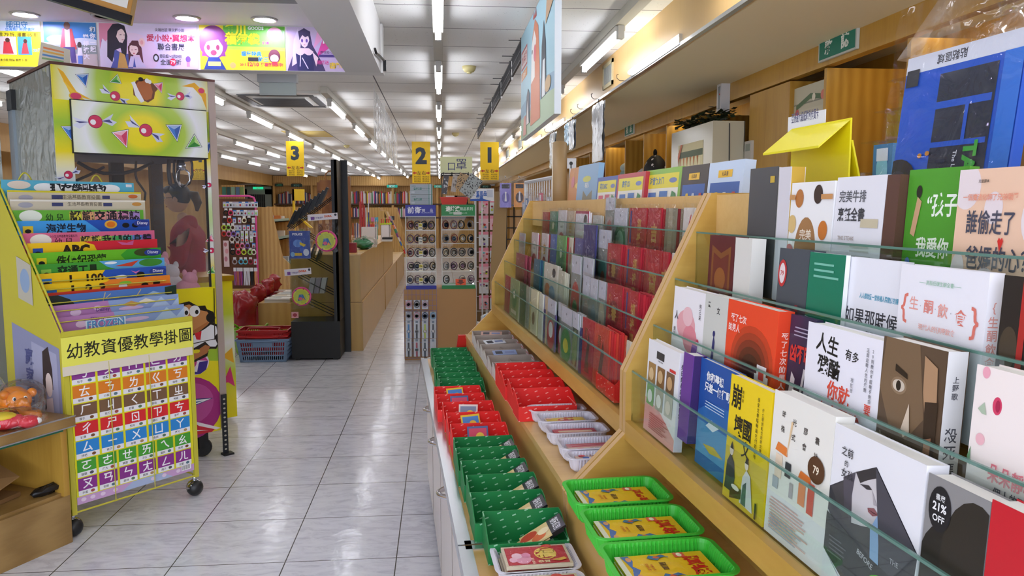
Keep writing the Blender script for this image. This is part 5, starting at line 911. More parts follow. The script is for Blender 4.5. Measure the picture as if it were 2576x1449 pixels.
it = [('r', 0, 0, 1, 1, '#e6df1c'), ('r', 0, 0, 1, .055, '#c9a0cc'), ('p', [(.35, 0), (.45, .055), (.7, .055), (.8, 0)], '#a9b8d8')]+[('e', x, .03, .02, .014, '#e6d0e6') for x in (.05, .12, .2, .3, .62, .72, .85)]+[('r', .88, .02, .97, .065, '#f4f4f4')]+[('r', .885+.01*k, .025, .889+.01*k, .06, '#222222') for k in range(8)]
for r_ in range(7):
    n = len(zrows[r_]); y1 = .985-.133*r_; y0 = y1-.125
    for k, ch in enumerate(zrows[r_]):
        x0 = .012+k/n*.98; x1 = x0+.98/n-.018
        it += [('r', x0, y0, x1, y1, '#ecebee'), ('r', x0, y0+.036, x1, y1, ZHU[r_]), ('t', ch, (x0+x1)/2, y0+.08, .082, '#f6f4f6', {'b': .015}), ('t', words_[r_][2*k:2*k+2], x0+.3/n, y0+.018, .02, '#4a4a50'), ('e', x1-.22/n, y0+.018, .016, .011, random.choice(['#7a4a2a', '#a8504a', '#5a7a5a', '#50505a', '#b08a5a', '#5a7a8a']))]
g = G(); g.box(.015, .645, -.004, -.001, .155, .845, mat('#e6df1c', .35)); g.art(it, .63, .69, TR(.015, -.004, .155), .0001, .35)
tag(g.done('phonics_chart', None, WM), 'phonetic symbol chart with coloured tiles on the front of the yellow rack', 'chart')
FR = lambda: [('r', 0, .0, 1, 1, '#b77fb8'), ('p', [(.42, 1), (1, 1), (1, .4), (.5, .4)], '#8fa6d6'), ('e', .18, .86, .04, .05, '#e4c6e4'), ('e', .34, .9, .03, .03, '#e4c6e4'), ('e', .6, .84, .1, .03, '#d9bcdc'), ('p', [(.7, .7), (.85, .98), (.93, .8), (1, .95), (1, .6)], '#b4cbe6')]
chart(0, (138, 806), (462, 760), FR()+[('t', 'FROZEN', .36, .83, .12, '#dff0fa', {'b': .045, 'w': .3}), ('t', 'FROZEN', .36, .83, .1, '#5a9ad0', {'b': .02, 'w': .28}), ('t', 'Disney', .3, .92, .05, '#7a4a90', {'w': .12})], '#b77fb8', 'mauve and ice blue chart lettered FROZEN, first behind the front bar')
chart(1, (124, 774), (448, 736), FR()+[('t', 'Disney', .38, .86, .05, '#55387a', {'w': .12}), ('p', [(.52, .9), (.6, .96), (.68, .9), (.62, .86)], '#c89a5a'), ('p', [(.66, .93), (.72, .98), (.8, .92), (.72, .88)], '#e6e0d2')], '#b77fb8', 'second mauve snowflake chart behind the FROZEN chart')
chart(2, (116, 746), (443, 716), [('r', 0, 0, 1, 1, '#4f78bc'), ('p', [(0, .8), (0, 1), (.08, 1), (.16, .92), (.2, .82)], '#26302a'), ('p', [(.9, .8), (.9, .98), (1, 1), (1, .8)], '#22382c'), ('l', .4, .84, .42, .98, .01, '#c8b48a'), ('l', .42, .88, .46, .95, .008, '#c8b48a'), ('l', .66, .86, .7, .98, .01, '#c8b48a'), ('p', [(.7, .84), (.8, .93), (.92, .84)], '#9ab8dc')], '#4f78bc', 'blue night chart with antlers and dark trees')
chart(3, (118, 744), (430, 706), [], '#c83a2c', 'red edged chart almost hidden behind the blue night chart')
chart(4, (103, 718), (427, 690), [('r', 0, 0, 1, 1, '#f0c81a')]+bump(.42, 1, .95, '#e8842a')+[('p', [(.5, 1), (.42, .9), (.48, .8), (1, .8), (1, 1)], '#e8842a'), ('t', '1', .22, .86, .14, '#2a1a10', {'b': .05}), ('t', '2', .34, .86, .14, '#2a1a10', {'b': .05}), ('t', '3', .44, .86, .14, '#2a1a10', {'b': .05})]+tagb('#2a78c8')+[('e', .78, .86, .03, .035, '#1a1414'), ('e', .88, .88, .03, .035, '#1a1414'), ('e', .62, .92, .05, .03, '#7ac03a'), ('e', .6, .87, .035, .04, '#dfe6ec')], '#f0c81a', 'yellow and orange chart numbered 123')
chart(5, (90, 692), (417, 667), [('r', 0, 0, 1, 1, '#f2c618'), ('p', [(.5, 1), (.47, .92), (.54, .82), (1, .8), (1, 1)], '#2554b4'), ('t', '1', .24, .87, .13, '#2a1a10', {'b': .04}), ('t', '100', .42, .87, .13, '#2a1a10', {'b': .03, 'w': .2})]+tagb('#2a78c8')+D3(.93, .92)+[('e', .78, .87, .035, .05, '#1a1418'), ('p', [(.7, .96), (.74, .9), (.78, .96), (.74, .93)], '#e070a8'), ('e', .62, .86, .05, .03, '#e6eaf0')], '#f2c618', 'yellow and blue chart numbered 1 to 100')
chart(6, (89, 667), (413, 647), [('r', 0, 0, 1, 1, '#3f9a34'), ('p', [(.46, 1), (.52, .9), (.6, .84), (1, .8), (1, 1)], '#5aa4d8'), ('t', '交通工具', .3, .88, .1, '#16301a', {'w': .4, 'b': .04}), ('e', .88, .93, .1, .06, '#3f8a34'), ('p', [(.58, .9), (.78, .98), (.72, .88)], '#c84430'), ('e', .55, .96, .05, .02, '#e8f0f6')]+tagb('#8ac04a'), '#3f9a34', 'green chart of vehicles with blue sky corner')
chart(7, (77, 639), (404, 621), [('r', 0, 0, 1, 1, '#6cbe28'), ('p', [(.72, 1), (.66, .9), (.7, .8), (1, .78), (1, 1)], '#39a02c'), ('t', '侏儸紀恐龍', .36, .86, .1, '#18300c', {'w': .48, 'b': .03}), ('e', .86, .93, .09, .06, '#3a4a20')]+D3(.93, .92)+tagb('#e0d020'), '#6cbe28', 'bright green dinosaur chart')
chart(8, (68, 615), (395, 599), [('r', 0, 0, 1, 1, '#f2c41a'), ('p', [(.4, 1), (.48, .94), (.5, .84), (1, .8), (1, 1)], '#d02438'), ('t', 'ABC', .34, .86, .14, '#2a1a10', {'b': .06, 'w': .36}), ('p', [(.7, .92), (.66, .98), (.74, .95), (.8, .99), (.79, .91)], '#c85a94')]+tagb('#2450a8'), '#f2c41a', 'yellow and red chart lettered ABC')
sq = lambda s, x0, y, w, cols, th=.1: sum([[('r', x0+i*w, y-th*.62, x0+(i+.96)*w, y+th*.62, cols[i % len(cols)]), ('t', ch, x0+(i+.48)*w, y, th, '#1d1d26', {'b': .025})] for i, ch in enumerate(s)], [])
chart(9, (57, 590), (388, 577), [('r', 0, 0, 1, 1, '#d8688c'), ('e', .12, .88, .075, .09, '#ece6da'), ('t', '幼 兒', .28, .85, .08, '#5a2038', {'w': .2}), ('t', '小小生活基礎教育掛圖系列', .28, .94, .03, '#6a3048', {'w': .2})]+sq('認識我們的身體', .4, .86, .082, ['#e0c64a', '#d8d050', '#8ac04a', '#4ab060', '#3aa89a', '#5a8ad0', '#7a5ab0'], .1), '#d8688c', 'pink chart about our bodies with rainbow title tiles')
chart(10, (42, 556), (375, 552), [('r', 0, 0, 1, 1, '#3f9ee4'), ('p', [(.48, 1), (.54, .9), (.6, .8), (1, .8), (1, 1)], '#1c52b4'), ('t', '海洋生物', .34, .87, .1, '#10203a', {'w': .42, 'b': .03}), ('e', .68, .92, .05, .065, '#e0b040'), ('e', .68, .92, .034, .045, '#e07820'), ('e', .8, .9, .03, .04, '#15161c'), ('e', .88, .9, .03, .04, '#15161c')]+D3(.94, .93)+tagb('#e6c832'), '#2f7ed0', 'blue chart of sea life with a sun emblem')
chart(11, (32, 532), (360, 526), [('r', 0, 0, 1, 1, '#66b23a'), ('e', .12, .9, .08, .09, '#e9efe0'), ('t', '幼 兒', .29, .88, .08, '#204a20', {'w': .2})]+sq('認識交通標誌', .4, .9, .095, ['#d8d048', '#e0a878', '#e89890', '#e89aa0', '#d890b8', '#a888c8'], .12), '#66b23a', 'green chart of traffic signs with pastel title tiles')
chart(12, (25, 503), (364, 503), [('r', 0, 0, 1, .97, '#cfc6ae'), ('t', '生活基礎教育掛圖', .52, .93, .045, '#6a6254', {'w': .34}), ('r', .28, .89, .36, .95, '#3a4270'), ('r', .66, .89, .73, .95, '#3a4270'), ('e', .1, .91, .05, .04, '#a8a8b4'), ('e', .93, .93, .04, .03, '#c89048')], '#e8e4d8', 'plain cream chart with a white top edge')
chart(13, (18, 478), (354, 484), [('r', 0, .97, 1, 1, '#d8cc30'), ('r', 0, 0, 1, .97, '#cfc4a8'), ('t', '生活基礎教育掛圖', .52, .9, .05, '#6a6254', {'w': .34}), ('r', .3, .86, .38, .93, '#3a4270'), ('r', .68, .87, .74, .93, '#3a4270'), ('e', .12, .88, .05, .04, '#a8a8b4'), ('e', .93, .92, .04, .03, '#c86a38')], '#d8cc30', 'cream chart with a yellow top edge near the back of the rack')
chart(14, (2, 454), (336, 458), [('r', 0, 0, 1, 1, '#59b4d0'), ('e', .12, .92, .08, .06, '#e8d8c8')]+[('e', .3+.1*q, .88, .08, .07, '#f0f4f6') for q in range(6)]+[('t', '現在幾點鐘?', .55, .87, .11, '#16202a', {'w': .55, 'b': .05}), ('r', .93, .92, .98, .97, '#e8e8ec')], '#59b4d0', 'pale blue clock chart at the very back of the yellow rack')
# ================================================================ low wooden shelf with toys, left front
SM = TR(-1.772, 3.78, 0) @ RZ(62.8)
t = thing('display_shelf', 'low brown wooden shelf unit with an open front and glass edged top', 'shelf', SM)
g = G(); g.box(-1.3, 0, 0, .5, .0, .235, W_DARK); g.box(-1.3, -.02, .02, .5, .235, .25, W_DARK); g.box(-.03, 0, 0, .5, .235, .56, W_WALL); g.box(-1.3, -.03, .48, .5, .25, .56, W_DARK); g.done('carcass', t)
g = G(); g.box(-1.3, .02, -.04, .5, .575, .62, W_DARK); g.box(-1.3, .02, -.043, -.038, .57, .576, STEEL); g.box(-1.3, .022, -.043, -.038, .618, .624, STEEL); g.done('top_board', t)
g = G(); g.box(-1.3, -.03, -.02, .05, .555, .575, mat('#1f6a4c', .5)); g.done('green_edge_strip', t)
def smp(px, py, y=None, z=None):
    if z is not None: return SM.inverted() @ at(px, py, z=z)
    n = SM.to_3x3() @ Vector((0, 1, 0)); return SM.inverted() @ onplane(px, py, SM @ Vector((0, y, 0)), n)
BAG = clear('#ffffff', .05, .05, .9, 18)
def bag_over(t, c, r):
    g = G(); g.ball(c, r, BAG, 18); V = [(x+rr(-.006, .006), y+rr(-.006, .006), max(z+rr(-.006, .006), .001)) for x, y, z in g.v]; g.v = V; g.done('clear_bag', t, None, True)
q = smp(85, 1038, z=.622); s = .062
t = thing('elephant_toy', 'shiny orange elephant toy in a clear bag on the wooden shelf', 'toy', SM @ TR(q.x-.06, q.y+.05, .622) @ RZ(-62.8) @ RZ(28))
OR = mat('#ef8c1c', .3)
g = G(); g.ball((0, .02, s*1.1), (s*1.15, s*1.25, s*1.05), OR); g.ball((s*.35, -s*1.0, s*1.25), (s*.85, s*.8, s*.8), OR)
for x, y in ((-.6, .7), (.7, .8), (-.55, -.6), (.75, -.5)): g.tube([(s*x, s*y, s*.9), (s*x, s*y, .0)], [s*.36, s*.4], OR, 12)
g.done('body', t, None, True)
g = G(); g.tube([(s*.45, -s*1.6, s*1.3), (s*.6, -s*2.0, s*.9), (s*.8, -s*2.3, s*.42), (s*1.25, -s*2.35, s*.3), (s*1.6, -s*2.2, s*.36)], [s*.5, s*.46, s*.42, s*.38, s*.34], OR, 12); g.done('trunk', t, None, True)
for x in (-.55, 1.2): g = G(); g.ball((s*x, -s*.6, s*1.7), (s*.34, s*.3, s*.36), OR); g.done('ear', t, None, True)
for x in (.05, .75): g = G(); g.ball((s*x, -s*1.68, s*1.55), (s*.13, s*.1, s*.17), '#f4f4f4'); g.ball((s*x+.001, -s*1.76, s*1.55), (s*.08, s*.07, s*.12), '#14141a'); g.done('eye', t, None, True)
bag_over(t, (.03, -.03, s*1.25), (s*1.8, s*2.3, s*1.5))
q = smp(12, 1035, z=.622); G1 = mat('#1f8a3e', .35)
t = thing('dinosaur_toy', 'shiny green dragon toy in a clear bag beside the orange elephant', 'toy', SM @ TR(q.x-.07, q.y+.07, .622) @ RZ(-62.8))
g = G(); g.ball((0, 0, .07), (.06, .07, .07), G1); g.ball((.03, -.03, .15), (.05, .05, .045), G1); g.ball((.07, -.06, .135), (.035, .035, .028), G1); g.tube([(-.03, .05, .05), (-.08, .1, .02), (-.12, .13, .015)], [.04, .025, .008], G1, 10)
for x, y in ((-.03, -.03), (.035, -.03)): g.tube([(x, y, .06), (x+.01, y-.03, .012)], [.03, .026], G1, 10)
g.done('body', t, None, True); g = G(); g.ball((.055, -.07, .165), .012, '#f0f0f0'); g.ball((.059, -.081, .166), .006, '#101014'); g.done('eye', t, None, True)
g = G(); [g.lathe([(.012, 0), (0, .02)], mat('#e08a20', .4), TR(0.02-.02*k, .005+.02*k, .19-.02*k), 8) for k in range(4)]; g.done('crest', t); bag_over(t, (0, 0, .1), (.11, .11, .11))
q = smp(45, 1078, z=.622); RD = mat('#d81c34', .3)
t = thing('stacked_toy', 'red and yellow soft toy lying in a clear bag at the shelf edge', 'toy', SM @ TR(q.x-.03, q.y+.04, .622) @ RZ(-62.8) @ RZ(20))
g = G(); g.ball((0, 0, .035), (.085, .06, .035), RD); g.ball((.09, -.01, .028), (.05, .04, .028), RD); g.done('body', t, None, True)
g = G(); g.ball((-.01, -.01, .06), (.06, .045, .02), '#ecd02a'); g.done('yellow_patch', t, None, True)
for x, y in ((.13, -.02), (-.02, -.055)): g = G(); g.ball((x, y, .03), (.014, .012, .014), '#f2f0f0'); g.done('white_tip', t, None, True)
bag_over(t, (.02, -.01, .045), (.15, .09, .05))
q = smp(-30, 1020, z=.622)
t = thing('bear_toy', 'small orange toy in a clear bag at the far left of the shelf', 'toy', SM @ TR(q.x, q.y+.16, .622)); g = G(); g.ball((0, 0, .05), .05, '#e07828'); g.ball((.02, -.02, .12), .04, '#e8954a'); g.done('body', t, None, True); g = G(); g.ball((.05, -.04, .15), .012, '#3a2418'); g.done('eye', t, None, True)
q = smp(25, 1230, z=.252)
t = thing('cardboard_box', 'folded brown cardboard flap inside the wooden shelf', 'box', SM @ TR(q.x-.16, .14, .252) @ RZ(10)); g = G(); g.box(-.18, .12, 0, .25, 0, .02, mat('#7c5a34', .8)); g.hexa([(-.18, 0, .02), (.1, -.02, .1), (.1, -.016, .104), (-.18, .004, .024), (-.18, .2, .12), (.13, .18, .17), (.13, .184, .174), (-.18, .204, .124)], mat('#8f6c40', .8)); g.done('flap', t)
t = thing('black_bag', 'crumpled black bag lying inside the wooden shelf', 'bag', SM @ TR(q.x+.02, .03, .252)); g = G(); g.ball((-.0, .03, .024), (.09, .03, .02), mat('#19181a', .4)); g.v = [(x+rr(-.008, .008), y+rr(-.008, .008), max(0, z+rr(-.008, .008))) for x, y, z in g.v]; g.done('crumpled_bag', t, None, True)
# ================================================================ framed sign and notice at the top left
a = at(185, -12, z=2.3); 
t = thing('hanging_sign', 'dark framed sign hanging at the top left corner', 'sign', TR(-2.05, 3.6, 2.52) @ RZ(-12))
p0 = at(165, -40, y=3.4); p1 = at(328, 45, y=3.5)
t.matrix_world = basis(p1, ((p0-p1).normalized()), ((p0-p1).normalized().cross(Vector((0, 0, 1))).normalized()*-1), Vector((0, 0, 1)))
L_ = (p0-p1).length+.4
g = G(); g.box(0, L_, 0, .02, 0, .4, mat('#b07a2a', .4)); g.box(-.005, L_, -.006, .03, -.03, .006, mat('#1b1a1e', .2, .5)); g.box(-.012, .004, -.006, .03, -.03, .4, mat('#8a6a38', .3)); g.done('frame', t)
g = G(); g.box(.02, .14, -.003, .023, .03, .36, mat('#d4d0c8', .6)); g.box(.2, L_, -.003, .023, .02, .05, mat('#e8e6e2', .6)); g.done('paper', t)
P = at(155, 160, y=5.15); P2 = at(92, 165, y=5.15); 
q = CM @ Vector((.1, .45, 2.39)); a = at(95, 165, y=5.1); b = at(176, 175, y=5.1); c_ = at(103, 105, y=5.1); d_ = at(176, 125, y=5.1)
g = G(); V = [Vector((p.x, p.y, max(p.z, 2.391))) for p in (a, b, d_, c_)]; o = Vector((0, .004, 0)); g.hexa(V+[v+o for v in V], mat('#dcd6c0', .6))
for k, cc in ((.75, '#e88a50'), (.6, '#e8b04a'), (.45, '#5a8ac0'), (.3, '#8ab070')): 
    l0 = V[0].lerp(V[3], k); r0 = V[1].lerp(V[2], k); l1 = V[0].lerp(V[3], k+.08); r1 = V[1].lerp(V[2], k+.08); e_ = Vector((0, -.001, 0)); g.poly([l0.lerp(r0, .1)+e_, l0.lerp(r0, .8)+e_, l1.lerp(r1, .8)+e_, l1.lerp(r1, .1)+e_], cc)
tag(g.done('price_board', None), 'small cream notice board standing on top of the claw machine', 'notice')
from mathutils import noise as mnoise
# ================================================================ person seen through the claw machine
def skin_person():
    px, py = -2.22, 7.15
    root = thing('person', 'person in a red jacket with tied black hair, seen through the claw machine glass', 'person', TR(px, py, 0))
    def skin(name, pts, edges, m, rootv=0, lv=2):
        me = bpy.data.meshes.new(name); me.from_pydata([p[:3] for p in pts], edges, []); me.materials.append(m)
        o = bpy.data.objects.new(name, me); COL.objects.link(o); o.parent = root
        sk = o.modifiers.new('skin', 'SKIN'); sk.use_smooth_shade = True
        for i, p in enumerate(pts):
            d = me.skin_vertices[0].data[i]; d.radius = (p[3], p[4] if len(p) > 4 else p[3]); d.use_root = (i == rootv)
        s = o.modifiers.new('sub', 'SUBSURF'); s.levels = lv; s.render_levels = lv
        return o
    SK = mat('#caa084', .55); JK = mat('#a32034', .7, 0, .3, .4, 25); TRS = mat('#23242c', .8)
    # faces -x (to the left), leaning a little forward over the goods
    B = [(0, 0, .93, .11, .09), (0, 0, 1.08, .095, .08), (-.01, 0, 1.25, .105, .085), (-.01, 0, 1.38, .085, .065), (-.03, 0, 1.48, .05), (-.06, 0, 1.56, .05),
         (0, .10, .86, .09), (0, .10, .48, .062), (.02, .10, .09, .045), (-.12, .10, .04, .04), (0, -.10, .86, .09), (.01, -.10, .48, .062), (.03, -.10, .09, .045), (-.11, -.10, .04, .04),
         (0, .17, 1.37, .04), (-.02, .22, 1.13, .038), (-.22, .18, 1.06, .034), (-.30, .15, 1.06, .03), (0, -.17, 1.37, .04), (-.02, -.22, 1.13, .038), (-.22, -.18, 1.04, .034), (-.30, -.15, 1.03, .03)]
    E_ = [(0, 1), (1, 2), (2, 3), (3, 4), (4, 5), (0, 6), (6, 7), (7, 8), (8, 9), (0, 10), (10, 11), (11, 12), (12, 13), (3, 14), (14, 15), (15, 16), (16, 17), (3, 18), (18, 19), (19, 20), (20, 21)]
    skin('body', B, E_, SK)
    J = [(0, 0, .90, .155, .135), (0, 0, 1.08, .145, .125), (-.01, 0, 1.25, .165, .13), (-.01, 0, 1.41, .145, .105), (.0, 0, 1.475, .085), (0, .175, 1.375, .088), (-.02, .225, 1.13, .078), (-.20, .185, 1.065, .06), (0, -.175, 1.375, .088), (-.02, -.225, 1.13, .078), (-.20, -.185, 1.045, .06), (.085, 0, 1.47, .075)]
    skin('jacket', J, [(0, 1), (1, 2), (2, 3), (3, 4), (3, 5), (5, 6), (6, 7), (3, 8), (8, 9), (9, 10), (4, 11)], JK)
    T_ = [(0, 0, .92, .14, .12), (0, .1, .86, .105), (0, .1, .48, .08), (.02, .1, .10, .065), (0, -.1, .86, .105), (.01, -.1, .48, .08), (.03, -.1, .10, .065)]
    skin('trousers', T_, [(0, 1), (1, 2), (2, 3), (0, 4), (4, 5), (5, 6)], TRS)
    for s_ in (.1, -.1): g = G(); g.ball((-.05, s_, .045), (.13, .05, .05), mat('#1c1c20', .5)); g.done('shoe', root, None, True)
    # head: a shaped ball with brow, nose, lips, chin; faces -x, chin dipped
    Hd = TR(-.085, 0, 1.675) @ RY(-8)
    g = G(); g.ball((0, 0, 0), (.098, .076, .118), SK, 24)
    V = []
    for x, y, z in g.v:
        fx = -x/.098
        if fx > .2:
            w = max(0, 1-abs(y)/.05)
            x -= .014*w*math.exp(-((z+.012)/.022)**2)*1.6 + .006*w*math.exp(-((z+.055)/.012)**2) + .010*w*math.exp(-((z+.092)/.02)**2)
            x += .007*math.exp(-((z-.018)/.014)**2)*math.exp(-((abs(y)-.03)/.016)**2)
        if z < -.04: y *= 1-.22*min(1, (-z-.04)/.07)
        V.append((x, y, z))
    g.v = V; g.done('head', root, Hd, True)
    for s_ in (1, -1):
        g = G(); g.ball((-.084, s_*.03, .018), (.011, .014, .008), mat('#ece6e2', .3), 10); g.ball((-.093, s_*.03, .018), (.004, .006, .006), mat('#1c1210', .2), 8); g.done('eye', root, Hd, True)
        g = G(); g.ball((.01, s_*.077, -.005), (.02, .009, .03), SK, 12); g.done('ear', root, Hd, True)
    g = G(); g.ball((-.098, 0, -.056), (.006, .022, .006), mat('#a25a50', .5), 10); g.done('mouth', root, Hd, True)
    HR = mat('#17130f', .45); g = G(); g.ball((.022, 0, .03), (.102, .086, .108), HR, 20); g.v = [(max(x, -.066 if z > .03 else -.02), y, z) for x, y, z in g.v]; g.ball((-.05, 0, .085), (.055, .06, .04), HR, 14); g.tube([(.1, 0, .03), (.155, 0, .01), (.17, 0, -.06), (.15, 0, -.13)], [.03, .045, .036, .012], HR, 10); g.done('hair', root, Hd, True)
    g = G(); 
    for s_ in (1, -1): g.tube([(-.1, s_*.03+.022*math.cos(q*PI/6), .018+.018*math.sin(q*PI/6)) for q in range(12)], .0022, '#2a2420', 5, True); g.tube([(-.1, s_*.052, .02), (.01, s_*.08, .012)], .002, '#2a2420', 5)
    g.done('glasses', root, Hd)
    for s_ in (1, -1):                       # hands with five bent fingers
        sy = .15 if s_ > 0 else -.15; z = 1.06 if s_ > 0 else 1.03
        pts = [(-.30, sy, z, .026, .016), (-.35, sy, z-.008, .034, .016), (-.385, sy, z-.012, .032, .014)]; ed = [(0, 1), (1, 2)]
        for k, (off, ln) in enumerate(((-.026, .058), (-.009, .068), (.009, .063), (.026, .05))):
            b = len(pts); pts += [(-.39, sy+off, z-.014, .0095), (-.39-ln*.55, sy+off*1.1, z-.026, .0085), (-.39-ln*.8, sy+off*1.1, z-.05, .0075)]; ed += [(2, b), (b, b+1), (b+1, b+2)]
        b = len(pts); ty = sy-s_*.036; pts += [(-.345, ty, z-.014, .011), (-.375, ty-s_*.014, z-.03, .0095), (-.395, ty-s_*.006, z-.048, .008)]; ed += [(1, b), (b, b+1), (b+1, b+2)]
        skin('hand', pts, ed, SK, 0, 1)
skin_person()
# ================================================================ baskets
def basket_mesh(w, d, h, m, taper=.88, rows=4, nx=22):
    g = G(); t = .004
    def P(x, y, z): k = taper+(1-taper)*z/h; return ((x-w/2)*k, (y-d/2)*k, z)
    def slab(x0, x1, y0, y1, z0, z1): g.hexa([P(x0, y0, z0), P(x1, y0, z0), P(x1, y1, z0), P(x0, y1, z0), P(x0, y0, z1), P(x1, y0, z1), P(x1, y1, z1), P(x0, y1, z1)], m)
    slab(0, w, 0, d, 0, .006)
    zs = [.012]+[h*(.1+.74*r_/rows) for r_ in range(rows+1)]+[h]
    for a in (0, d-t):
        slab(0, w, a, a+t, 0, h*.1); slab(0, w, a, a+t, h*.86, h)
        for r_ in range(1, rows): z = h*(.1+.76*r_/rows); slab(0, w, a, a+t, z-.006, z+.006)
        for k in range(nx+1): x = w*(.02+.96*k/nx); slab(x-.0045, x+.0045, a, a+t, h*.08, h*.88)
        for x in (0, w*.94): slab(x, x+w*.06, a, a+t, 0, h)
        slab(w*.3, w*.7, a-.001, a+t+.001, h*.66, h*.86)
    ny = int(nx*d/w)
    for a in (0, w-t):
        slab(a, a+t, 0, d, 0, h*.1); slab(a, a+t, 0, d, h*.86, h)
        for r_ in range(1, rows): z = h*(.1+.76*r_/rows); slab(a, a+t, 0, d, z-.006, z+.006)
        for k in range(ny+1): y = d*(.03+.94*k/ny); slab(a, a+t, y-.0045, y+.0045, h*.08, h*.88)
    slab(-.012, w+.012, -.012, .004, h-.014, h+.004); slab(-.012, w+.012, d-.004, d+.012, h-.014, h+.004); slab(-.012, .004, 0, d, h-.014, h+.004); slab(w-.004, w+.012, 0, d, h-.014, h+.004)
    return g
def basket(M, w, d, h, c, label, hc=None, rest=0):
    t = thing('shopping_basket', label, 'basket', M, 'shopping baskets beside the black stand'); m = mat(c, .4)
    basket_mesh(w, d, h, m).done('basket_body', t)
    for s_ in (-1, 1): g = G(); z = h+.012; y = s_*((d/2+.02) if rest else (d/2-.02)); q_ = 1 if rest else 0; g.tube([(-w*.32, y, z-.01), (-w*.32, y*(1 if q_ else .4), z-.02*q_), (-w*.1, y*(1 if q_ else .25), z-.03*q_), (w*.1, y*(1 if q_ else .25), z-.03*q_), (w*.32, y*(1 if q_ else .4), z-.02*q_), (w*.32, y, z-.01)], .008, mat(hc or c, .4), 7); g.done('handle', t, None, True)
    return t
a = at(612, 913, z=0); b = at(728, 911, z=0); w = (b.x-a.x)/.88; bx = (a.x+b.x)/2
for c, z, lab, hc in (('#7f9bbd', .001, 'grey blue plastic shopping basket at the bottom of the stack', None), ('#c4262a', .062, 'red shopping basket nested in the blue one', None), ('#b92024', .115, 'topmost red shopping basket of the stack', '#a11a1e')):
    basket(TR(bx-.035, a.y+.17, z), w-(0 if z < .01 else .03), .34 if z < .01 else .31, .24 if z < .01 else .215, c, lab, hc, z < .1)
basket(TR(bx+.07, a.y+.485, .001), .26, .22, .26, '#2a8a7c', 'teal shopping basket behind the red and blue ones', '#d8c830')
t = thing('plastic_tub', 'lime green plastic tub with two looped handles', 'tub', TR(bx-.29, a.y+.58, 0.001)); LM = mat('#8cc02a', .35)
g = G(); g.lathe([(.145, 0), (.16, .02), (.185, .26), (.195, .265), (.19, .275), (.178, .26), (.15, .02), (0, .015)], LM, None, 26); [g.lathe([(.157+.011*k*.55, .04+.055*k), (.162+.011*k*.55, .05+.055*k), (.157+.012*k*.55, .06+.055*k)], LM, None, 26) for k in range(4)]; g.done('tub_body', t, None, True)
for s_ in (-1, 1): g = G(); g.tube([(s_*.185*math.cos(q)*1.0, .185*math.sin(q), .26+.06*math.cos(q*2.4)) for q in [(-.6+1.2*k/8) for k in range(9)]], .01, LM, 7); g.done('handle', t, None, True)
# ================================================================ black stand with drawers of frames and hanging drums
bs = at(735, 907, z=0); be = at(857, 905, z=0); X0, X1, YB = bs.x, be.x, be.y
t = thing('black_display_stand', 'tall black display stand with clear side and tilted wire shelves', 'display stand', TR(X0, YB, 0)); w = X1-X0
g = G(); g.box(0, w, 0, .4, .02, .41, mat('#17181a', .55)); [g.box(x, x+.05, .02, .07, 0, .02, '#0c0c0d') for x in (.03, w-.08)]; g.done('base_box', t)
g = G(); g.box(w-.055, w, 0, .03, .41, 2.09, BLACK); g.box(w-.025, w, 0, .4, .41, 2.09, BLACK); g.done('upright_panel', t)
g = G(); g.box(.0, w-.055, .005, .009, .41, 1.15, clear('#e8ecec', .02, .02, fr=.15)); g.done('clear_side', t)
for k, z in enumerate((.52, .74, .97, 1.2, 1.42)):
    g = G()
    for y in (.04, .2, .36): g.tube([(.05+.03*k, y, z-.02+.16), (w-.05, y, z-.08+.02)] if k < 4 else [(-.02, y, 1.385-.012), (w-.03, y, 1.385+.03/.041*(w-.01)-.012)], .005, BLACK, 5)
    if k < 4: g.tube([(.05+.03*k, .04, z+.14), (.05+.03*k, .38, z+.14)], .005, BLACK, 5)
    g.done('wire_shelf', t)
for k in range(9):
    z = 1.60+.055*k*.9; x = -.005+.041*k; M = TR(X0+x-.02, YB+.06+.02*(k % 2), 1.40+.03*k) @ RY(26)
    o = thing('photo_frame', 'x', 'picture frame', M, 'dark picture frames on the black stand'); g = G(); g.box(0, .022, 0, .09, 0, .19, mat('#16161a', .3)); g.done('frame', o); g = G(); g.box(-.001, 0.0, .015, .075, .03, .16, mat('#3a2a30', .2)); g.done('glass', o); reg(o, 'on the black stand', 'dark picture frame', 'from the lower left')
for k in range(4):
    M = TR(X0+.07+.06*k, YB+.1, 1.145-.033*k) @ RY(20); o = thing('photo_frame', 'x', 'picture frame', M, 'slim frames on the middle black shelf'); g = G(); g.box(0, .02, 0, .22, 0, .15, mat('#2a2226', .3)); g.done('frame', o); reg(o, 'on the middle black shelf', 'slim purple tinted frame', 'from the left')
for k in range(3):
    M = TR(X0+.17+.06*k, YB+.06, .70); o = thing('craft_pack', 'x', 'pack', M, 'flat packs behind the clear side'); g = G(); g.hexa([(0, 0, 0), (.05, 0, 0), (.05, .1, 0), (0, .1, 0), (.03, 0, .16), (.08, 0, .16), (.08, .1, .16), (.03, .1, .16)], mat(['#cfc9cc', '#b9a8b4', '#d8d4d0'][k], .4)); g.done('card', o); reg(o, 'behind the clear side of the black stand', ['white', 'lilac', 'cream'][k]+' flat pack', 'from the left')
p0 = at(862, 880, z=0); t = thing('black_standing_board', 'second tall black panel standing behind the black display stand', 'panel', TR(at(862, 700, y=YB+.45).x, YB+.45, 0)); g = G(); g.box(0, .075, 0, .03, 0, 2.11, BLACK); g.done('board', t)
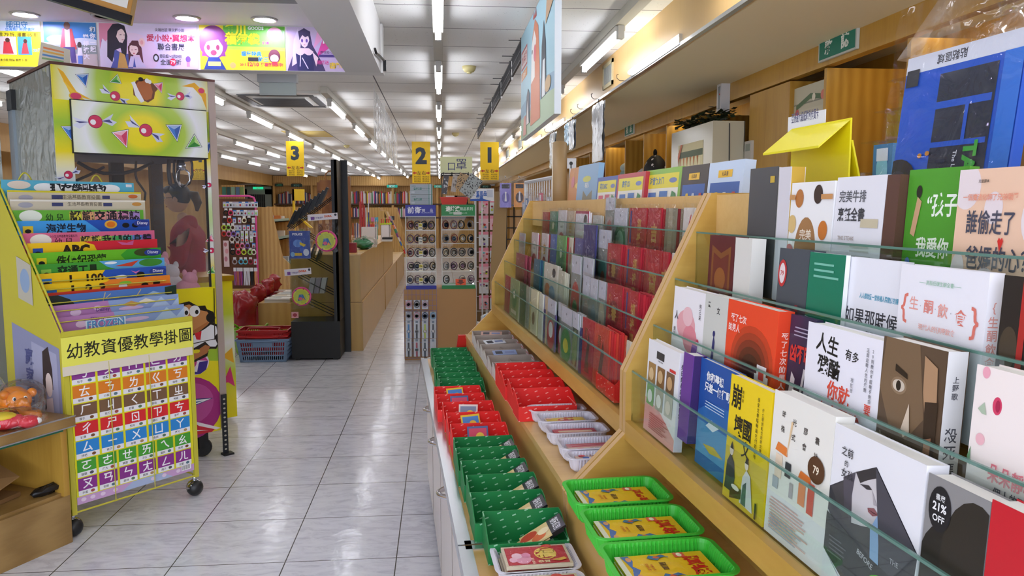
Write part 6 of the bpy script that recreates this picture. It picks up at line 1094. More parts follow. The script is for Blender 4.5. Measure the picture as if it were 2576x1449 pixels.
def drum(px0, py0, px1, py1, label, tilt):
    X, w, h = front(px0, py0, px1, py1, YB-.05); t = thing('toy_pack', label, 'toy', X @ RY(tilt), 'hanging drum toy packs')
    g = G(); g.box(0, w, 0, .002, h*.84, h, mat('#e4e0e8', .4)); g.art([('t', 'DORA', .68, .55, .4, '#d8582a', {'b': .06, 'w': .3}), ('t', '鼓子製造屋', .36, .4, .3, '#5a50a0', {'w': .35}), ('r', .1, .1, .22, .6, '#7a4aa0'), ('e', .93, .7, .04, .2, '#2a2a40')], w, h*.16, TR(0, 0, h*.84)); g.done('header_card', t)
    r = w*.36; Mx = TR(w*.55, -.0, h*.30) @ RX(90); g = G(); g.lathe([(0, -.02), (r*.86, -.02), (r*.86, .024), (0, .024)], mat('#d8d040', .4), Mx, 28)
    g.art([('e', .5, .5, .36, .36, '#b8c840'), ('p', [(.3, .3), (.4, .62), (.6, .62), (.72, .3)], '#3a70b0'), ('e', .45, .4, .1, .08, '#d85a7a'), ('p', [(.52, .3), (.6, .44), (.7, .3)], '#e8a030')]+[('e', .5+.42*math.cos(q), .5+.42*math.sin(q), .035, .035, c) for q, c in zip((.2, 1.2, 2.2, 3.2, 4.2, 5.2), ('#3a8a3a', '#c03060', '#3a60b0', '#e08030', '#7a4aa0', '#2a9a8a'))], 2*r, 2*r, TR(w*.55-r, -.024, h*.30-r)); g.done('drum_skin', t)
    g = G(); g.tube([(w*.55+r*.92*math.cos(q*PI/14), 0, h*.30+r*.92*math.sin(q*PI/14)) for q in range(28)], r*.11, mat('#d8308a', .35), 8, True); g.done('rim', t, None, True)
    g = G(); nn = 8; g.mesh([(w*i/nn, -.035-rr(0, .01), h*.9*j/nn) for j in range(nn+1) for i in range(nn+1)], [(j*(nn+1)+i, j*(nn+1)+i+1, (j+1)*(nn+1)+i+1, (j+1)*(nn+1)+i) for j in range(nn) for i in range(nn)], clear('#ffffff', .03, .05, .8, 14, fr=.2)); g.done('clear_bag', t, None, True)
drum(780, 540, 858, 638, 'clear pack holding a pink rimmed toy drum, higher of the two', -4)
drum(722, 678, 792, 778, 'clear pack holding a pink rimmed toy drum, lower of the two', -4)
X, w, h = front(727, 581, 781, 650, YB-.03); t = thing('toy_pack', 'blue boxed toy pack hanging left of the higher drum', 'toy', X); g = G(); g.box(0, w, 0, .02, 0, h, mat('#2a4aa0', .35)); g.art([('t', 'POLICE', .4, .88, .11, '#e8ecf4', {'w': .6, 'b': .03}), ('e', .4, .55, .22, .14, '#5a8ad8'), ('e', .66, .35, .16, .16, '#2f5ac0'), ('e', .8, .22, .14, .13, '#c8d4e8'), ('r', .2, .1, .6, .2, '#d8b830'), ('p', [(.5, .6), (.8, .5), (.7, .42), (.5, .5)], '#d8c030'), ('e', .15, .15, .1, .09, '#7ab0e0')], w, h); g.done('card', t); g = G(); g.box(-.008, w+.008, -.03, .022, -.008, h+.03, clear('#ffffff', .03, .05, .6, 20, fr=.2)); g.done('blister', t)
X, w, h = front(733, 785, 751, 800, YB-.02); sheet('tag_card', 'small pink tag hanging on the front of the black stand', 'tag', X, w, h, [('e', .5, .5, .3, .3, '#a83a4a')], .002, '#dca0a8')
# ================================================================ booklet table and red sacks
a = at(652, 855, y=9.55); b = at(742, 762, y=9.55)
t = thing('wooden_table', 'low wooden block table stacked with booklets', 'table', TR(a.x, 9.55, 0)); g = G(); g.box(0, .46, 0, 1.3, 0, b.z, W_CTR); g.done('block', t)
for k in range(4):
    for j in range(3):
        o = G().box(0, .30, 0, .2, 0, .016, mat(['#d8d6cc', '#c9c8bc', '#e2e0da'][(j+k) % 3], .5)).box(.005, .302, .003, .197, .003, .013, PAGE).art([('r', .1, .3, .6, .7, ['#8a9a7a', '#b09a6a', '#7a8a9a', '#a8a090'][k])], .3, .2, basis((0, 0, .016), (1, 0, 0), (0, 0, -1), (0, 1, 0))).done('booklet', None, TR(a.x+.07+.02*k, 9.58+.27*k, b.z+.001+.0165*j) @ RZ(rr(-3, 3)))
        tag(o, ['bottom', 'middle', 'top'][j]+' pale booklet of the '+['nearest', 'second', 'third', 'farthest'][k]+' pile on the block table', 'booklet', 'booklets on the block table')
RS = mat('#a01c28', .22, 0, .6, .6, 14)
for k, (px, py, r, Y, lab) in enumerate(((640, 790, .24, 9.45, 'largest crumpled red plastic sack in front of the booklet table'), (658, 742, .15, 10.1, 'red plastic sack beside the nearest booklets'), (690, 722, .13, 10.6, 'second red sack along the booklet table'), (716, 712, .13, 11.0, 'farthest red sack along the booklet table'))):
    p = at(px, py, y=Y); r = r*.9; x = min(p.x, a.x-.03-r*.62)
    g = G(); g.ball((0, 0, 0), (r*.66, r*.85, p.z if k == 0 else r*1.05), RS, 28); V = []
    for q in g.v:
        d_ = mnoise.noise_vector(Vector(q)*(2.2/r)+Vector((k*3.1, 0, 0)))*r*.3+mnoise.noise_vector(Vector(q)*(6/r))*r*.13
        f_ = 1.25 if q[2] > r*.55 else 1.0
        V.append((q[0]*f_+d_.x, q[1]*f_+d_.y, q[2]*.92+d_.z*.8))
    g.v = V; zb = min(q[2] for q in g.v)
    t = thing('plastic_sack', lab, 'sack', TR(x, Y, p.z if k else -zb+.001), 'red sacks by the booklet table'); g.done('sack', t, None, True)
    if k: g = G(); g.box(-.1, .1, -.12, .12, 0.0, max(.05, p.z+zb), mat('#8a1a22', .5)); g.done('pedestal', t, TR(0, 0, -p.z))
# ================================================================ long wooden service counter on the left of the aisle
c0 = at(914, 882, z=0); CX, CY = c0.x, c0.y
t = thing('service_counter', 'long two tier wooden counter along the left side of the aisle', 'counter', TR(CX, CY, 0))
SEGS = [(0, 3.6), (3.63, 6.9), (6.93, 10.0)]
for i, (y0, y1) in enumerate(SEGS):
    g = G(); g.box(-.75, 0, y0, y1, 0, .545, W_CTR); g.done('lower_cabinet', t)
    if i < 2: g = G(); g.box(-.77, -.015, y0, y1-(.0 if i == 0 else .9), .55, 1.065, W_CTR); g.box(-.78, -.008, y0-.004, y1-(.0 if i == 0 else .9), 1.065, 1.082, W_PALE); g.done('upper_cabinet', t)
    g = G(); g.box(-.01, .006, y0+0.0, y1, .54, .555, W_PALE); g.box(-.01, .006, y1-.05, y1+.03, 0, .55, W_WALL); g.done('edge_strip', t)
def on_counter(px, py): return at(px, py, z=1.082)
def cbox(x, y, z, w, d, h, c, name, label, cat, parts=None, rz=0):
    t = thing(name, label, cat, TR(x, y, z) @ RZ(rz)); g = G(); g.box(0, w, 0, d, 0, h, mat(c, .45) if isinstance(c, str) else c); g.done('body', t)
    if parts: 
        g = G(); parts(g); g.done('contents', t)
    return t
p = on_counter(882, 636); cbox(p.x-.06, p.y+.02, 1.083, .12, .12, .11, '#8e1d2a', 'gift_box', 'dark red gift box on the counter end', 'box')
p = on_counter(915, 629); t = thing('cellophane_bag', 'crumpled green cellophane bag lying on the counter', 'bag', TR(p.x-.02, p.y+.15, 1.083)); g = G(); g.ball((0, 0, .06), (.13, .14, .06), mat('#1f7a4a', .2, 0, .6)); g.v = [(x+rr(-.015, .015), y+rr(-.015, .015), max(.001, z+rr(-.015, .02))) for x, y, z in g.v]; g.done('green_wrap', t, None, True); g = G(); g.ball((.02, 0, .075), (.16, .15, .075), BAG); g.v = [(x+rr(-.02, .02), y+rr(-.02, .02), max(.001, z+rr(-.015, .03))) for x, y, z in g.v]; g.done('clear_wrap', t, None, True)
def hollow(w, d, h, m, g): g.box(0, w, 0, d, 0, .004, m); g.box(0, w, 0, .005, 0, h, m); g.box(0, w, d-.005, d, 0, h, m); g.box(0, .005, 0, d, 0, h, m); g.box(w-.005, w, 0, d, 0, h, m)
for px, py, w, h, d, lab, extra in ((922, 618, .20, .24, .3, 'white open carton nearest the counter end', 0), (966, 605, .14, .24, .3, 'white open carton farther along the counter holding pencils', 1)):
    p = on_counter(px, py); t = thing('white_carton', lab, 'box', TR(p.x-w/2, p.y+.3, 1.083)); g = G(); hollow(w, d, h, mat('#e6e6ea', .5), g); g.done('carton', t)
    if extra:
        for k in range(9):
            o = thing('pencil', 'x', 'pencil', TR(p.x-.048+.012*k, p.y+.36+.03*(k % 3), 1.09) @ RY(rr(-2, 5)) @ RX(rr(-4, 4)), 'pencils in the white carton'); g = G(); c = random.choice(['#c8302a', '#d85a4a', '#3a8a3a', '#c8d040']); g.lathe([(.006, 0), (.006, .33)], mat(c, .4), None, 6); g.done('shaft', o); g = G(); g.lathe([(.006, .33), (0, .35)], mat('#d8b890', .6), None, 6); g.done('tip', o); reg(o, 'in the white carton', 'long pencil', 'from the left')
        o = thing('paper_pack', 'lime paper pack folded over the white carton', 'pack', TR(p.x-.06, p.y+.3, 1.324)); g = G(); g.hexa([(-.02, -.01, 0), (.16, -.01, .005), (.16, .2, .005), (-.02, .2, 0), (-.02, -.01, .02), (.16, -.01, .03), (.16, .2, .03), (-.02, .2, .02)], mat('#c4d82a', .5)); g.done('pack', o)
p = on_counter(952, 612); cbox(p.x, p.y+.6, 1.083, .16, .2, .03, '#d8d8d4', 'account_book', 'pale ledger book lying on the counter', 'book'); cbox(p.x+.01, p.y+.6, 1.114, .15, .2, .03, '#1d1d20', 'account_book', 'black ledger book lying on the pale one', 'book')
# pen stands and small goods on the counter
for i, (px, py0, py1, c, wpx, lab) in enumerate(((928, 522, 575, '#1f3f8a', 5, 'dark blue upright post stand on the counter'), (915, 505, 560, '#b84a4a', 26, 'clear bag of red and white sweets standing on the counter'), (900, 560, 592, '#4a6a8a', 18, 'row of blue pens in a stand on the counter'), (912, 530, 555, '#2a2a3a', 10, 'dark pen stand on the counter'), (938, 560, 580, '#d8563a', 12, 'orange tape roll pack on the counter'), (890, 560, 600, '#a87a4a', 10, 'tan leather strap rack on the counter'), (945, 545, 575, '#3ab0a0', 10, 'turquoise ball pack on the counter'))):
    Y = 11.6+.22*i; X, w, h = front(px-wpx/2, py0, px+wpx/2, py1, Y); t = thing('goods_stand', lab, 'stationery', TR(X[0][3], Y, 1.083)); top = X[2][3]+h-1.083
    g = G(); g.box(0, w, 0, .05, 0, .05, mat(c, .4)); g.done('base', t); g = G()
    n = 1 if wpx < 8 else 6
    for k in range(n): g.tube([(w*(k+.5)/n, .025, .05), (w*(k+.5)/n+rr(-.01, .01), .025, top*rr(.8, 1))], w/n*.4, mat(c if n == 1 else random.choice([c, '#d8d8e0', '#c03a3a', '#3a5a9a', c]), .4), 7)
    g.done('goods', t)
# brown craft display behind the black stand
Y = 10.2; X, w, h = front(795, 440, 884, 612, Y); t = thing('craft_display', 'brown wooden board display of small leather goods on the counter', 'display stand', TR(X[0][3], Y, 1.083)); h = X[2][3]+h-1.083
BRN = wood('craft_brown', '#7a4a26', '#93602f', (1, 3, 3), 2, 2)
g = G(); g.box(w*.7, w, 0, .06, 0, h*.98, BRN); g.box(0, w*.7, .05, .08, 0, h*.9, BRN); g.prism([(.0, 0), (w*.7, 0), (w*.66, .14), (.04, .14)], 0, .02, BRN, TR(0, .05, h*.78) @ RX(90)); g.tube([(w*.42+.07*math.cos(q*PI/10), .04, h*.98+.07*math.sin(q*PI/10)) for q in range(20)], .01, BRN, 6, True); g.done('board', t)
for k in range(26):
    r_, c_ = divmod(k, 5); x = w*(.08+.2*c_); z = h*(.70-.13*r_); o = G(); cc = random.choice(['#6a3d1e', '#8a5a30', '#a87444', '#5a3018', '#b48a5a']); o.tube([(.02*math.cos(q*PI/5), 0, -.03+.03*math.sin(q*PI/5)) for q in range(10)], .005, cc, 5, True); o.box(-.022, .022, -.004, .004, -.1, -.055, cc)
    tag(o.done('leather_tag', None, TR(t.matrix_world.translation.x+x, Y+(.045 if x < w*.69 else -.006), 1.083+z)), 'x', 'leather charm', 'leather charms on the brown display'); reg(bpy.data.objects[-1] if 0 else [q for q in COL.objects][-1], 'on the brown craft display', 'small leather charm', 'from the top left')
# magazine rack past the counter
Y = 19.3; a = at(1018, 690, y=Y); t = thing('magazine_rack', 'sloped wooden magazine rack on a rounded wooden base past the counter', 'display rack', TR(a.x-.42, Y, 0)); g = G(); g.prism([(0, 0), (.30, 0), (.38, .12), (.38, .4), (0, .4)], .1, .46, W_CTR); g.done('base', t); g = G(); g.prism([(.0, 0.02), (.28, .02), (.36, .13), (.36, .38), (0, .38)], 0, .1, mat('#2f7a58', .5)); g.done('plinth', t)
g = G(); g.hexa([(.38, 0, .46), (.42, 0, .46), (.42, .8, .46), (.38, .8, .46), (-.05, 0, 1.5), (-.01, 0, 1.5), (-.01, .8, 1.5), (-.05, .8, 1.5)], W_CTR); g.box(-.2, -.05, 0, .8, .46, 1.52, W_CTR); g.done('sloped_board', t)
MC = ['#c8302a', '#e0b030', '#3a6ab0', '#e8e4e0', '#7a3a8a', '#2f8a5a', '#d8703a', '#1f2f5a', '#c86a94', '#e6dc40']
for k in range(27):
    f = (k//3)*.098; j = k % 3; x = .42-.43*f+.004; z = .464+1.04*f
    o = G(); o.hexa([(0, 0, 0), (.03, 0, 0), (.03, .24, 0), (0, .24, 0), (-.0405, 0, .098), (-.0105, 0, .098), (-.0105, .24, .098), (-.0405, .24, .098)], mat(MC[(k*7) % 10], .4)); o.box(.004, .026, .004, .236, -.001, .004, PAGE)
    q = o.done('magazine', None, TR(a.x-.42+x, Y+.01+.26*j, z)); tag(q, 'x', 'magazine', 'magazines on the sloped rack'); reg(q, 'on the sloped magazine rack', 'bright covered magazine', 'from the bottom')
# ================================================================ watch stand in the middle of the aisle
YW = 8.14; a = at(1018, 906, y=YW); b = at(1098, 728, y=YW); c = at(1198, 728, y=YW); KX0, KX1, KX2, KZ = a.x, b.x, c.x, b.z
KRAFT = mat('#b98c58', .6); LIL = mat('#8a7aa0', .5)
t = thing('watch_stand', 'wooden plinth with a lilac wire grid carrying the watch showcases', 'display stand', TR(KX0, YW, 0))
g = G(); g.box(.0, KX2-KX0, .02, .5, 0, KZ, KRAFT); g.done('plinth', t)
g = G(); w = KX1-KX0
for k in range(9): g.tube([(w*k/8, .008, .02), (w*k/8, .008, KZ)], .0025, LIL, 4)
for k in range(14): g.tube([(0, .006, .02+(KZ-.02)*k/13), (w, .006, .02+(KZ-.02)*k/13)], .0025, LIL, 4)
g.done('wire_grid', t)
def watch_mesh(c1, c2, c3, r=.03, flat=False):
    g = G(); 
    if flat:
        g.box(-.009, .009, -.003, .003, -.075, .075, mat(c1, .5)); g.lathe([(0, -.008), (r*.55, -.008), (r*.62, -.004), (r*.62, .004), (0, .006)], mat(c2, .25, .5), RX(90), 16); g.lathe([(0, .009), (r*.45, .008)], mat(c3, .3), RX(90), 14)
    else:
        g.tube([(r*.9*math.cos(q*PI/9), 0, r*math.sin(q*PI/9)*1.1) for q in range(18)], .005, mat(c1, .5), 6, True); V = g.v; g.v = [(x, y*2.2, z) for x, y, z in V]
        g.lathe([(0, -.004), (r*.66, -.004), (r*.7, .004), (r*.6, .008), (0, .008)], mat(c2, .2, .7), TR(0, -.012, 0) @ RX(90), 18); g.lathe([(0, .0085), (r*.55, .0085)], mat(c3, .3), TR(0, -.012, 0) @ RX(90), 16); g.box(-.0008, .0008, -.0215, -.021, 0, r*.45, '#202024'); g.box(0, r*.35, -.0215, -.021, -.0008, .0008, '#202024')
    return g
def showcase(px0, px1, py0, py1, col, title, sub, lab, seed):
    p0 = at(px0, py0, y=YW+.03); p1 = at(px1, py1, y=YW+.03); w = p1.x-p0.x; h = p0.z-KZ; d = .26
    t = thing('watch_showcase', lab, 'display case', TR(p0.x, YW+.04, KZ+.001), 'watch showcases on the plinth'); cm = mat(col, .4)
    g = G(); g.box(0, w, -.01, d+.01, 0, .035, cm); g.box(w*.25, w*.75, -.022, -.01, .0, .02, cm); g.done('base', t)
    g = G(); g.box(.0, w, 0, .012, h-.115, h, cm); g.art(title+sub, w, .115, TR(0, 0, h-.115)); g.box(0, w, .012, d, h-.115, h, clear('#f4f6f6', .03, .02, fr=.15)); g.done('sign_panel', t)
    CA = clear('#fafcfc', .015, .02, fr=.12); g = G()
    for x in (0, w-.004): g.box(x, x+.004, 0, d, .035, h-.115, CA)
    g.box(.004, w-.004, d-.004, d, .035, h-.115, CA)
    for k in range(6): z = .04+(h-.16)*k/5; g.box(.004, w-.004, .01, d-.005, z, z+.004, CA); g.box(.004, w-.004, .008, .011, z-.001, z+.005, mat('#d8dcdc', .2))
    for x in (.0, w-.005): g.box(x-.001, x+.006, -.002, .004, .035, h-.115, mat('#ccd2d2', .2)); 
    g.done('acrylic_case', t)
    rs = random.Random(seed)
    for r_ in range(5):
        z = .046+(h-.16)*r_/5+.0475; n = 4
        for k in range(n):
            if r_ == 0 and k == 1 and seed == 2: continue
            c1 = rs.choice(['#1b1b1e', '#2a2624', '#3a2a22', '#5a3a28', '#8a8a90', '#232830', '#6a4a6a', '#2a3a4a', '#7a2a2a']); c2 = rs.choice(['#b8b8be', '#3a3a3e', '#c8b48a', '#888a90']); c3 = rs.choice(['#e6e6e6', '#1c1c22', '#2a3a5a', '#d8d0c0', '#c8a0b8'])
            o = watch_mesh(c1, c2, c3, .038).done('wrist_watch', None, TR(p0.x+w*(.135+.243*k)+rs.uniform(-.006, .006), YW+.04+.08+.02*rs.random(), KZ+z) @ RZ(rs.uniform(-35, 35)), True); tag(o, 'x', 'watch', 'watches in the showcases')
            dark = c3 in ('#1c1c22', '#2a3a5a'); reg(o, 'on the %s shelf of the %s showcase' % (['bottom', 'second', 'middle', 'fourth', 'top'][r_], 'blue' if seed == 1 else 'green'), ('dark' if dark else 'pale')+' faced watch', 'from the left')
        if seed == 1:
            o = thing('price_card', 'x', 'price card', TR(p0.x+w*.42, YW+.075, KZ+.046+(h-.16)*r_/5)); g = G(); g.box(0, .042, 0, .0015, 0, .07, mat('#e8e6d8', .5)); g.art([('r', .08, .5, .92, .92, '#e0d040' if r_ != 3 else '#c8ccd0'), ('t', '特價', .5, .72, .26, '#3a3420', {'w': .7, 'b': .02}), ('t', '299' if r_ in (2, 4) else '199', .5, .26, .3, '#16161a', {'w': .8, 'b': .04})], .042, .07); g.done('card', o); reg(o, 'in the blue showcase', 'small price card', 'from the bottom')
    return t, p0, w, h
showcase(1019, 1098, 516, 728, '#1a1f9a', [('t', '前', .18, .55, .62, '#f0f0fa', {'b': .02}), ('t', '衛', .42, .55, .62, '#f0f0fa', {'b': .02}), ('t', '精', .6, .52, .3, '#e0e0f4'), ('t', '品', .86, .52, .3, '#e0e0f4')], [('t', 'TEL.(04)2245-3338', .72, .3, .14, '#c0c4f0', {'w': .4})], 'acrylic watch showcase with a deep blue header and base', 1)
showcase(1110, 1196, 515, 725, '#12843c', [('t', '達時達', .34, .62, .5, '#eef6ee', {'w': .42, 'b': .03}), ('t', '精品系列', .74, .62, .34, '#cfe8d4', {'w': .38, 'b': .01})], [('t', '服務電話: 0922-541-375', .5, .24, .16, '#b8dcc0', {'w': .75}), ('r', .36, .1, .6, .34, '#c8d0c8')], 'acrylic watch showcase with a green header and base', 2)
X, w, h = front(1146, 702, 1172, 717, YW-.0); sheet('price_flag', 'orange card with a dark arrow on the green showcase base', 'notice', X, w, h, [('p', [(.3, .9), (.7, .9), (.7, .5), (.9, .5), (.5, .08), (.1, .5), (.3, .5)], '#6a2410')], .002, '#f0591e')
i = 0
for py, n, flat, cols in ((765, 3, 0, ('#d8a0b0', '#23242a', '#c8a8b8')), (794, 4, 0, ('#b8b8c0', '#d890a0', '#4a5a7a', '#7ab0d8')), (826, 4, 1, ('#2a7ab8', '#2a2a2e', '#b8cc3a', '#3a3a40')), (872, 4, 1, ('#23232a', '#a83a4a', '#3a4a5a', '#c8c8cc'))):
    for k in range(n):
        px = 1028+20.5*k; p = at(px, py, y=YW-.01); hh = .085 if not flat else .17
        t = thing('boxed_watch', 'x', 'watch', TR(p.x, YW-.012, p.z), 'blister packed watches on the lilac grid')
        g = G(); g.box(-.032, .032, .004, .008, -hh*.62, hh*.5, mat('#c8ccd2', .4)); g.art([('r', .3, .84, .7, .96, '#6a7a8a')], .064, hh*1.12, TR(-.032, .004, -hh*.62)); g.done('card', t)
        watch_mesh(cols[k], '#b0b0b8' if k % 2 else cols[k], '#e0e0e4' if k != 1 else '#1c1c22', .03, bool(flat)).done('watch', t, TR(0, -.012, 0 if not flat else -.03), True)
        g = G(); g.box(-.03, .03, -.03, .003, -hh*.6, hh*.42, clear('#ffffff', .03, .05, fr=.2)); g.done('blister', t)
        reg(t, 'on the lilac wire grid', ('strap' if flat else 'round')+' watch in a blister pack', 'from the top left')
# grey boxes of masks, red tray, mask rack
ZT = at(1060, 516, y=YW+.15).z+.003
for k, (lab) in enumerate(('lower grey box of medical masks on the blue showcase', 'upper grey box of medical masks on the blue showcase')):
    p0 = at(1032, 500, y=YW+.1); p1 = at(1088, 500, y=YW+.1); w = p1.x-p0.x; h = .105
    g = G(); g.box(0, w, 0, .14, 0, h, mat('#a9b4bc', .5)); g.art([('t', '醫療口罩', .34, .55, .26, '#2f7a6a', {'w': .36, 'b': .02}), ('t', '台灣製', .16, .82, .14, '#7a8a90'), ('t', 'Medical Face Mask', .72, .6, .1, '#5a6a70', {'w': .34}), ('r', .0, .38, .82, .4, '#8a969c'), ('r', .05, .12, .2, .3, '#c4ccd2')]+[('r', x, 0, x+.025, 1, c) for x, c in ((.83, '#5a9a8a'), (.89, '#d8e0e2'), (.94, '#2f8a6a'))], w, h)
    tag(g.done('mask_box', None, TR(p0.x, YW+.1, ZT+.108*k)), lab, 'box', 'grey mask boxes')
p0 = at(1112, 510, y=YW+.08); p1 = at(1170, 492, y=YW+.08); 
t = thing('mask_rack', 'black wire rack with hooks standing on the green showcase', 'rack', TR(p0.x, YW+.18, ZT))
g = G(); w = p1.x-p0.x; H = .33
for x in (0, w+.03): g.tube([(x, 0, 0), (x, 0, H)], .005, BLACK, 6)
for z in (.02, H-.02, H): g.tube([(0, 0, z), (w+.03, 0, z)], .005, BLACK, 6)
g.done('frame', t)
for k in range(4): x = .02+.085*k; g = G(); g.tube([(x, 0, H-.02), (x, -.09-.02*k, H-.03), (x, -.1-.02*k, H+.005)], .006, BLACK, 6); g.done('hook', t)
t2 = thing('red_tray', 'shallow red plastic tray filled with packs on the green showcase', 'tray', TR(p0.x-.02, YW+.05, ZT)); RT = mat('#d8321c', .4); g = G(); W2 = w+.05
g.hexa([(.02, .01, 0), (W2-.02, .01, 0), (W2-.02, .09, 0), (.02, .09, 0), (0, 0, .075), (W2, 0, .075), (W2, .1, .075), (0, .1, .075)], RT); g.box(-.006, W2+.006, -.006, .106, .072, .08, RT); g.done('tray_body', t2)
for k, (x0, c) in enumerate(((.06, '#d8d4d0'), (.15, '#6a4a30'))): o = G().box(0, .12, 0, .07, 0, .014, mat(c, .4)).done('mask_pack', None, TR(p0.x+x0-.02, YW+.06, ZT+.081)); tag(o, ['white', 'brown'][k]+' flat pack lying on the red tray', 'pack')
def m_checks(c1, c2, sc):
    m, nd, lk, b = graph('mask_print', .5); tc = nd('TexCoord'); v = nd('TexVoronoi'); v.inputs['Scale'].default_value = sc; lk(tc, 'Object', v, 0); r = ramp(nd, [(.3, c1), (.42, c2)]); lk(v, 'Distance', r, 'Fac'); lk(r, 'Color', b, 'Base Color'); return m
for k, (x0, x1, y0, y1, c1, c2, rot, nm) in enumerate(((1112, 1128, 437, 492, '#c8c8cc', '#4a4a50', 8, 'grey patterned mask pack on the first hook'), (1136, 1150, 437, 486, '#7a7068', '#b8b0a8', 8, 'brown grey mask pack on the second hook'), (1148, 1182, 434, 482, '#3a2c20', '#b89a70', 20, 'leopard print mask pack on the third hook'), (1164, 1206, 436, 500, '#1c1e22', '#a8b0b0', 35, 'black and grey arrow print mask pack nearest the viewer'))):
    X, w, h = front(x0, y0, x1, y1, YW+.06-.025*k); t = thing('mask_pack', nm, 'mask pack', X @ TR(w/2, 0, h/2) @ RY(rot) @ RZ(8), 'cloth masks hanging on the mask rack')
    s_ = .86; g = G(); g.box(-w/2*s_, w/2*s_, 0, .012, -h/2*s_, h/2*s_, m_checks(c1, c2, 60 if k > 1 else 40)); g.done('cloth_mask', t); g = G(); g.box(-w/2, w/2, -.003, .015, -h/2, h/2+.02, clear('#ffffff', .03, .05, .6, 25, fr=.2)); g.done('clear_bag', t)
X, w, h = front(1107, 394, 1188, 436, YW+.192); sheet('mask_notice', 'pale yellow card with handwritten characters above the mask rack', 'notice', X, w, h, [('t', '口', .35, .4, .56, '#2a2a6a', {'b': .0}), ('t', '罩', .66, .55, .72, '#2a2a6a', {'b': .0})], .003, '#d9dca8')
# ================================================================ aisle number signs
for n, px0, px1, py0, py1, l1, wh in (('1', 1208, 1255, 357, 453, '文具雜貨', 'right of the middle lamp row'), ('2', 1036, 1083, 356, 460, '書法用品', 'in the middle of the aisle'), ('3', 719, 766, 355, 443, '電腦耗材', 'above the booklet table'), ('4', 478, 520, 355, 452, '五金百貨', 'seen through the claw machine')):
    Y = 13.0; X, w, h = front(px0, py0, px1, py1, Y); t = thing('aisle_sign', 'yellow hanging aisle sign numbered %s, %s' % (n, wh), 'sign', X, 'yellow aisle number signs')
    g = G(); g.box(0, w, 0, .006, 0, h, mat('#f0c810', .5)); g.art([('t', n, .5, .66, .52, '#2f3a4a', {'b': .05, 'w': .62}), ('t', '左', .37, .24, .11, '#6a4a10'), ('t', '右', .63, .24, .11, '#6a4a10'), ('p', [(.03, .24), (.13, .28), (.13, .255), (.24, .255), (.24, .225), (.13, .225), (.13, .2)], '#b8281e'), ('p', [(.97, .24), (.87, .28), (.87, .255), (.76, .255), (.76, .225), (.87, .225), (.87, .2)], '#b8281e')]+[('t', l1 if r_ % 2 else '美術用品', .28+.46*c_, .15-.055*r_, .042, '#8a6a10') for r_ in range(3) for c_ in range(2)], w, h); g.done('board', t)
    g = G(); 
    for x in (.06, w-.06): g.tube([(x, .003, h), (x, .003, 2.83-X[2][3])], .0015, '#c8c8c8', 4)
    g.done('hanging_line', t)
# ================================================================ hair accessory stand
YH = 15.3; a = at(545, 493, y=YH); b = at(650, 733, y=YH); HX0, HX1, HZ = a.x-.15, b.x, a.z
PINK = mat('#d84a94', .35); t = thing('accessory_stand', 'pink framed brown board stand full of hair accessories', 'display stand', TR(0, YH, 0))
g = G(); g.tube([(HX0, 0, 0), (HX0, 0, HZ-.1), (HX0+.1, 0, HZ), (HX1-.12, 0, HZ), (HX1-.03, 0, HZ-.03), (HX1, 0, HZ-.12), (HX1, 0, 0)], .02, PINK, 8); g.done('tube_frame', t, None, True)
g = G(); g.box(HX0, HX1, .025, .05, 0.03, HZ-.05, mat('#6b3f26', .6)); g.box(HX0, HX1, -.02, .06, 0, .05, W_CTR); g.done('board', t)
HC = ['#c8d83a', '#b0a8b0', '#a03048', '#d87aa8', '#17171a', '#9ad86a', '#58b0d8', '#3a3438', '#7a5ab0', '#d83a6a', '#e0d8d0', '#6ac0c8', '#c83028', '#e8e4c8']
cnt = 0
def hang(name, px, py, g, row, desc, dy=0):
    p = at(px, py, y=YH-.03); o = g.done(name, None, TR(p.x, YH-.02-dy, p.z)); tag(o, 'x', 'hair accessory', 'hair accessories on the pink stand'); reg(o, row, desc, 'from the left'); return o
def hairtie(c): g = G(); g.box(-.028, .028, 0, .004, -.002, .05, mat('#e8e6e8', .5)); g.tube([(.04*math.cos(q*PI/7), -.004, -.035+.042*math.sin(q*PI/7)) for q in range(14)], .011, mat(c, .7), 6, True); return g
def pkt(c, c2, h=.09): g = G(); g.box(-.03, .03, 0, .006, -h, .02, mat(c, .4)); g.box(-.03, .03, -.001, 0, -.005, .02, mat(c2, .4)); g.ball((0, -.006, -h*.5), (.017, .006, .022), random.choice(HC), 8); return g
RW = [(515, 'top row of the pink stand', [(k, 'pkt') for k in (600, 606, 612, 618, 624, 630, 640)]), (533, 'second row of the pink stand', [(k, 'pkt') for k in (566, 574, 582, 590, 598, 606, 614, 622, 630, 638)]), (531, 'upper tie row of the pink stand', []),
      (532, 'x', [])]
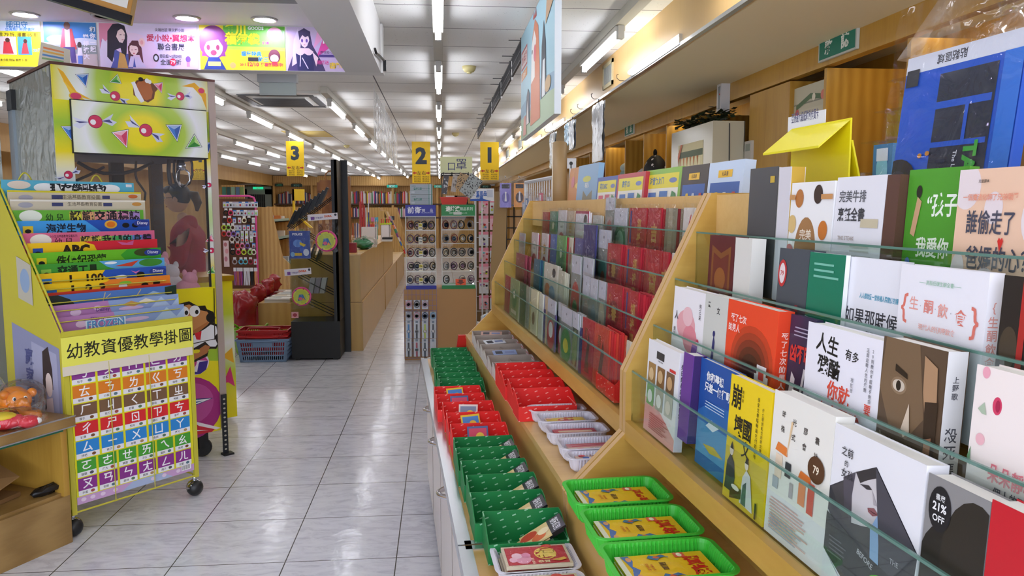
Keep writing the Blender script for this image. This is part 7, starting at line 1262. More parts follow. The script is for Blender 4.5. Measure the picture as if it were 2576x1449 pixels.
for py, row, lst in ((510, 'top row of the pink stand', [(k, 'p') for k in range(564, 645, 8)]), (531, 'second row of the pink stand', [(568, 't'), (580, 't')]+[(k, 'p') for k in range(590, 645, 9)]), (550, 'third row of the pink stand', [(565, 't'), (577, 't'), (589, 'p'), (602, 'p'), (614, 't'), (626, 't'), (637, 'p')]), (568, 'fourth row of the pink stand', [(563, 't'), (574, 't'), (585, 't')]+[(k, 'p') for k in (594, 603, 614, 624, 636)]),
        (584, 'fifth row of the pink stand', [(563, 't'), (575, 't'), (587, 't')]+[(k, 'p') for k in (598, 609, 620, 631, 640)]), (598, 'sixth row of the pink stand', [(583, 't'), (596, 't'), (609, 'p'), (620, 'p'), (632, 'p')]), (614, 'seventh row of the pink stand', [(584, 't'), (597, 't'), (609, 't'), (622, 't'), (638, 'p')]), (630, 'eighth row of the pink stand', [(585, 't'), (599, 't'), (613, 't'), (629, 't'), (638, 't')]), (654, 'ninth row of the pink stand', [(590, 't'), (606, 't'), (617, 't'), (630, 't'), (642, 'p')])):
    for px, k in lst:
        cnt += 1; c = HC[(cnt*5) % len(HC)]
        if k == 't': hang('hair_tie', px, py, hairtie(c), 'in the '+row, 'round hair tie')
        else: hang('hair_clip_pack', px, py, pkt('#c8d0dc', random.choice(['#3a7ac8', '#e8e8ea', '#b8b0c8'])), 'in the '+row, 'hair clip packet')
for px, cs in ((591, ('#c84a5a', '#5a6ab0')), (598, ('#a84a7a', '#c87a4a')), (606, ('#7a4a9a', '#c8405a')), (616, ('#e4e4ea', '#d8d8e4')), (624, ('#e4e4ea', '#c8c8d8')), (633, ('#17171c', '#22222a')), (643, ('#e0a84a', '#d87aa0'))):
    g = G(); g.box(-.03, .03, -.002, .004, -.02, .05, mat('#dcdce4', .5))
    for k in range(5): g.tube([(-.02+.01*k, 0, -.02), (-.022+.011*k+rr(-.006, .006), -.004, -.18), (-.02+.01*k+rr(-.01, .01), -.004, -.29)], .006, mat(cs[k % 2], .6), 5)
    hang('cord_bundle', px, 680, g, 'along the bottom of the pink stand', 'hanging bundle of coloured cords')
g = G(); g.box(-.05, .05, 0, .01, -.45, .05, mat('#e0c8cc', .5)); g.art([('e', .4, .3, .3, .1, '#c07a8a'), ('e', .6, .6, .3, .1, '#d898a0'), ('e', .4, .85, .3, .08, '#b8707a')], .1, .5, TR(-.05, 0, -.45)); hang('scarf_pack', 568, 612, g, 'at the left edge of the pink stand', 'long pink floral pack')
# ================================================================ wooden gondolas behind the stand
def gondola(px, Y, lab, xw=.03):
    p = at(px, 690, y=Y); t = thing('gondola_shelf', lab, 'shelf', TR(p.x, Y, 0), 'wooden gondola shelves'); g = G()
    pr = [(-.55, 0), (.5, 0), (.5, .45), (.32, .62), (.12, 1.6), (-.35, 1.62), (-.55, 1.55)]
    Mp = Matrix(((1, 0, 0, 0), (0, 0, -1, 0), (0, 1, 0, 0), (0, 0, 0, 1))); g.prism(pr, 0, .03, W_FAR, Mp); g.prism(pr, 0, .03, W_FAR, TR(0, 1.9, 0) @ Mp); g.box(-.45, -.42, 0, 1.87, .1, 1.55, W_FAR); g.done('end_panel', t)
    for k, (x, z) in enumerate(((.36, .46), (.18, .95), (.1, 1.3))): g = G(); g.box(-.42, x, 0, 1.87, z, z+.02, W_FAR); g.box(x-.01, x, 0, 1.87, z, z+.07, mat('#8fa89c', .4)); g.done('shelf_board', t)
    return t, p
GP = []
for px, Y, lab in ((672, 15.6, 'wooden gondola shelf right behind the pink accessory stand'), (730, 18.0, 'second wooden gondola shelf behind the first one')):
    t, p = gondola(px, Y, lab); GP.append((p, Y))
    for k in range(10):
        z = (.481, .971, 1.321)[k % 3]; o = G().box(0, .18, 0, .12, 0, rr(.05, .14), mat(random.choice(['#dcdcd8', '#b8c0c8', '#c8b83a', '#9aa84a', '#6a8ab8', '#e8e4dc', '#c87a3a']), .5)).done('goods_box', None, TR(p.x-.05+.04*(k % 2)+(.12 if k % 3 == 0 else -.08), Y+.08+.18*k, z)); tag(o, 'x', 'box', 'goods boxes on the gondolas'); reg(o, 'on the '+('first' if Y < 16 else 'second')+' gondola shelf', 'small goods box', 'from the front')
a = at(690, 470, y=17.2); t = thing('yellow_stand', 'bright yellow slanted stand rising behind the gondolas', 'display stand', TR(at(735, 480, y=17.7).x, 17.7, 0)); YL2 = mat('#f0c81a', .4); g = G(); g.box(0, .04, 0, .1, 0, 2.0, YL2); g.hexa([(0, 0, 1.5), (.04, 0, 1.5), (.04, .1, 1.5), (0, .1, 1.5), (.35, 0, 1.15), (.42, 0, 1.15), (.42, .1, 1.15), (.35, .1, 1.15)], YL2); g.box(0, .25, 0, .1, 1.75, 2.0, YL2); g.done('stand', t)
# ================================================================ bookcases along the far wall
YF = FY1-.75; 
def far_books(px0, px1, py0, py1, lab, n, tones):
    a = at(px0, py1, y=YF); b = at(px1, py0, y=YF); w = (b.x-a.x); H = b.z-a.z; x = a.x+.02
    for k in range(n):
        bw = w/n; o = G().box(0, bw*.86, 0, .25, 0, H*rr(.72, .95), mat(tones[(k*7+k//3) % len(tones)], .6)).done('binder', None, TR(a.x+bw*k, YF+.02, a.z)); tag(o, 'x', 'book', 'books on the far wall shelves'); reg(o, lab, 'book spine', 'from the left')
TON = ['#d8d4cc', '#c83a3a', '#e0e0e4', '#3a4a8a', '#d8b83a', '#2a2a34', '#e8a0b8', '#4a8a5a', '#e8e4dc', '#b04a7a', '#6a3a2a', '#f0d8e0', '#d8702a']
t = thing('wall_bookcase', 'long wooden bookcase across the far end wall', 'bookcase', TR(0, YF, 0))
z1 = at(940, 512, y=YF).z; z2 = at(940, 546, y=YF).z; zt = at(940, 466, y=YF).z
g = G(); xa = at(690, 500, y=YF).x; xb = at(1210, 500, y=YF).x; g.box(xa, xb, .3, .34, 0, zt, W_FAR); g.box(xa, xb, -.05, .34, z1-.06, z1, mat('#4a3020', .5)); g.box(xa, xb, -.05, .34, z2-.06, z2, mat('#4a3020', .5)); g.box(xa, xb, -.1, .34, zt-.02, zt+.35, W_FAR)
for px in (690, 785, 880, 988, 1100, 1205): x = at(px, 500, y=YF).x; g.box(x-.04, x+.04, -.04, .3, 0, zt, W_FAR)
g.done('carcass', t)
far_books(700, 782, 480, 512, 'on the upper far shelf at the left', 26, ['#3a3a44', '#b8b0a8', '#a83a3a', '#d8d0c8', '#4a5a8a', '#c8b8a8']); far_books(700, 782, 519, 546, 'on the lower far shelf at the left', 26, ['#5a5a64', '#c8b8a8', '#8a9aa8', '#b87a4a', '#d8d4cc'])
far_books(884, 985, 479, 512, 'on the upper far shelf by the middle sign', 34, TON); far_books(992, 1036, 479, 512, 'on the upper far shelf behind the mask boxes', 16, TON); far_books(884, 985, 519, 546, 'on the lower far shelf by the middle sign', 34, TON[::-1]); far_books(992, 1020, 519, 546, 'on the lower far shelf behind the mask boxes', 10, TON[::-1])
def far_sign(px0, py0, px1, py1, base, txt, lab, glow=0, col='#eef8f4', Y=None):
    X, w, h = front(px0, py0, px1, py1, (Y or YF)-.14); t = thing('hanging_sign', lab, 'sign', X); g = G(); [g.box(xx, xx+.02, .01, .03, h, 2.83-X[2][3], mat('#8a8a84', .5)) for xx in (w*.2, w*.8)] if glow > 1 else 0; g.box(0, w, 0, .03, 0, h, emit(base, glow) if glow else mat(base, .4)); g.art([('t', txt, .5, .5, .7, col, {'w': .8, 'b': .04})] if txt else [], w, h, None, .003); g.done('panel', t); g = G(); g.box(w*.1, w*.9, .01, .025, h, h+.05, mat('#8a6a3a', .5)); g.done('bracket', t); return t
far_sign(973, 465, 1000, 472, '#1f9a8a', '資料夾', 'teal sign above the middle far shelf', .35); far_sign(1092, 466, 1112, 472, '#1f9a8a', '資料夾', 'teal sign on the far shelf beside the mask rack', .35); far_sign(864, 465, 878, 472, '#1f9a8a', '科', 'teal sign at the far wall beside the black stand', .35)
far_sign(691, 462, 712, 469, '#16382c', '→出口', 'dark green sign at the far left of the back wall', 0, '#4ab080'); far_sign(732, 463, 760, 470, '#16302c', '資料夾', 'dark sign right of the dark green sign', 0, '#5a9a88'); far_sign(1208, 466, 1235, 473, '#16302c', '資料夾', 'dark sign at the right of the back wall', 0, '#7ab8a8'); far_sign(636, 470, 662, 476, '#18a070', '出口', 'lit green exit sign near the far left corner', 1.2)
t = thing('metal_gate', 'grey metal gate with a dark grille in the far left corner', 'gate', TR(at(612, 540, y=YF).x, YF, 0)); w = at(684, 540, y=YF).x-at(612, 540, y=YF).x; g = G(); g.box(0, w*.16, 0, .1, 0, 2.3, mat('#7d8680', .5)); g.box(w*.78, w, 0, .1, 0, 2.3, mat('#7d8680', .5)); g.box(0, w, 0, .1, 2.1, 2.4, mat('#7d8680', .5)); g.done('frame', t); g = G(); g.box(w*.16, w*.78, .06, .1, 0, 2.1, mat('#23282a', .6)); [g.box(w*(.16+.62*k/8), w*(.16+.62*k/8)+.02, .04, .06, 0, 2.1, mat('#4a5250', .5)) for k in range(9)]; [g.box(w*.16, w*.78, .04, .06, .3*k, .3*k+.02, mat('#4a5250', .5)) for k in range(7)]; g.done('grille', t)
Y = 24; a = at(556, 465, y=Y); b = at(614, 500, y=Y); t = thing('magazine_wall', 'wall rack of green and blue magazines at the far left', 'display rack', TR(a.x, Y, 0)); g = G(); g.box(0, b.x-a.x, 0, .1, 0, a.z, W_FAR); g.done('rack', t)
for k in range(15):
    r_, c_ = divmod(k, 5); o = G().box(0, .11, -.02, 0, 0, .3, mat(['#4a8a7a', '#3a6a8a', '#7a9a5a', '#5a7a9a', '#8ab09a', '#2f5a5a'][k*5 % 6], .5)).done('magazine', None, TR(a.x+.03+.13*c_, Y-.003, a.z-.36-.36*r_)); tag(o, 'x', 'magazine', 'magazines on the far left rack'); reg(o, 'on the far left wall rack', 'green blue magazine', 'from the top left')
# ================================================================ goods between counter and watch stand, far along the aisle
for i, (px, Y, c, lab) in enumerate(((965, 22.5, '#b48a4c', 'farther wooden gondola shelf right of the service counter'), (1004, 25.5, '#b48a4c', 'farthest wooden gondola shelf by the aisle'))):
    p = at(px, 600, y=Y); t = thing('gondola_shelf', lab, 'shelf', TR(p.x, Y, 0), 'wooden gondola shelves'); g = G(); g.hexa([(-.5, 0, 0), (.3, 0, 0), (.3, 1.2, 0), (-.5, 1.2, 0), (-.5, 0, 1.6), (-.1, 0, 1.6), (-.1, 1.2, 1.6), (-.5, 1.2, 1.6)], W_FAR); g.done('body', t)
    for k in range(8):
        o = G().box(0, .1, -.03, 0, 0, .12, mat(HC[(k*3+i) % 14], .5)).done('goods_pack', None, TR(p.x-.46+.11*(k % 3), Y-.004, 1.2-.2*(k//3))); tag(o, 'x', 'pack', 'small packs on the far gondolas'); reg(o, 'on the end of the '+['farther', 'farthest'][i]+' gondola', 'small hanging pack', 'from the top left')
# ================================================================ things hung from the ceiling
t = thing('hanging_poster', 'big pale blue hanging board with a long cartoon bird and red title box', 'poster', basis((.585, 5.63, 2.075), (0, -1, 0), (1, 0, 0), (0, 0, 1)))
w, h = 1.63, .715; g = G(); g.box(0, w, 0, .035, 0, h, mat('#d8e2ea', .4))
g.art([('r', 0, 0, 1, 1, '#a9d4e4'), ('r', 0, 0, 1, .2, '#b8cfae'), ('p', [(0, .2), (.4, .26), (1, .18), (1, .3), (.6, .38), (0, .32)], '#8fb4cc'), ('r', .02, .66, .24, .84, '#b8383c'), ('r', .03, .68, .23, .82, '#e9d8d8'), ('t', '2016年曆', .13, .75, .1, '#b8383c', {'w': .18, 'b': .03}), ('r', .02, .56, .24, .64, '#e0904a'), ('t', '全面特價中', .13, .6, .06, '#f6ecd8', {'w': .19}),
    ('p', [(.36, .06), (.38, .5), (.42, .8), (.5, .92), (.6, .82), (.64, .5), (.66, .06)], '#d98a68'), ('p', [(.44, .94), (.47, 1.0), (.5, .94), (.53, 1.0), (.55, .92)], '#b84a40'), ('p', [(.38, .42), (.4, .74), (.48, .84), (.54, .74), (.5, .6), (.5, .44)], '#f2efec'), ('e', .5, .64, .035, .07, '#e07a88'), ('e', .42, .68, .012, .02, '#2a2a34'), ('p', [(.68, .2), (.7, .6), (.75, .78), (.8, .6), (.82, .2)], '#3c4450'), ('p', [(.71, .2), (.73, .48), (.78, .48), (.79, .2)], '#e9ecee'), ('p', [(.2, .1), (.23, .36), (.28, .42), (.33, .36), (.34, .1)], '#4a4a58'), ('p', [(.22, .1), (.26, .32), (.31, .1)], '#f0ece8'), ('p', [(.1, .02), (.13, .2), (.2, .2), (.22, .02)], '#e8a898'), ('e', .86, .26, .07, .06, '#c8a878'), ('p', [(.8, .72), (.84, .98), (.94, 1.0), (.97, .8)], '#c9a27a')], w, h, None, .0006); g.done('board', t)
g = G()
for x in (.15, w-.15): g.tube([(x, .015, h), (x, .015, .754)], .002, '#9a9a9a', 4)
g.done('hanging_wire', t)
for i, (y0, y1) in enumerate(((5.7, 6.5), (6.6, 7.6), (7.75, 9.0), (9.15, 10.5), (10.7, 12.3))):
    t = thing('grid_panel', 'x', 'grid panel', TR(.6, y0, 2.66), 'dark grid panels under the ceiling'); g = G(); L_ = y1-y0; D = mat('#26272c', .45)
    for k in range(int(L_/.045)): g.box(-.006, .006, .045*k, .045*k+.02, .01, .13, D)
    for z in (0, .065, .13): g.box(-.008, .008, 0, L_, z, z+.012, D)
    g.done('grille', t); g = G()
    for y in (.1, L_-.1): g = G(); g.tube([(0, y, .14), (0, y, .169)], .004, D, 5); g.tube([(.003, y, .15), (-.09, y, .15)], .004, D, 4); g.done('hook', t)
    g = G(); g.box(-.008, .008, L_-.012, L_, -.02, .14, mat('#d8d8d8', .4)); g.done('end_strip', t); reg(t, 'along the ceiling right of the lamps', 'dark hanging grid panel', 'from the front')
FOIL = mat('#cfd0d4', .18, .85, .5, .9, 9)
for i, (y0, y1) in enumerate(((7.95, 9.25), (9.35, 10.65), (10.75, 12.05))):
    t = thing('wire_grid', 'x', 'grid panel', TR(-.64, y0, 2.17), 'white wire grids under the ceiling'); g = G(); L_ = y1-y0; WHT = mat('#dcdcdc', .4)
    for k in range(11): g.tube([(0, L_*k/10, 0), (0, L_*k/10, .6)], .003, WHT, 4)
    for k in range(7): g.tube([(0, 0, .1*k), (0, L_, .1*k)], .003, WHT, 4)
    for y in (.1, L_-.1): g.tube([(0, y, .6), (0, y, .658)], .003, WHT, 4)
    g.done('wire_mesh', t); reg(t, 'left of the middle lamp row', 'white hanging wire grid', 'from the front')
    for k in range(8):
        r_, c_ = divmod(k, 4); z = .58-.3*r_; o = thing('foil_pack', 'x', 'pack', TR(-.628, y0+.06+.3*c_, 2.17+z-.28), 'clear packs on the white wire grids')
        g = G(); g.mesh([(rr(0, .008), .24*a/4, .27*b/5) for b in range(6) for a in range(5)], [(b*5+a, b*5+a+1, (b+1)*5+a+1, (b+1)*5+a) for b in range(5) for a in range(4)], clear('#f2f4f6', .2, .12, .9, 16, .3, '#c8ccd2', .4)); g.done('wrapping', o, None, True); reg(o, 'on the %s white wire grid' % ['first', 'second', 'third'][i], 'shiny clear pack', 'from the top left')
p = at(700, 256, z=2.80)
t = thing('air_conditioner', 'white ceiling cassette air conditioner with a grille', 'air conditioner', TR(-1.745, 9.2, 2.80)); g = G(); g.box(-.48, .48, -.62, .62, 0, .03, mat('#dcdcd8', .5)); g.done('panel', t)
g = G(); g.box(-.28, .28, -.3, .3, -.012, .0, mat('#b4b4b0', .5)); [g.box(-.28, .28, -.29+.04*k, -.275+.04*k, -.016, -.012, mat('#55565a', .5)) for k in range(15)]; g.done('grille', t)
for s_ in (-1, 1):
    g = G(); g.box(-.4, .4, s_*.46-.05, s_*.46+.05, -.006, 0, mat('#4a4c50', .5)); g.done('air_slot', t); g = G(); g.box(s_*.38-.04, s_*.38+.04, -.38, .38, -.006, 0, mat('#5a5c60', .5)); g.done('air_slot', t)
X, w, h = front(652, 207, 745, 240, 5.95); t = thing('exit_light', 'unlit white exit light box hanging below the ceiling', 'sign', X); g = G(); g.box(0, w, 0, .02, 0, h, clear('#dfe8e6', .06, .05, 0, 40, .55, '#dde6e4')); g.box(0, w, -.001, .021, 0, .004, mat('#c8d0d0', .3)); g.done('plate', t); g = G(); g.box(-.01, w+.01, -.02, .05, h, h+.06, mat('#b4b8ba', .4)); g.box(w*.4, w*.6, 0, .03, h+.06, 2.83-X[2][3], mat('#a8acae', .4)); g.done('housing', t)
for i, (px, py, lab) in enumerate(((1180, 176, 'nearest cream smoke detector on the ceiling'), (1146, 339, 'middle cream smoke detector on the ceiling'), (872, 369, 'cream smoke detector left of the white wire grid'))):
    p = at(px, py, z=2.8); t = thing('smoke_detector', lab, 'smoke detector', TR(p.x, p.y, 2.83), 'smoke detectors'); CR = mat('#cfc48c', .5); g = G(); g.lathe([(0, -.05), (.04, -.048), (.055, -.03), (.062, -.0)], CR, None, 20); g.done('body', t, None, True); g = G(); g.lathe([(0, -.062), (.02, -.06), (.022, -.048)], CR, None, 12); g.done('sensor', t)
a = at(775, 338, z=2.82); o = G().box(-.35, .35, -.5, .5, -.008, .0, mat('#d8c070', .6)).done('ceiling_vent', None, TR(a.x, a.y, 2.829)); tag(o, 'yellowed ceiling vent panel above the sign numbered three', 'vent')
t = thing('power_cable', 'black power cable with a plug hanging from the drop beam', 'cable', TR(0, 0, 0)); p = at(943, 122, x=-.375); q = at(962, 152, x=-.375); g = G(); g.tube([(p.x, p.y, p.z), (p.x+.004, p.y+.03, p.z-.02), (p.x+.008, (p.y+q.y)/2, (p.z+q.z)/2-.01), (q.x+.01, q.y, q.z)], .008, BLACK, 6); g.done('cable', t); g = G(); g.box(-.015, .015, -.015, .015, -.07, 0, BLACK, TR(q.x+.01, q.y, q.z)); g.done('plug', t)
# ================================================================ fittings along the wood fascia and the header beam
def wallX(px0, py0, px1, py1, X, back=False):     # box on a wall plane x = X facing the aisle: far left, near right
    a = at(px0, py0, x=X); b = at(px1, py1, x=X); return a.y, b.y, (a.z, b.z)
for i, (px0, px1, py, lab) in enumerate(((1517, 1541, 195, 'white framed louvre vent on the wood fascia, nearest one'), (1304, 1314, 368, 'second white vent along the wood fascia'), (1273, 1281, 395, 'farthest white vent along the wood fascia'))):
    a = at(px0, py, x=1.392); b = at(px1, py, x=1.392); t = thing('wall_vent', lab, 'vent', TR(1.40, b.y, 2.59)); L_ = max(.28, a.y-b.y)
    g = G(); g.box(-.012, 0, 0, L_, 0, .03, '#d8cfa8'); g.box(-.012, 0, 0, L_, .17, .2, '#d8cfa8'); g.box(-.012, 0, 0, .03, 0, .2, '#d8cfa8'); g.box(-.012, 0, L_-.03, L_, 0, .2, '#d8cfa8'); g.done('frame', t); g = G(); [g.box(-.008, -.002, .04+k*(L_-.08)/8, .04+k*(L_-.08)/8+.015, .03, .17, '#b8bcb8') for k in range(9)]; g.box(-.002, 0, .03, L_-.03, .03, .17, '#6a6a66'); g.done('slat', t)
for i, (px0, px1, y0, y1, c, lab) in enumerate(((1475, 1516, 243, 402, '#b9bdc2', 'long silvery plastic pack hanging from the fascia edge, nearest one'), (1432, 1444, 290, 372, '#b4bcc4', 'second silvery pack hanging from the fascia edge'), (1420, 1431, 296, 362, '#8ab0c8', 'bluish clear pack hanging from the fascia edge'), (1381, 1396, 320, 420, '#a8b4c0', 'grey printed pack hanging low from the fascia edge'))):
    a = at(px0, y0, x=1.37); b = at(px1, y0, x=1.37); z1 = at(px1, y1, x=1.37).z; L_ = a.y-b.y; L_ = min(L_, .45); H = 2.5-z1
    t = thing('hanging_pack', lab, 'pack', TR(1.37, b.y, z1), 'silvery packs along the fascia'); g = G()
    for d_ in (0, .02): g.mesh([(d_+rr(-.006, .006), L_*a_/6, H*b_/10) for b_ in range(11) for a_ in range(7)], [(b_*7+a_, b_*7+a_+1, (b_+1)*7+a_+1, (b_+1)*7+a_) for b_ in range(10) for a_ in range(6)], mat(c, .22, .45, .5, .7, 12)); 
    g.done('wrapping', t, None, True); g = G(); g.tube([(0.01, L_*.5, H), (.01, L_*.5, H+.03), (.03, L_*.5, H+.035)], .004, BLACK, 5); g.done('hook', t)
for i, y in enumerate((5.9, 6.9, 7.6, 8.0, 9.3, 10.0)):
    t = thing('wire_hook', 'x', 'hook', TR(1.39, y, 2.55), 'wire hooks on the fascia edge'); g = G(); g.tube([(0, 0, 0), (-.03, 0, .0), (-.05, .01, .02), (-.05, .02, .045), (-.035, .03, .05)], .003, '#4a3a2a', 5); g.done('wire', t); reg(t, 'on the fascia edge', 'small bent wire hook', 'from the front')
def beam_sign(px0, py0, px1, py1, txt, lab):
    a = at(px0, (py0+py1)/2, x=2.18); b = at(px1, (py0+py1)/2, x=2.18); t = thing('category_sign', lab, 'sign', basis((2.172, a.y, 2.425), (0, -1, 0), (1, 0, 0), (0, 0, 1)), 'teal signs on the header beam'); w = a.y-b.y
    g = G(); g.box(0, w, 0, .016, 0, .14, mat('#c8d0cc', .4)); g.art([('r', .03, .07, .97, .93, '#12806c')]+[('t', c, .28+.44*k, .5, .62, '#f2faf4', {'b': .03}) for k, c in enumerate(txt)], w, .14, None, .0006); g.done('panel', t)
beam_sign(2063, 110, 2158, 110, '雜誌', 'teal sign with two white characters for magazines on the header beam')
beam_sign(1573, 330, 1595, 330, '禮品', 'small teal sign farther along the header beam')
# wall bookcase under the header beam
t = thing('wall_bookcase', 'golden plywood wall bookcase with tall bays under the header beam', 'bookcase', TR(0, 0, 0))
g = G(); g.box(2.66, 2.70, 1.0, 12.5, 0, 2.39, W_WALL); g.done('back_panel', t)
for y in (1.6, 2.65, 3.55, 4.35, 6.62, 7.5, 8.35, 9.2, 10.3, 11.4, 12.5): g = G(); g.box(2.2, 2.66, y, y+.03, 0, 2.39, W_WALL); g.done('upright', t)
g = G(); g.box(2.2, 2.66, 4.82, 5.46, 0, 2.39, W_WALL); g.done('flush_panel', t)
g = G(); g.box(2.2, 2.66, 1.63, 4.35, 1.3, 1.33, W_WALL); g.box(2.2, 2.66, 6.65, 12.5, 1.72, 1.75, W_WALL); g.box(2.2, 2.66, 6.65, 12.5, 1.2, 1.23, W_WALL); g.done('shelf_board', t)
def bay(px, py, z=1.751, x=2.34): p = at(px, py, x=x); return p.x, p.y
x, y = bay(1535, 420); t = plush(TR(x, y, 1.751), [('body', [((0, 0, .12), (.12, .12, .12), '#5a3426')]), ('head', [((-.03, 0, .32), (.14, .14, .13), '#5e3828')]), ('muzzle', [((-.14, 0, .29), (.05, .06, .045), '#c8a88a')]), ('ear', [((-.02, -.1, .43), .04, '#5e3828')]), ('ear', [((-.02, .1, .43), .04, '#5e3828')]), ('eye', [((-.155, -.05, .35), .015, '#121212')]), ('eye', [((-.155, .05, .35), .015, '#121212')])], 'plush_bear', 'brown plush bear sitting in the wall bookcase', 'plush toy')
x, y = bay(1558, 440); plush(TR(2.3, y-.25, 1.751), [('body', [((0, 0, .07), (.08, .1, .07), '#f0b81c')]), ('head', [((-.04, -.02, .16), (.06, .06, .05), '#f0b81c')])], 'plush_toy', 'small yellow plush beside the brown bear', 'plush toy')
x, y = bay(1580, 420); plush(TR(2.32, y, 1.751), [('body', [((0, 0, .17), (.1, .12, .17), '#a8cfd0')]), ('hood', [((0, 0, .34), (.08, .1, .06), '#c8dcdc')])], 'soft_bag', 'pale mint cloth bag in the wall bookcase', 'bag')
x, y = bay(1625, 420); plush(TR(2.34, y, 1.751), [('body', [((0, 0, .15), (.13, .16, .15), '#e4e2e0')]), ('band', [((-.01, 0, .06), (.13, .162, .05), '#b83038')])], 'round_cushion', 'round white and red cushion in the wall bookcase', 'cushion')
x, y = bay(1668, 395)
def m_dots(): m, nd, lk, b = graph('star_print', .7); tc = nd('TexCoord'); v = nd('TexVoronoi'); v.inputs['Scale'].default_value = 16; lk(tc, 'Object', v, 0); r = ramp(nd, [(.2, '#d8d8de'), (.24, '#14151c')]); lk(v, 'Distance', r, 'Fac'); lk(r, 'Color', b, 'Base Color'); return m
plush(TR(2.26, y, 1.751), [('body', [((0, 0, .2), (.12, .19, .2), m_dots())]), ('pocket', [((-.07, -.1, .13), (.07, .09, .09), '#c83a6a')]), ('strap', [((0, .02, .42), (.02, .03, .04), '#14151c')])], 'backpack', 'black star patterned backpack with a pink pocket', 'backpack')
plush(TR(2.53, y-.2, 1.753), [('body', [((0, 0, .213), (.11, .15, .21), '#d89cc4')]), ('flap', [((-.02, 0, .34), (.11, .15, .08), '#c884b4')])], 'backpack', 'pink backpack behind the star patterned one', 'backpack')
t = thing('white_cabinet', 'tall glossy white cabinet with a fruit bordered notice, under the header beam', 'cabinet', TR(1.95, 5.5, 0)); WG = mat('#c9c5ae', .2)
g = G(); g.box(0, .235, 0, 1.0, 0, 2.217, WG); g.box(.23, .236, .0, 1.0, 2.0, 2.217, WG); g.done('cabinet_body', t)
g = G(); g.box(-.003, 0, .2, .8, 1.5, 2.1, mat('#d9cfa0', .5)); g.art([('r', .1, .08, .9, .8, '#e4dcae'), ('t', '圖書', .5, .3, .24, '#8a4a2a', {'w': .6}), ('r', .0, .82, 1, .9, '#4a5a3a')]+[('p', [(.08+.14*k, .82), (.14+.14*k, .82), (.11+.14*k, .7)], '#c8742c') for k in range(6)]+[('p', [(0, .85), (.12, 1.0), (.2, 1.0), (.02, .75)], '#c8642c')], .6, .6, basis((-.003, .8, 1.5), (0, -1, 0), (1, 0, 0), (0, 0, 1)), .0004); g.done('notice', t)
g = G(); g.tube([(.12, -.004, 2.2), (.125, -.006, 1.9), (.11, -.006, 1.5)], .004, BLACK, 5); g.done('cable', t)
t = thing('ivy_plant', 'dark artificial ivy lying on top of the white cabinet', 'plant', TR(2.06, 5.75, 2.217)); g = G(); LF = [mat('#1f2a1a', .6), mat('#2c3a22', .6), mat('#3a4a2a', .6)]
for k in range(260):
    y = rr(-.2, .75); x = rr(-.1, .1); z = rr(0, .09) if 1 else 0; x = x if z >= 0 else -.125; a = rr(0, 6.28); s_ = rr(.02, .035); q = Vector((math.cos(a), math.sin(a), rr(-.5, .5)))*s_; r_ = Vector((-math.sin(a), math.cos(a), rr(-.4, .4)))*s_*.7; c_ = Vector((x, y, z+.02)); g.poly([c_-q, c_+r_, c_+q, c_-r_], LF[k % 3])
g.done('leaves', t)['kind'] = 'stuff'
g = G(); g.tube([(0, -.2, .02), (.03, .1, .04), (-.03, .4, .03), (0, .75, .03)], .008, LF[0], 6); g.done('stem', t)
p = at(1818, 245, x=2.15); t = thing('air_freshener', 'white wall dispenser with a clear window fixed to the header beam', 'dispenser', TR(2.19, p.y, p.z-.12)); g = G(); g.box(-.07, 0, -.045, .045, 0, .24, mat('#d8d8dc', .35)); g.done('case', t); g = G(); g.box(-.0715, -.069, -.03, .015, .03, .2, mat('#9aa4ac', .2)); g.ball((-.071, -.02, .14), .006, '#c83030', 8); g.done('window', t)
p = at(1884, 380, x=2.19); t = thing('thermostat', 'small white thermostat on the plywood panel', 'thermostat', TR(2.2, p.y, p.z-.07)); g = G(); g.box(-.02, 0, -.06, .06, 0, .14, mat('#c8c6c0', .4)); g.done('case', t); g = G(); g.box(-.021, -.019, -.04, .04, .07, .12, mat('#8a948a', .3)); g.done('screen', t)
X_ = 2.23; a = at(1998, 245, x=X_); b = at(2085, 240, x=X_); t = thing('bookcase_poster', 'pale slatted poster with red characters and a flower border in the bookcase', 'poster', basis((X_, a.y, 1.79), (0, -1, 0), (1, 0, 0), (0, 0, 1))); w = a.y-b.y; h = .55; g = G(); g.box(0, w, 0, .01, 0, h, mat('#c8c4ac', .5)); g.art([('r', 0, .2+.2*k, 1, .215+.2*k, '#8a8a78') for k in range(4)]+[('p', [(.08, .1), (.08, .8), (.5, .9), (.92, .85), (.92, .8), (.5, .84), (.14, .76), (.14, .1)], '#4a6a40'), ('r', .16, .05, .88, .74, '#cfcab0'), ('e', .12, .7, .06, .06, '#c85a5a'), ('e', .85, .85, .06, .05, '#d87a6a'), ('e', .6, .85, .05, .04, '#e8e4d0'), ('t', '電腦遊戲', .52, .58, .17, '#c8705a', {'w': .66}), ('t', '軟體光碟', .52, .3, .17, '#c8705a', {'w': .66})], w, h, None, .0004); g.done('poster_sheet', t)
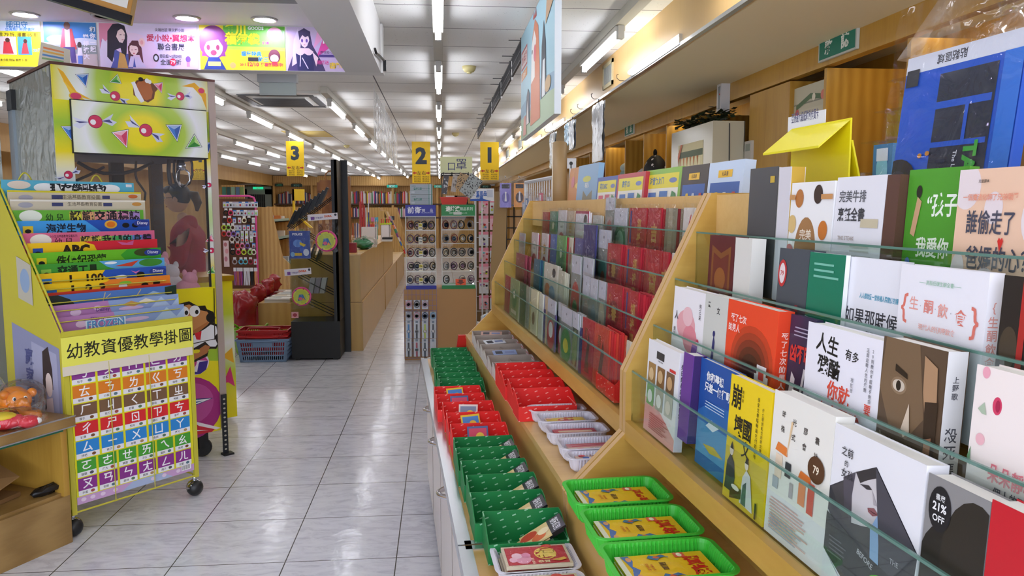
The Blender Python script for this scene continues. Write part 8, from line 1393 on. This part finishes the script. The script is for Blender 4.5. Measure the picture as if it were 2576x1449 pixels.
# ================================================================ on top of the racks
ZT2 = 1.5585
def topbook(px0, py0, px1, py1, art_, base, lab, u=.3, th=.02, lean=12):
    return book(u, (px0, py0), (px1, py1), art_, base, lab, th, .2, ZT2, lean)
kidbook = lambda c, t_: [('r', .06, .05, .94, .9, '#ecebe2'), ('r', .06, .62, .94, .9, '#e3d62a'), ('t', t_, .35, .77, .16, '#3a6a9a', {'w': .5, 'b': .03}), ('e', .8, .76, .1, .05, '#6a7ab0'), ('r', .14, .42, .36, .54, '#3a74c0' if c != 'r' else '#d8607a'), ('r', .46, .44, .68, .56, '#3a74c0' if c != 'r' else '#d8607a'), ('p', [(.74, .3), (.8, .56), (.9, .5), (.92, .3)], '#3f8a4a'), ('r', .15, .1, .55, .3, '#b8b8a8'), ('e', .75, .16, .1, .07, '#c83a5a')]
topbook(1425, 424, 1478, 414, [('p', [(.4, 0), (.42, .4), (.6, .3), (.8, .4), (.85, 0)], '#7a705a'), ('e', .5, .62, .18, .07, '#e0c04a'), ('t', '貓咪', .55, .5, .1, '#5a6a7a'), ('e', .2, .7, .08, .12, '#c86a7a')], '#c88238', 'orange cat picture book at the far end of the rack top', .34)
topbook(1446, 418, 1496, 408, [('p', [(.3, 0), (.34, .5), (.55, .38), (.78, .5), (.84, 0)], '#7f785f'), ('e', .48, .72, .2, .06, '#c8c84a'), ('t', '喵星人', .52, .6, .11, '#e8eef2', {'b': .02})], '#7fa8cc', 'pale blue cat picture book with an orange spine on the rack top', .31, .025)
topbook(1496, 448, 1546, 440, kidbook('r', '英文ABC'), '#2a4aa0', 'blue framed English learning book on the rack top')
topbook(1546, 440, 1615, 430, kidbook('b', '數字123'), '#b83440', 'red framed number learning book on the rack top', .285)
topbook(1616, 432, 1706, 415, kidbook('b', '注音ㄅㄆㄇ'), '#86b83a', 'green framed phonetics learning book on the rack top', .3)
robo = lambda: [('r', .08, .04, .92, .66, '#2a5aa8'), ('r', .08, .04, .92, .2, '#5a7a6a'), ('r', .3, .74, .7, .86, '#e8b81c'), ('t', '玩具書', .5, .8, .08, '#5a3a10', {'w': .3})]+[('p', [(x-.08, .1), (x-.1, .3), (x-.03, .5), (x+.05, .5), (x+.09, .28), (x+.06, .1)], c) for x, c in ((.28, '#e0c02a'), (.52, '#c8d0dc'), (.78, '#b83038'))]+[('p', [(x-.04, .12), (x-.05, .32), (x+.04, .36), (x+.05, .14)], c) for x, c in ((.28, '#3a3a40'), (.52, '#c83038'), (.78, '#e8ecf2'))]
topbook(1706, 424, 1773, 406, robo(), '#33261f', 'dark boxed robot toy book on the rack top', .3, .04)
topbook(1774, 410, 1862, 400, robo(), '#c4d6ee', 'white and blue boxed robot toy book on the rack top', .29, .04)
p = (KF @ Vector((.36, 0, 0)))
q = at(1404, 357, y=4.3); t = thing('cardboard_tube', 'tall brown cardboard tube leaning at the far end of the card rack', 'tube', TR(0, 0, 0)); b0 = KF @ Vector((.35, 4.28, 1.60)); g = G(); tp = at(1408, 362, y=4.42); g.tube([b0, tp], .042, mat('#a0845c', .5), 20); g.done('tube_wall', t, None, True); g = G(); g.tube([b0+Vector((-.042, -.012, 0)), tp+Vector((-.042, -.012, 0))], .003, mat('#d8ccb8', .3), 4); g.done('seam_tape', t)
# yellow folding card stand
va, z = kplane(.33, 1992, 330); vb, z2 = kplane(.33, 2140, 296); w = va-vb
t = thing('card_stand', 'bright yellow folded card display with a hinged lid on the rack top', 'display box', KF @ TR(.33, va, ZT2) @ RZ(-90)); YC = mat('#ecdf10', .4); H = z2-ZT2
g = G(); g.box(0, w, 0, .004, 0, H, YC); g.art([('r', .06, .03, .26, .3, '#7aa0c8'), ('r', .29, .03, .49, .3, '#e0c83a'), ('r', .52, .03, .72, .3, '#e8c8d0'), ('r', .75, .03, .95, .3, '#2a2030'), ('e', .16, .16, .06, .08, '#d8a080'), ('e', .39, .16, .06, .08, '#e89ab0'), ('e', .62, .16, .06, .06, '#c85a6a'), ('e', .85, .2, .05, .06, '#b8a03a'), ('t', '紙雕立體賀卡', .3, .38, .06, '#a84a3a', {'w': .4, 'b': .02})], w, H); g.done('back_board', t)
g = G(); g.hexa([(-.01, 0, H-.004), (w, 0, H-.004), (w, .004, H), (-.01, .004, H), (-.03, -.055, H-.06), (w*.9, -.055, H-.06), (w*.9, -.055, H-.055), (-.03, -.055, H-.055)], YC); g.done('lid_flap', t); g = G(); g.box(-.03, w*.55, .006, .008, H-.03, H+.03, mat('#dfe0e4', .4)); g.art([('t', '亞洲最大級紙雕創作賀卡', .5, .5, .5, '#4a4a70', {'w': .9})], w*.55, .05, TR(-.02, .006, H-.0)); g.done('header_strip', t); g = G(); g.hexa([(.0, .05, 0), (w, .05, 0), (w, .055, 0), (0, .055, 0), (0, .004, H*.8), (w, .004, H*.8), (w, .008, H*.8), (0, .008, H*.8)], YC); g.done('prop', t)
# big blue vehicle pack
n = KF.to_3x3() @ Vector((1, 0, 0)); uT = .30
va, z0 = kplane(uT, 2246, 170); vb, z1 = kplane(uT, 2545, 70); w = va-vb; H = (z0+z1)/2-ZT2
t = thing('toy_pack', 'big blue toy bus pack in clear plastic standing on the rack top', 'toy', KF @ TR(uT, va, ZT2+.012) @ RZ(-90) @ RX(-6))
g = G(); g.box(0, w, 0, .02, 0, H, mat('#1a56c4', .3)); g.art([('r', 0, .9, 1, 1, '#d8dcea'), ('v', '貼黏區域', .4, .965, .05, '#3a3a44', {'gap': 0, 'w': 0}) if 0 else ('t', '貼黏區域', .42, .95, .06, '#3a3a44', {'w': .3, 'rot': 180}), ('p', [(.34, .08), (.34, .86), (.82, .86), (.82, .08)], '#232a3c'), ('r', .34, .66, .8, .7, '#1a56c4'), ('r', .34, .44, .8, .47, '#1a56c4'), ('r', .6, .44, .63, .66, '#1a56c4'), ('e', .06, .22, .2, .17, '#15161c'), ('e', .06, .22, .12, .1, '#2a2e3a'), ('r', .02, .82, .14, .92, '#2a2f38'), ('r', .86, .05, 1, .9, '#2f74d8'), ('e', .26, .4, .02, .014, '#c8882a'), ('e', .33, .41, .02, .014, '#c8882a'), ('t', '120', .46, .3, .1, '#0e1a3a', {'rot': -90, 'b': .05}), ('t', 'TAYO', .7, .28, .13, '#3aa83a', {'rot': -90, 'b': .05}), ('t', 'The Little Bus', .58, .3, .04, '#dfe6f0', {'rot': -90})], w, H, None, .0004); g.done('box', t)
g = G(); nn = 9; g.mesh([(-.02+(w+.04)*i/nn, -.012-rr(0, .008), -.0+(H+.09)*j/nn) for j in range(nn+1) for i in range(nn+1)], [(j*(nn+1)+i, j*(nn+1)+i+1, (j+1)*(nn+1)+i+1, (j+1)*(nn+1)+i) for j in range(nn) for i in range(nn)], clear('#ffffff', .03, .06, .7, 10, fr=.25)); g.hexa([(-.02, -.01, H), (w+.02, -.01, H), (w+.02, .07, H), (-.02, .07, H), (.05, .02, H+.12), (w-.02, .02, H+.13), (w-.02, .024, H+.13), (.05, .024, H+.12)], clear('#ffffff', .03, .06, .7, 10, fr=.25)); g.done('clear_wrap', t, None, True)
va, z0 = kplane(.38, 2198, 365); vb, z1 = kplane(.38, 2246, 360); t = thing('toy_pack', 'small blue and red toy pack between the yellow stand and the blue bus', 'toy', KF @ TR(.38, va, ZT2) @ RZ(-90)); w = va-vb; H = (z0+z1)/2-ZT2; g = G(); g.box(0, w, 0, .03, 0, H, mat('#3a7ab0', .35)); g.art([('r', 0, 0, .4, .5, '#d8c02a'), ('r', .4, 0, 1, .6, '#a84a3a'), ('e', .5, .7, .3, .2, '#7ac0d8'), ('r', .2, .8, .8, .95, '#c8d8e8'), ('e', .7, .3, .16, .12, '#d8d0c0')], w, H); g.done('card', t)
va, z0 = kplane(.42, 2000, 400); g = G()
for k in range(4): g.box(0, .42, .03*k, .03*k+.003, 0, .12+.07*k, ACR); g.box(0, .42, .03*k-.03, .03*k, .12+.07*k-.003, .12+.07*k, ACR)
t = tag(g.done('acrylic_steps', None, KF @ TR(.47, va-.2, ZT2) @ RZ(-90)), 'clear stepped acrylic display behind the yellow card stand', 'display stand')
# ================================================================ stands beyond the card rack
Y = 6.8; a = at(1238, 475, y=Y); b = at(1272, 740, y=Y)
t = thing('paper_screen', 'brown kraft paper screen beyond the watch stand', 'screen', TR(0, Y, 0)); g = G(); p0 = at(1245, 482, y=Y); p1 = at(1276, 480, y=Y); p2 = at(1270, 742, y=Y); p3 = at(1231, 728, y=Y)
g.hexa([(p3.x, 0, p3.z), (p2.x, 0, p2.z), (p2.x, .02, p2.z), (p3.x, .02, p3.z), (p0.x, 0, p0.z), (p1.x, 0, p1.z), (p1.x, .02, p1.z), (p0.x, .02, p0.z)], mat('#96794e', .7)); g.done('paper', t)
g = G(); g.box(p1.x-.03, p1.x, .02, .05, 0, p1.z, mat('#2a2622', .5)); g.box(p1.x-.2, p1.x, .02, .08, 0, .03, mat('#2a2622', .5)); g.done('support', t)
x0 = at(1272, 600, y=6.9).x; x1 = at(1335, 600, y=6.9).x+.3; t = thing('black_grid', 'black wire grid stand behind the card rack', 'grid stand', TR(0, 6.9, 0)); g = G()
for k in range(8): x = x0+(x1-x0)*k/7; g.tube([(x, 0, 0), (x, 0, 1.62)], .006, BLACK, 5)
for k in range(17): g.tube([(x0, 0, .1*k+.02), (x1, 0, .1*k+.02)], .005, BLACK, 5)
g.box(x0, x1, .02, .3, 0, .02, BLACK); g.done('wire_mesh', t); g = G(); g.box(x0+.04, x1, .03, .05, .1, 1.58, KRAFT); g.done('kraft_backing', t)
for i, (px0, px1, py0, py1, c, lab) in enumerate(((1255, 1289, 443, 522, '#8a80c8', 'violet notebook in a clear hang bag left of the white gridwall'), (1290, 1324, 443, 521, '#d08a3a', 'orange notebook in a clear hang bag beside the violet one'))):
    X, w, h = front(px0, py0, px1, py1, 6.74); t = thing('hanging_notebook', lab, 'notebook', X, 'hanging notebooks'); g = G(); g.box(.01, w-.01, 0, .012, 0, h*.78, mat(c, .4)); g.art([('e', .5, .4, .35, .22, '#4a3a3a' if i else '#6a62a8'), ('r', .15, .78, .85, .95, '#2a2430'), ('p', [(.4, .25), (.45, .55), (.55, .55), (.6, .25)], '#d8d4dc'), ('e', .5, .6, .08, .05, '#d8d4dc')], w-.02, h*.78, TR(.01, 0, 0)); g.done('cover', t); g = G(); g.box(.0, w, -.004, .014, -.0, h, clear('#ffffff', .03, .05, .8, 18, fr=.25)); g.done('clear_bag', t); g = G(); g.tube([(w/2, .0, h-.01), (w/2, .08, h+.005)], .004, BLACK, 5); g.done('hook', t)
# white gridwall with packets
Y = 5.3; t = thing('white_gridwall', 'white wire gridwall full of clear packets beyond the card rack', 'grid stand', TR(0, 0, 0)); q0 = at(1322, 460, y=6.3); q1 = at(1402, 432, y=5.1); WHT = mat('#d4d6d8', .4); g = G(); d = (q1-q0); d.z = 0
for k in range(15): p = q0+d*(k/14); g.tube([(p.x, p.y, 0 if k in (0, 14) else .9), (p.x, p.y, 1.80)], .012 if k in (0, 14) else .004, WHT, 6)
for z in (1.0, 1.2, 1.4, 1.6, 1.8): g.tube([(q0.x, q0.y, z), (q1.x, q1.y, z)], .006 if z < 1.8 else .014, WHT, 6)
g.done('wire_mesh', t)
for k in range(8):
    p = q0+d*((k+.5)/8.6); c = ['#b8c8d8', '#6a8ab0', '#c8c0b8', '#c87a8a', '#a8a8b0', '#d85a7a', '#2a3a5a', '#b8bcc0'][k]; M = basis((p.x-.02, p.y-.02, 1.38+.03*(k % 3)), (d.normalized()), (d.normalized().cross(Vector((0, 0, 1)))*-1), (0, 0, 1)); o = thing('card_packet', ['pale blue', 'steel blue', 'beige', 'rose', 'grey', 'bright pink', 'navy', 'silver'][k]+' packet hanging on the white gridwall', 'pack', M, 'packets on the white gridwall'); g = G(); g.box(0, .1, -.02, -.012, 0, .26, mat(c, .35)); g.art([('e', .5, .5, .3, .2, '#e0dcd8'), ('r', .2, .8, .8, .95, '#e8e8ec')], .1, .26, TR(0, -.02, 0)); g.done('card', o); g = G(); g.box(-.004, .104, -.026, -.008, -.004, .31, clear('#ffffff', .04, .05, .8, 18, fr=.3)); g.done('clear_bag', o)
X, w, h = front(1424, 398, 1449, 424, 5.0); sheet('keyhole_sign', 'white card with a black keyhole shape above the rack top', 'notice', TR(X[0][3], 5.0, X[2][3]), w, h+.0, [('e', .5, .5, .18, .18, '#1c1e24'), ('r', .44, .0, .56, .45, '#1c1e24')], .004, '#dfe3ea')
g = G(); g.tube([(w/2, .01, 0), (w/2, .01, -X[2][3]+.0)], .01, STEEL, 6); o = bpy.data.objects['keyhole_sign']; g.done('post', o)
# toy blister stand behind the green showcase
Y = 10.5; t = thing('toy_stand', 'white frame stand of colourful toy blister packs behind the green showcase', 'display stand', TR(0, Y, 0)); xa = at(1196, 600, y=Y).x; xb = at(1252, 600, y=Y).x; zt = at(1200, 500, y=Y).z; g = G()
for x in (xa, (xa+xb)/2, xb): g.box(x-.015, x+.015, 0, .03, 0, zt, WHT)
g.box(xa, xb, .03, .05, .05, zt, mat('#8a6a44', .6)); g.box(xa, xb, -.2, .05, 0, .04, WHT); [g.tube([(xa, .0, .2+.2*k), (xb, 0, .2+.2*k)], .005, WHT, 5) for k in range(7)]; g.done('frame', t)
for k in range(14):
    c_, r_ = k % 2, k//2; x = xa+.02+(xb-xa)*(.08+.5*c_); z = zt-.2-.215*r_; o = thing('blister_pack', 'x', 'toy', TR(x, Y-.02, z), 'toy blister packs'); g = G(); g.box(0, .13, 0, .004, 0, .19, mat(['#e8b8c4', '#d8dce0', '#e8c0cc'][k % 3], .4)); g.box(0, .13, -.001, 0, .15, .19, mat('#e08aa0', .4)); g.done('card', o); g = G()
    for j in range(7): g.ball((rr(.02, .11), -.012, rr(.02, .13)), (.016, .01, .014), random.choice(HC), 8)
    g.done('toy_pieces', o, None, True); reg(o, 'on the white toy stand', 'colourful toy blister pack', 'from the top left')
X, w, h = front(1182, 474, 1243, 506, 10.2); sheet('banner_sign', 'white and blue banner above the toy stand', 'sign', X, w, h, [('p', [(0, 0), (.9, 0), (.5, .2), (0, .16)], '#2a5ab8'), ('t', '補習用品', .4, .6, .4, '#2f66c0', {'w': .6, 'b': .04}), ('r', .7, .3, .95, .9, '#c8d0e0'), ('t', '專區', .4, .3, .3, '#2f66c0', {'b': .04})], .01, '#e6eaf2')
o = bpy.data.objects['banner_sign']; g = G(); g.box(w*.5-.01, w*.5+.01, .01, .03, -X[2][3], .0, WHT); g.done('post', o)
p = at(1212, 810, z=.12); t = thing('plastic_bag', 'clear bag of blue and white goods on the floor behind the watch stand', 'bag', TR(p.x+.1, p.y-.1, 0)); g = G(); g.ball((0, 0, .13), (.13, .16, .13), mat('#c8d4dc', .3)); g.v = [(x+rr(-.02, .02), y+rr(-.02, .02), max(0.001, z+rr(-.02, .02))) for x, y, z in g.v]; g.done('white_goods', t, None, True); g = G(); g.ball((-.02, -.1, .18), (.08, .09, .07), '#2a8ac8'); g.done('blue_goods', t, None, True)
p = at(1168, 850, z=.80); q = CF.inverted() @ p; t = thing('red_pack', 'small upright red pack at the far end of the counter step', 'pack', CF @ TR(.19, 4.37, Z1+.001)); g = G(); g.hexa([(0, 0, 0), (.05, 0, 0), (.05, .03, 0), (0, .03, 0), (.02, -.02, .14), (.07, -.02, .14), (.07, .01, .14), (.02, .01, .14)], mat('#c8261e', .4)); g.done('card', t)
# loose things in the paper boxes
k = 0
for o, u, v, d, z, c, F in cnt_boxes:
    k += 1
    if c == 'green' and z == Z1 and k <= 6:
        w = .075; M = F @ basis((u+.085, v-d*.25, z+.012), (0, -1, 0), (.5, 0, -.866), (.866, 0, .5))
        for j in range(2):
            t = thing('envelope_pack', 'x', 'pack', M @ TR(.004*j, -.0078*j, .01*j), 'black topped packs in the green boxes'); g = G(); g.box(0, w, 0, .004, 0, .08, mat('#e0c48a', .4)); g.art([('e', .3, .3, .25, .3, '#c8442f'), ('e', .7, .6, .22, .25, '#d86a3a'), ('e', .5, .8, .2, .2, '#f0dcb0')], w, .08); g.done('card', t)
            g = G(); g.box(0, w, -.001, .005, .08, .12, mat('#17171a', .3)); g.art([('t', '福氣紅包', .5, .5, .6, '#e0e0e4', {'w': .8})], w, .04, TR(0, -.001, .08)); g.done('header', t); reg(t, 'in the near green boxes', 'black headed red packet', 'from the camera')
    elif c == 'red' and z == Z1:
        M = F @ TR(u+.06, v-d*.4, z+.012) @ RZ(12*(k % 3)-10) @ RX(-25); t = thing('postcard', 'x', 'card', M, 'cards in the red boxes'); g = G(); g.box(0, .075, 0, .003, 0, .075, mat(['#d8d0c8', '#4a5a8a', '#e0c43a'][k % 3], .4)); g.art([('r', .08, .1, .92, .9, ['#7a86a0', '#c83a5a', '#4a8ad0'][k % 3]), ('e', .6, .5, .2, .2, '#e0c03a')], .075, .075); g.done('card', t); reg(t, 'in the red boxes of the lower counter', 'loose printed card', 'from the camera')
    elif c == 'grey' and k % 2:
        M = F @ TR(u+.04, v-d*.5, z+.05) @ RZ(20-15*(k % 3)) @ RX(-70); t = thing('card_sleeve', 'x', 'pack', M, 'clear sleeves in the grey boxes'); g = G(); g.box(0, .11, 0, .003, 0, .04, mat(['#d8dce4', '#8a9ac0', '#c8a090'][k % 3], .3)); g.art([('r', .1, .2, .4, .8, '#3a3a44'), ('r', .5, .3, .9, .7, '#7a86b0')], .11, .04); g.done('sleeve', t); reg(t, 'in the grey boxes on the step', 'loose clear sleeve', 'from the camera')
name_rows()
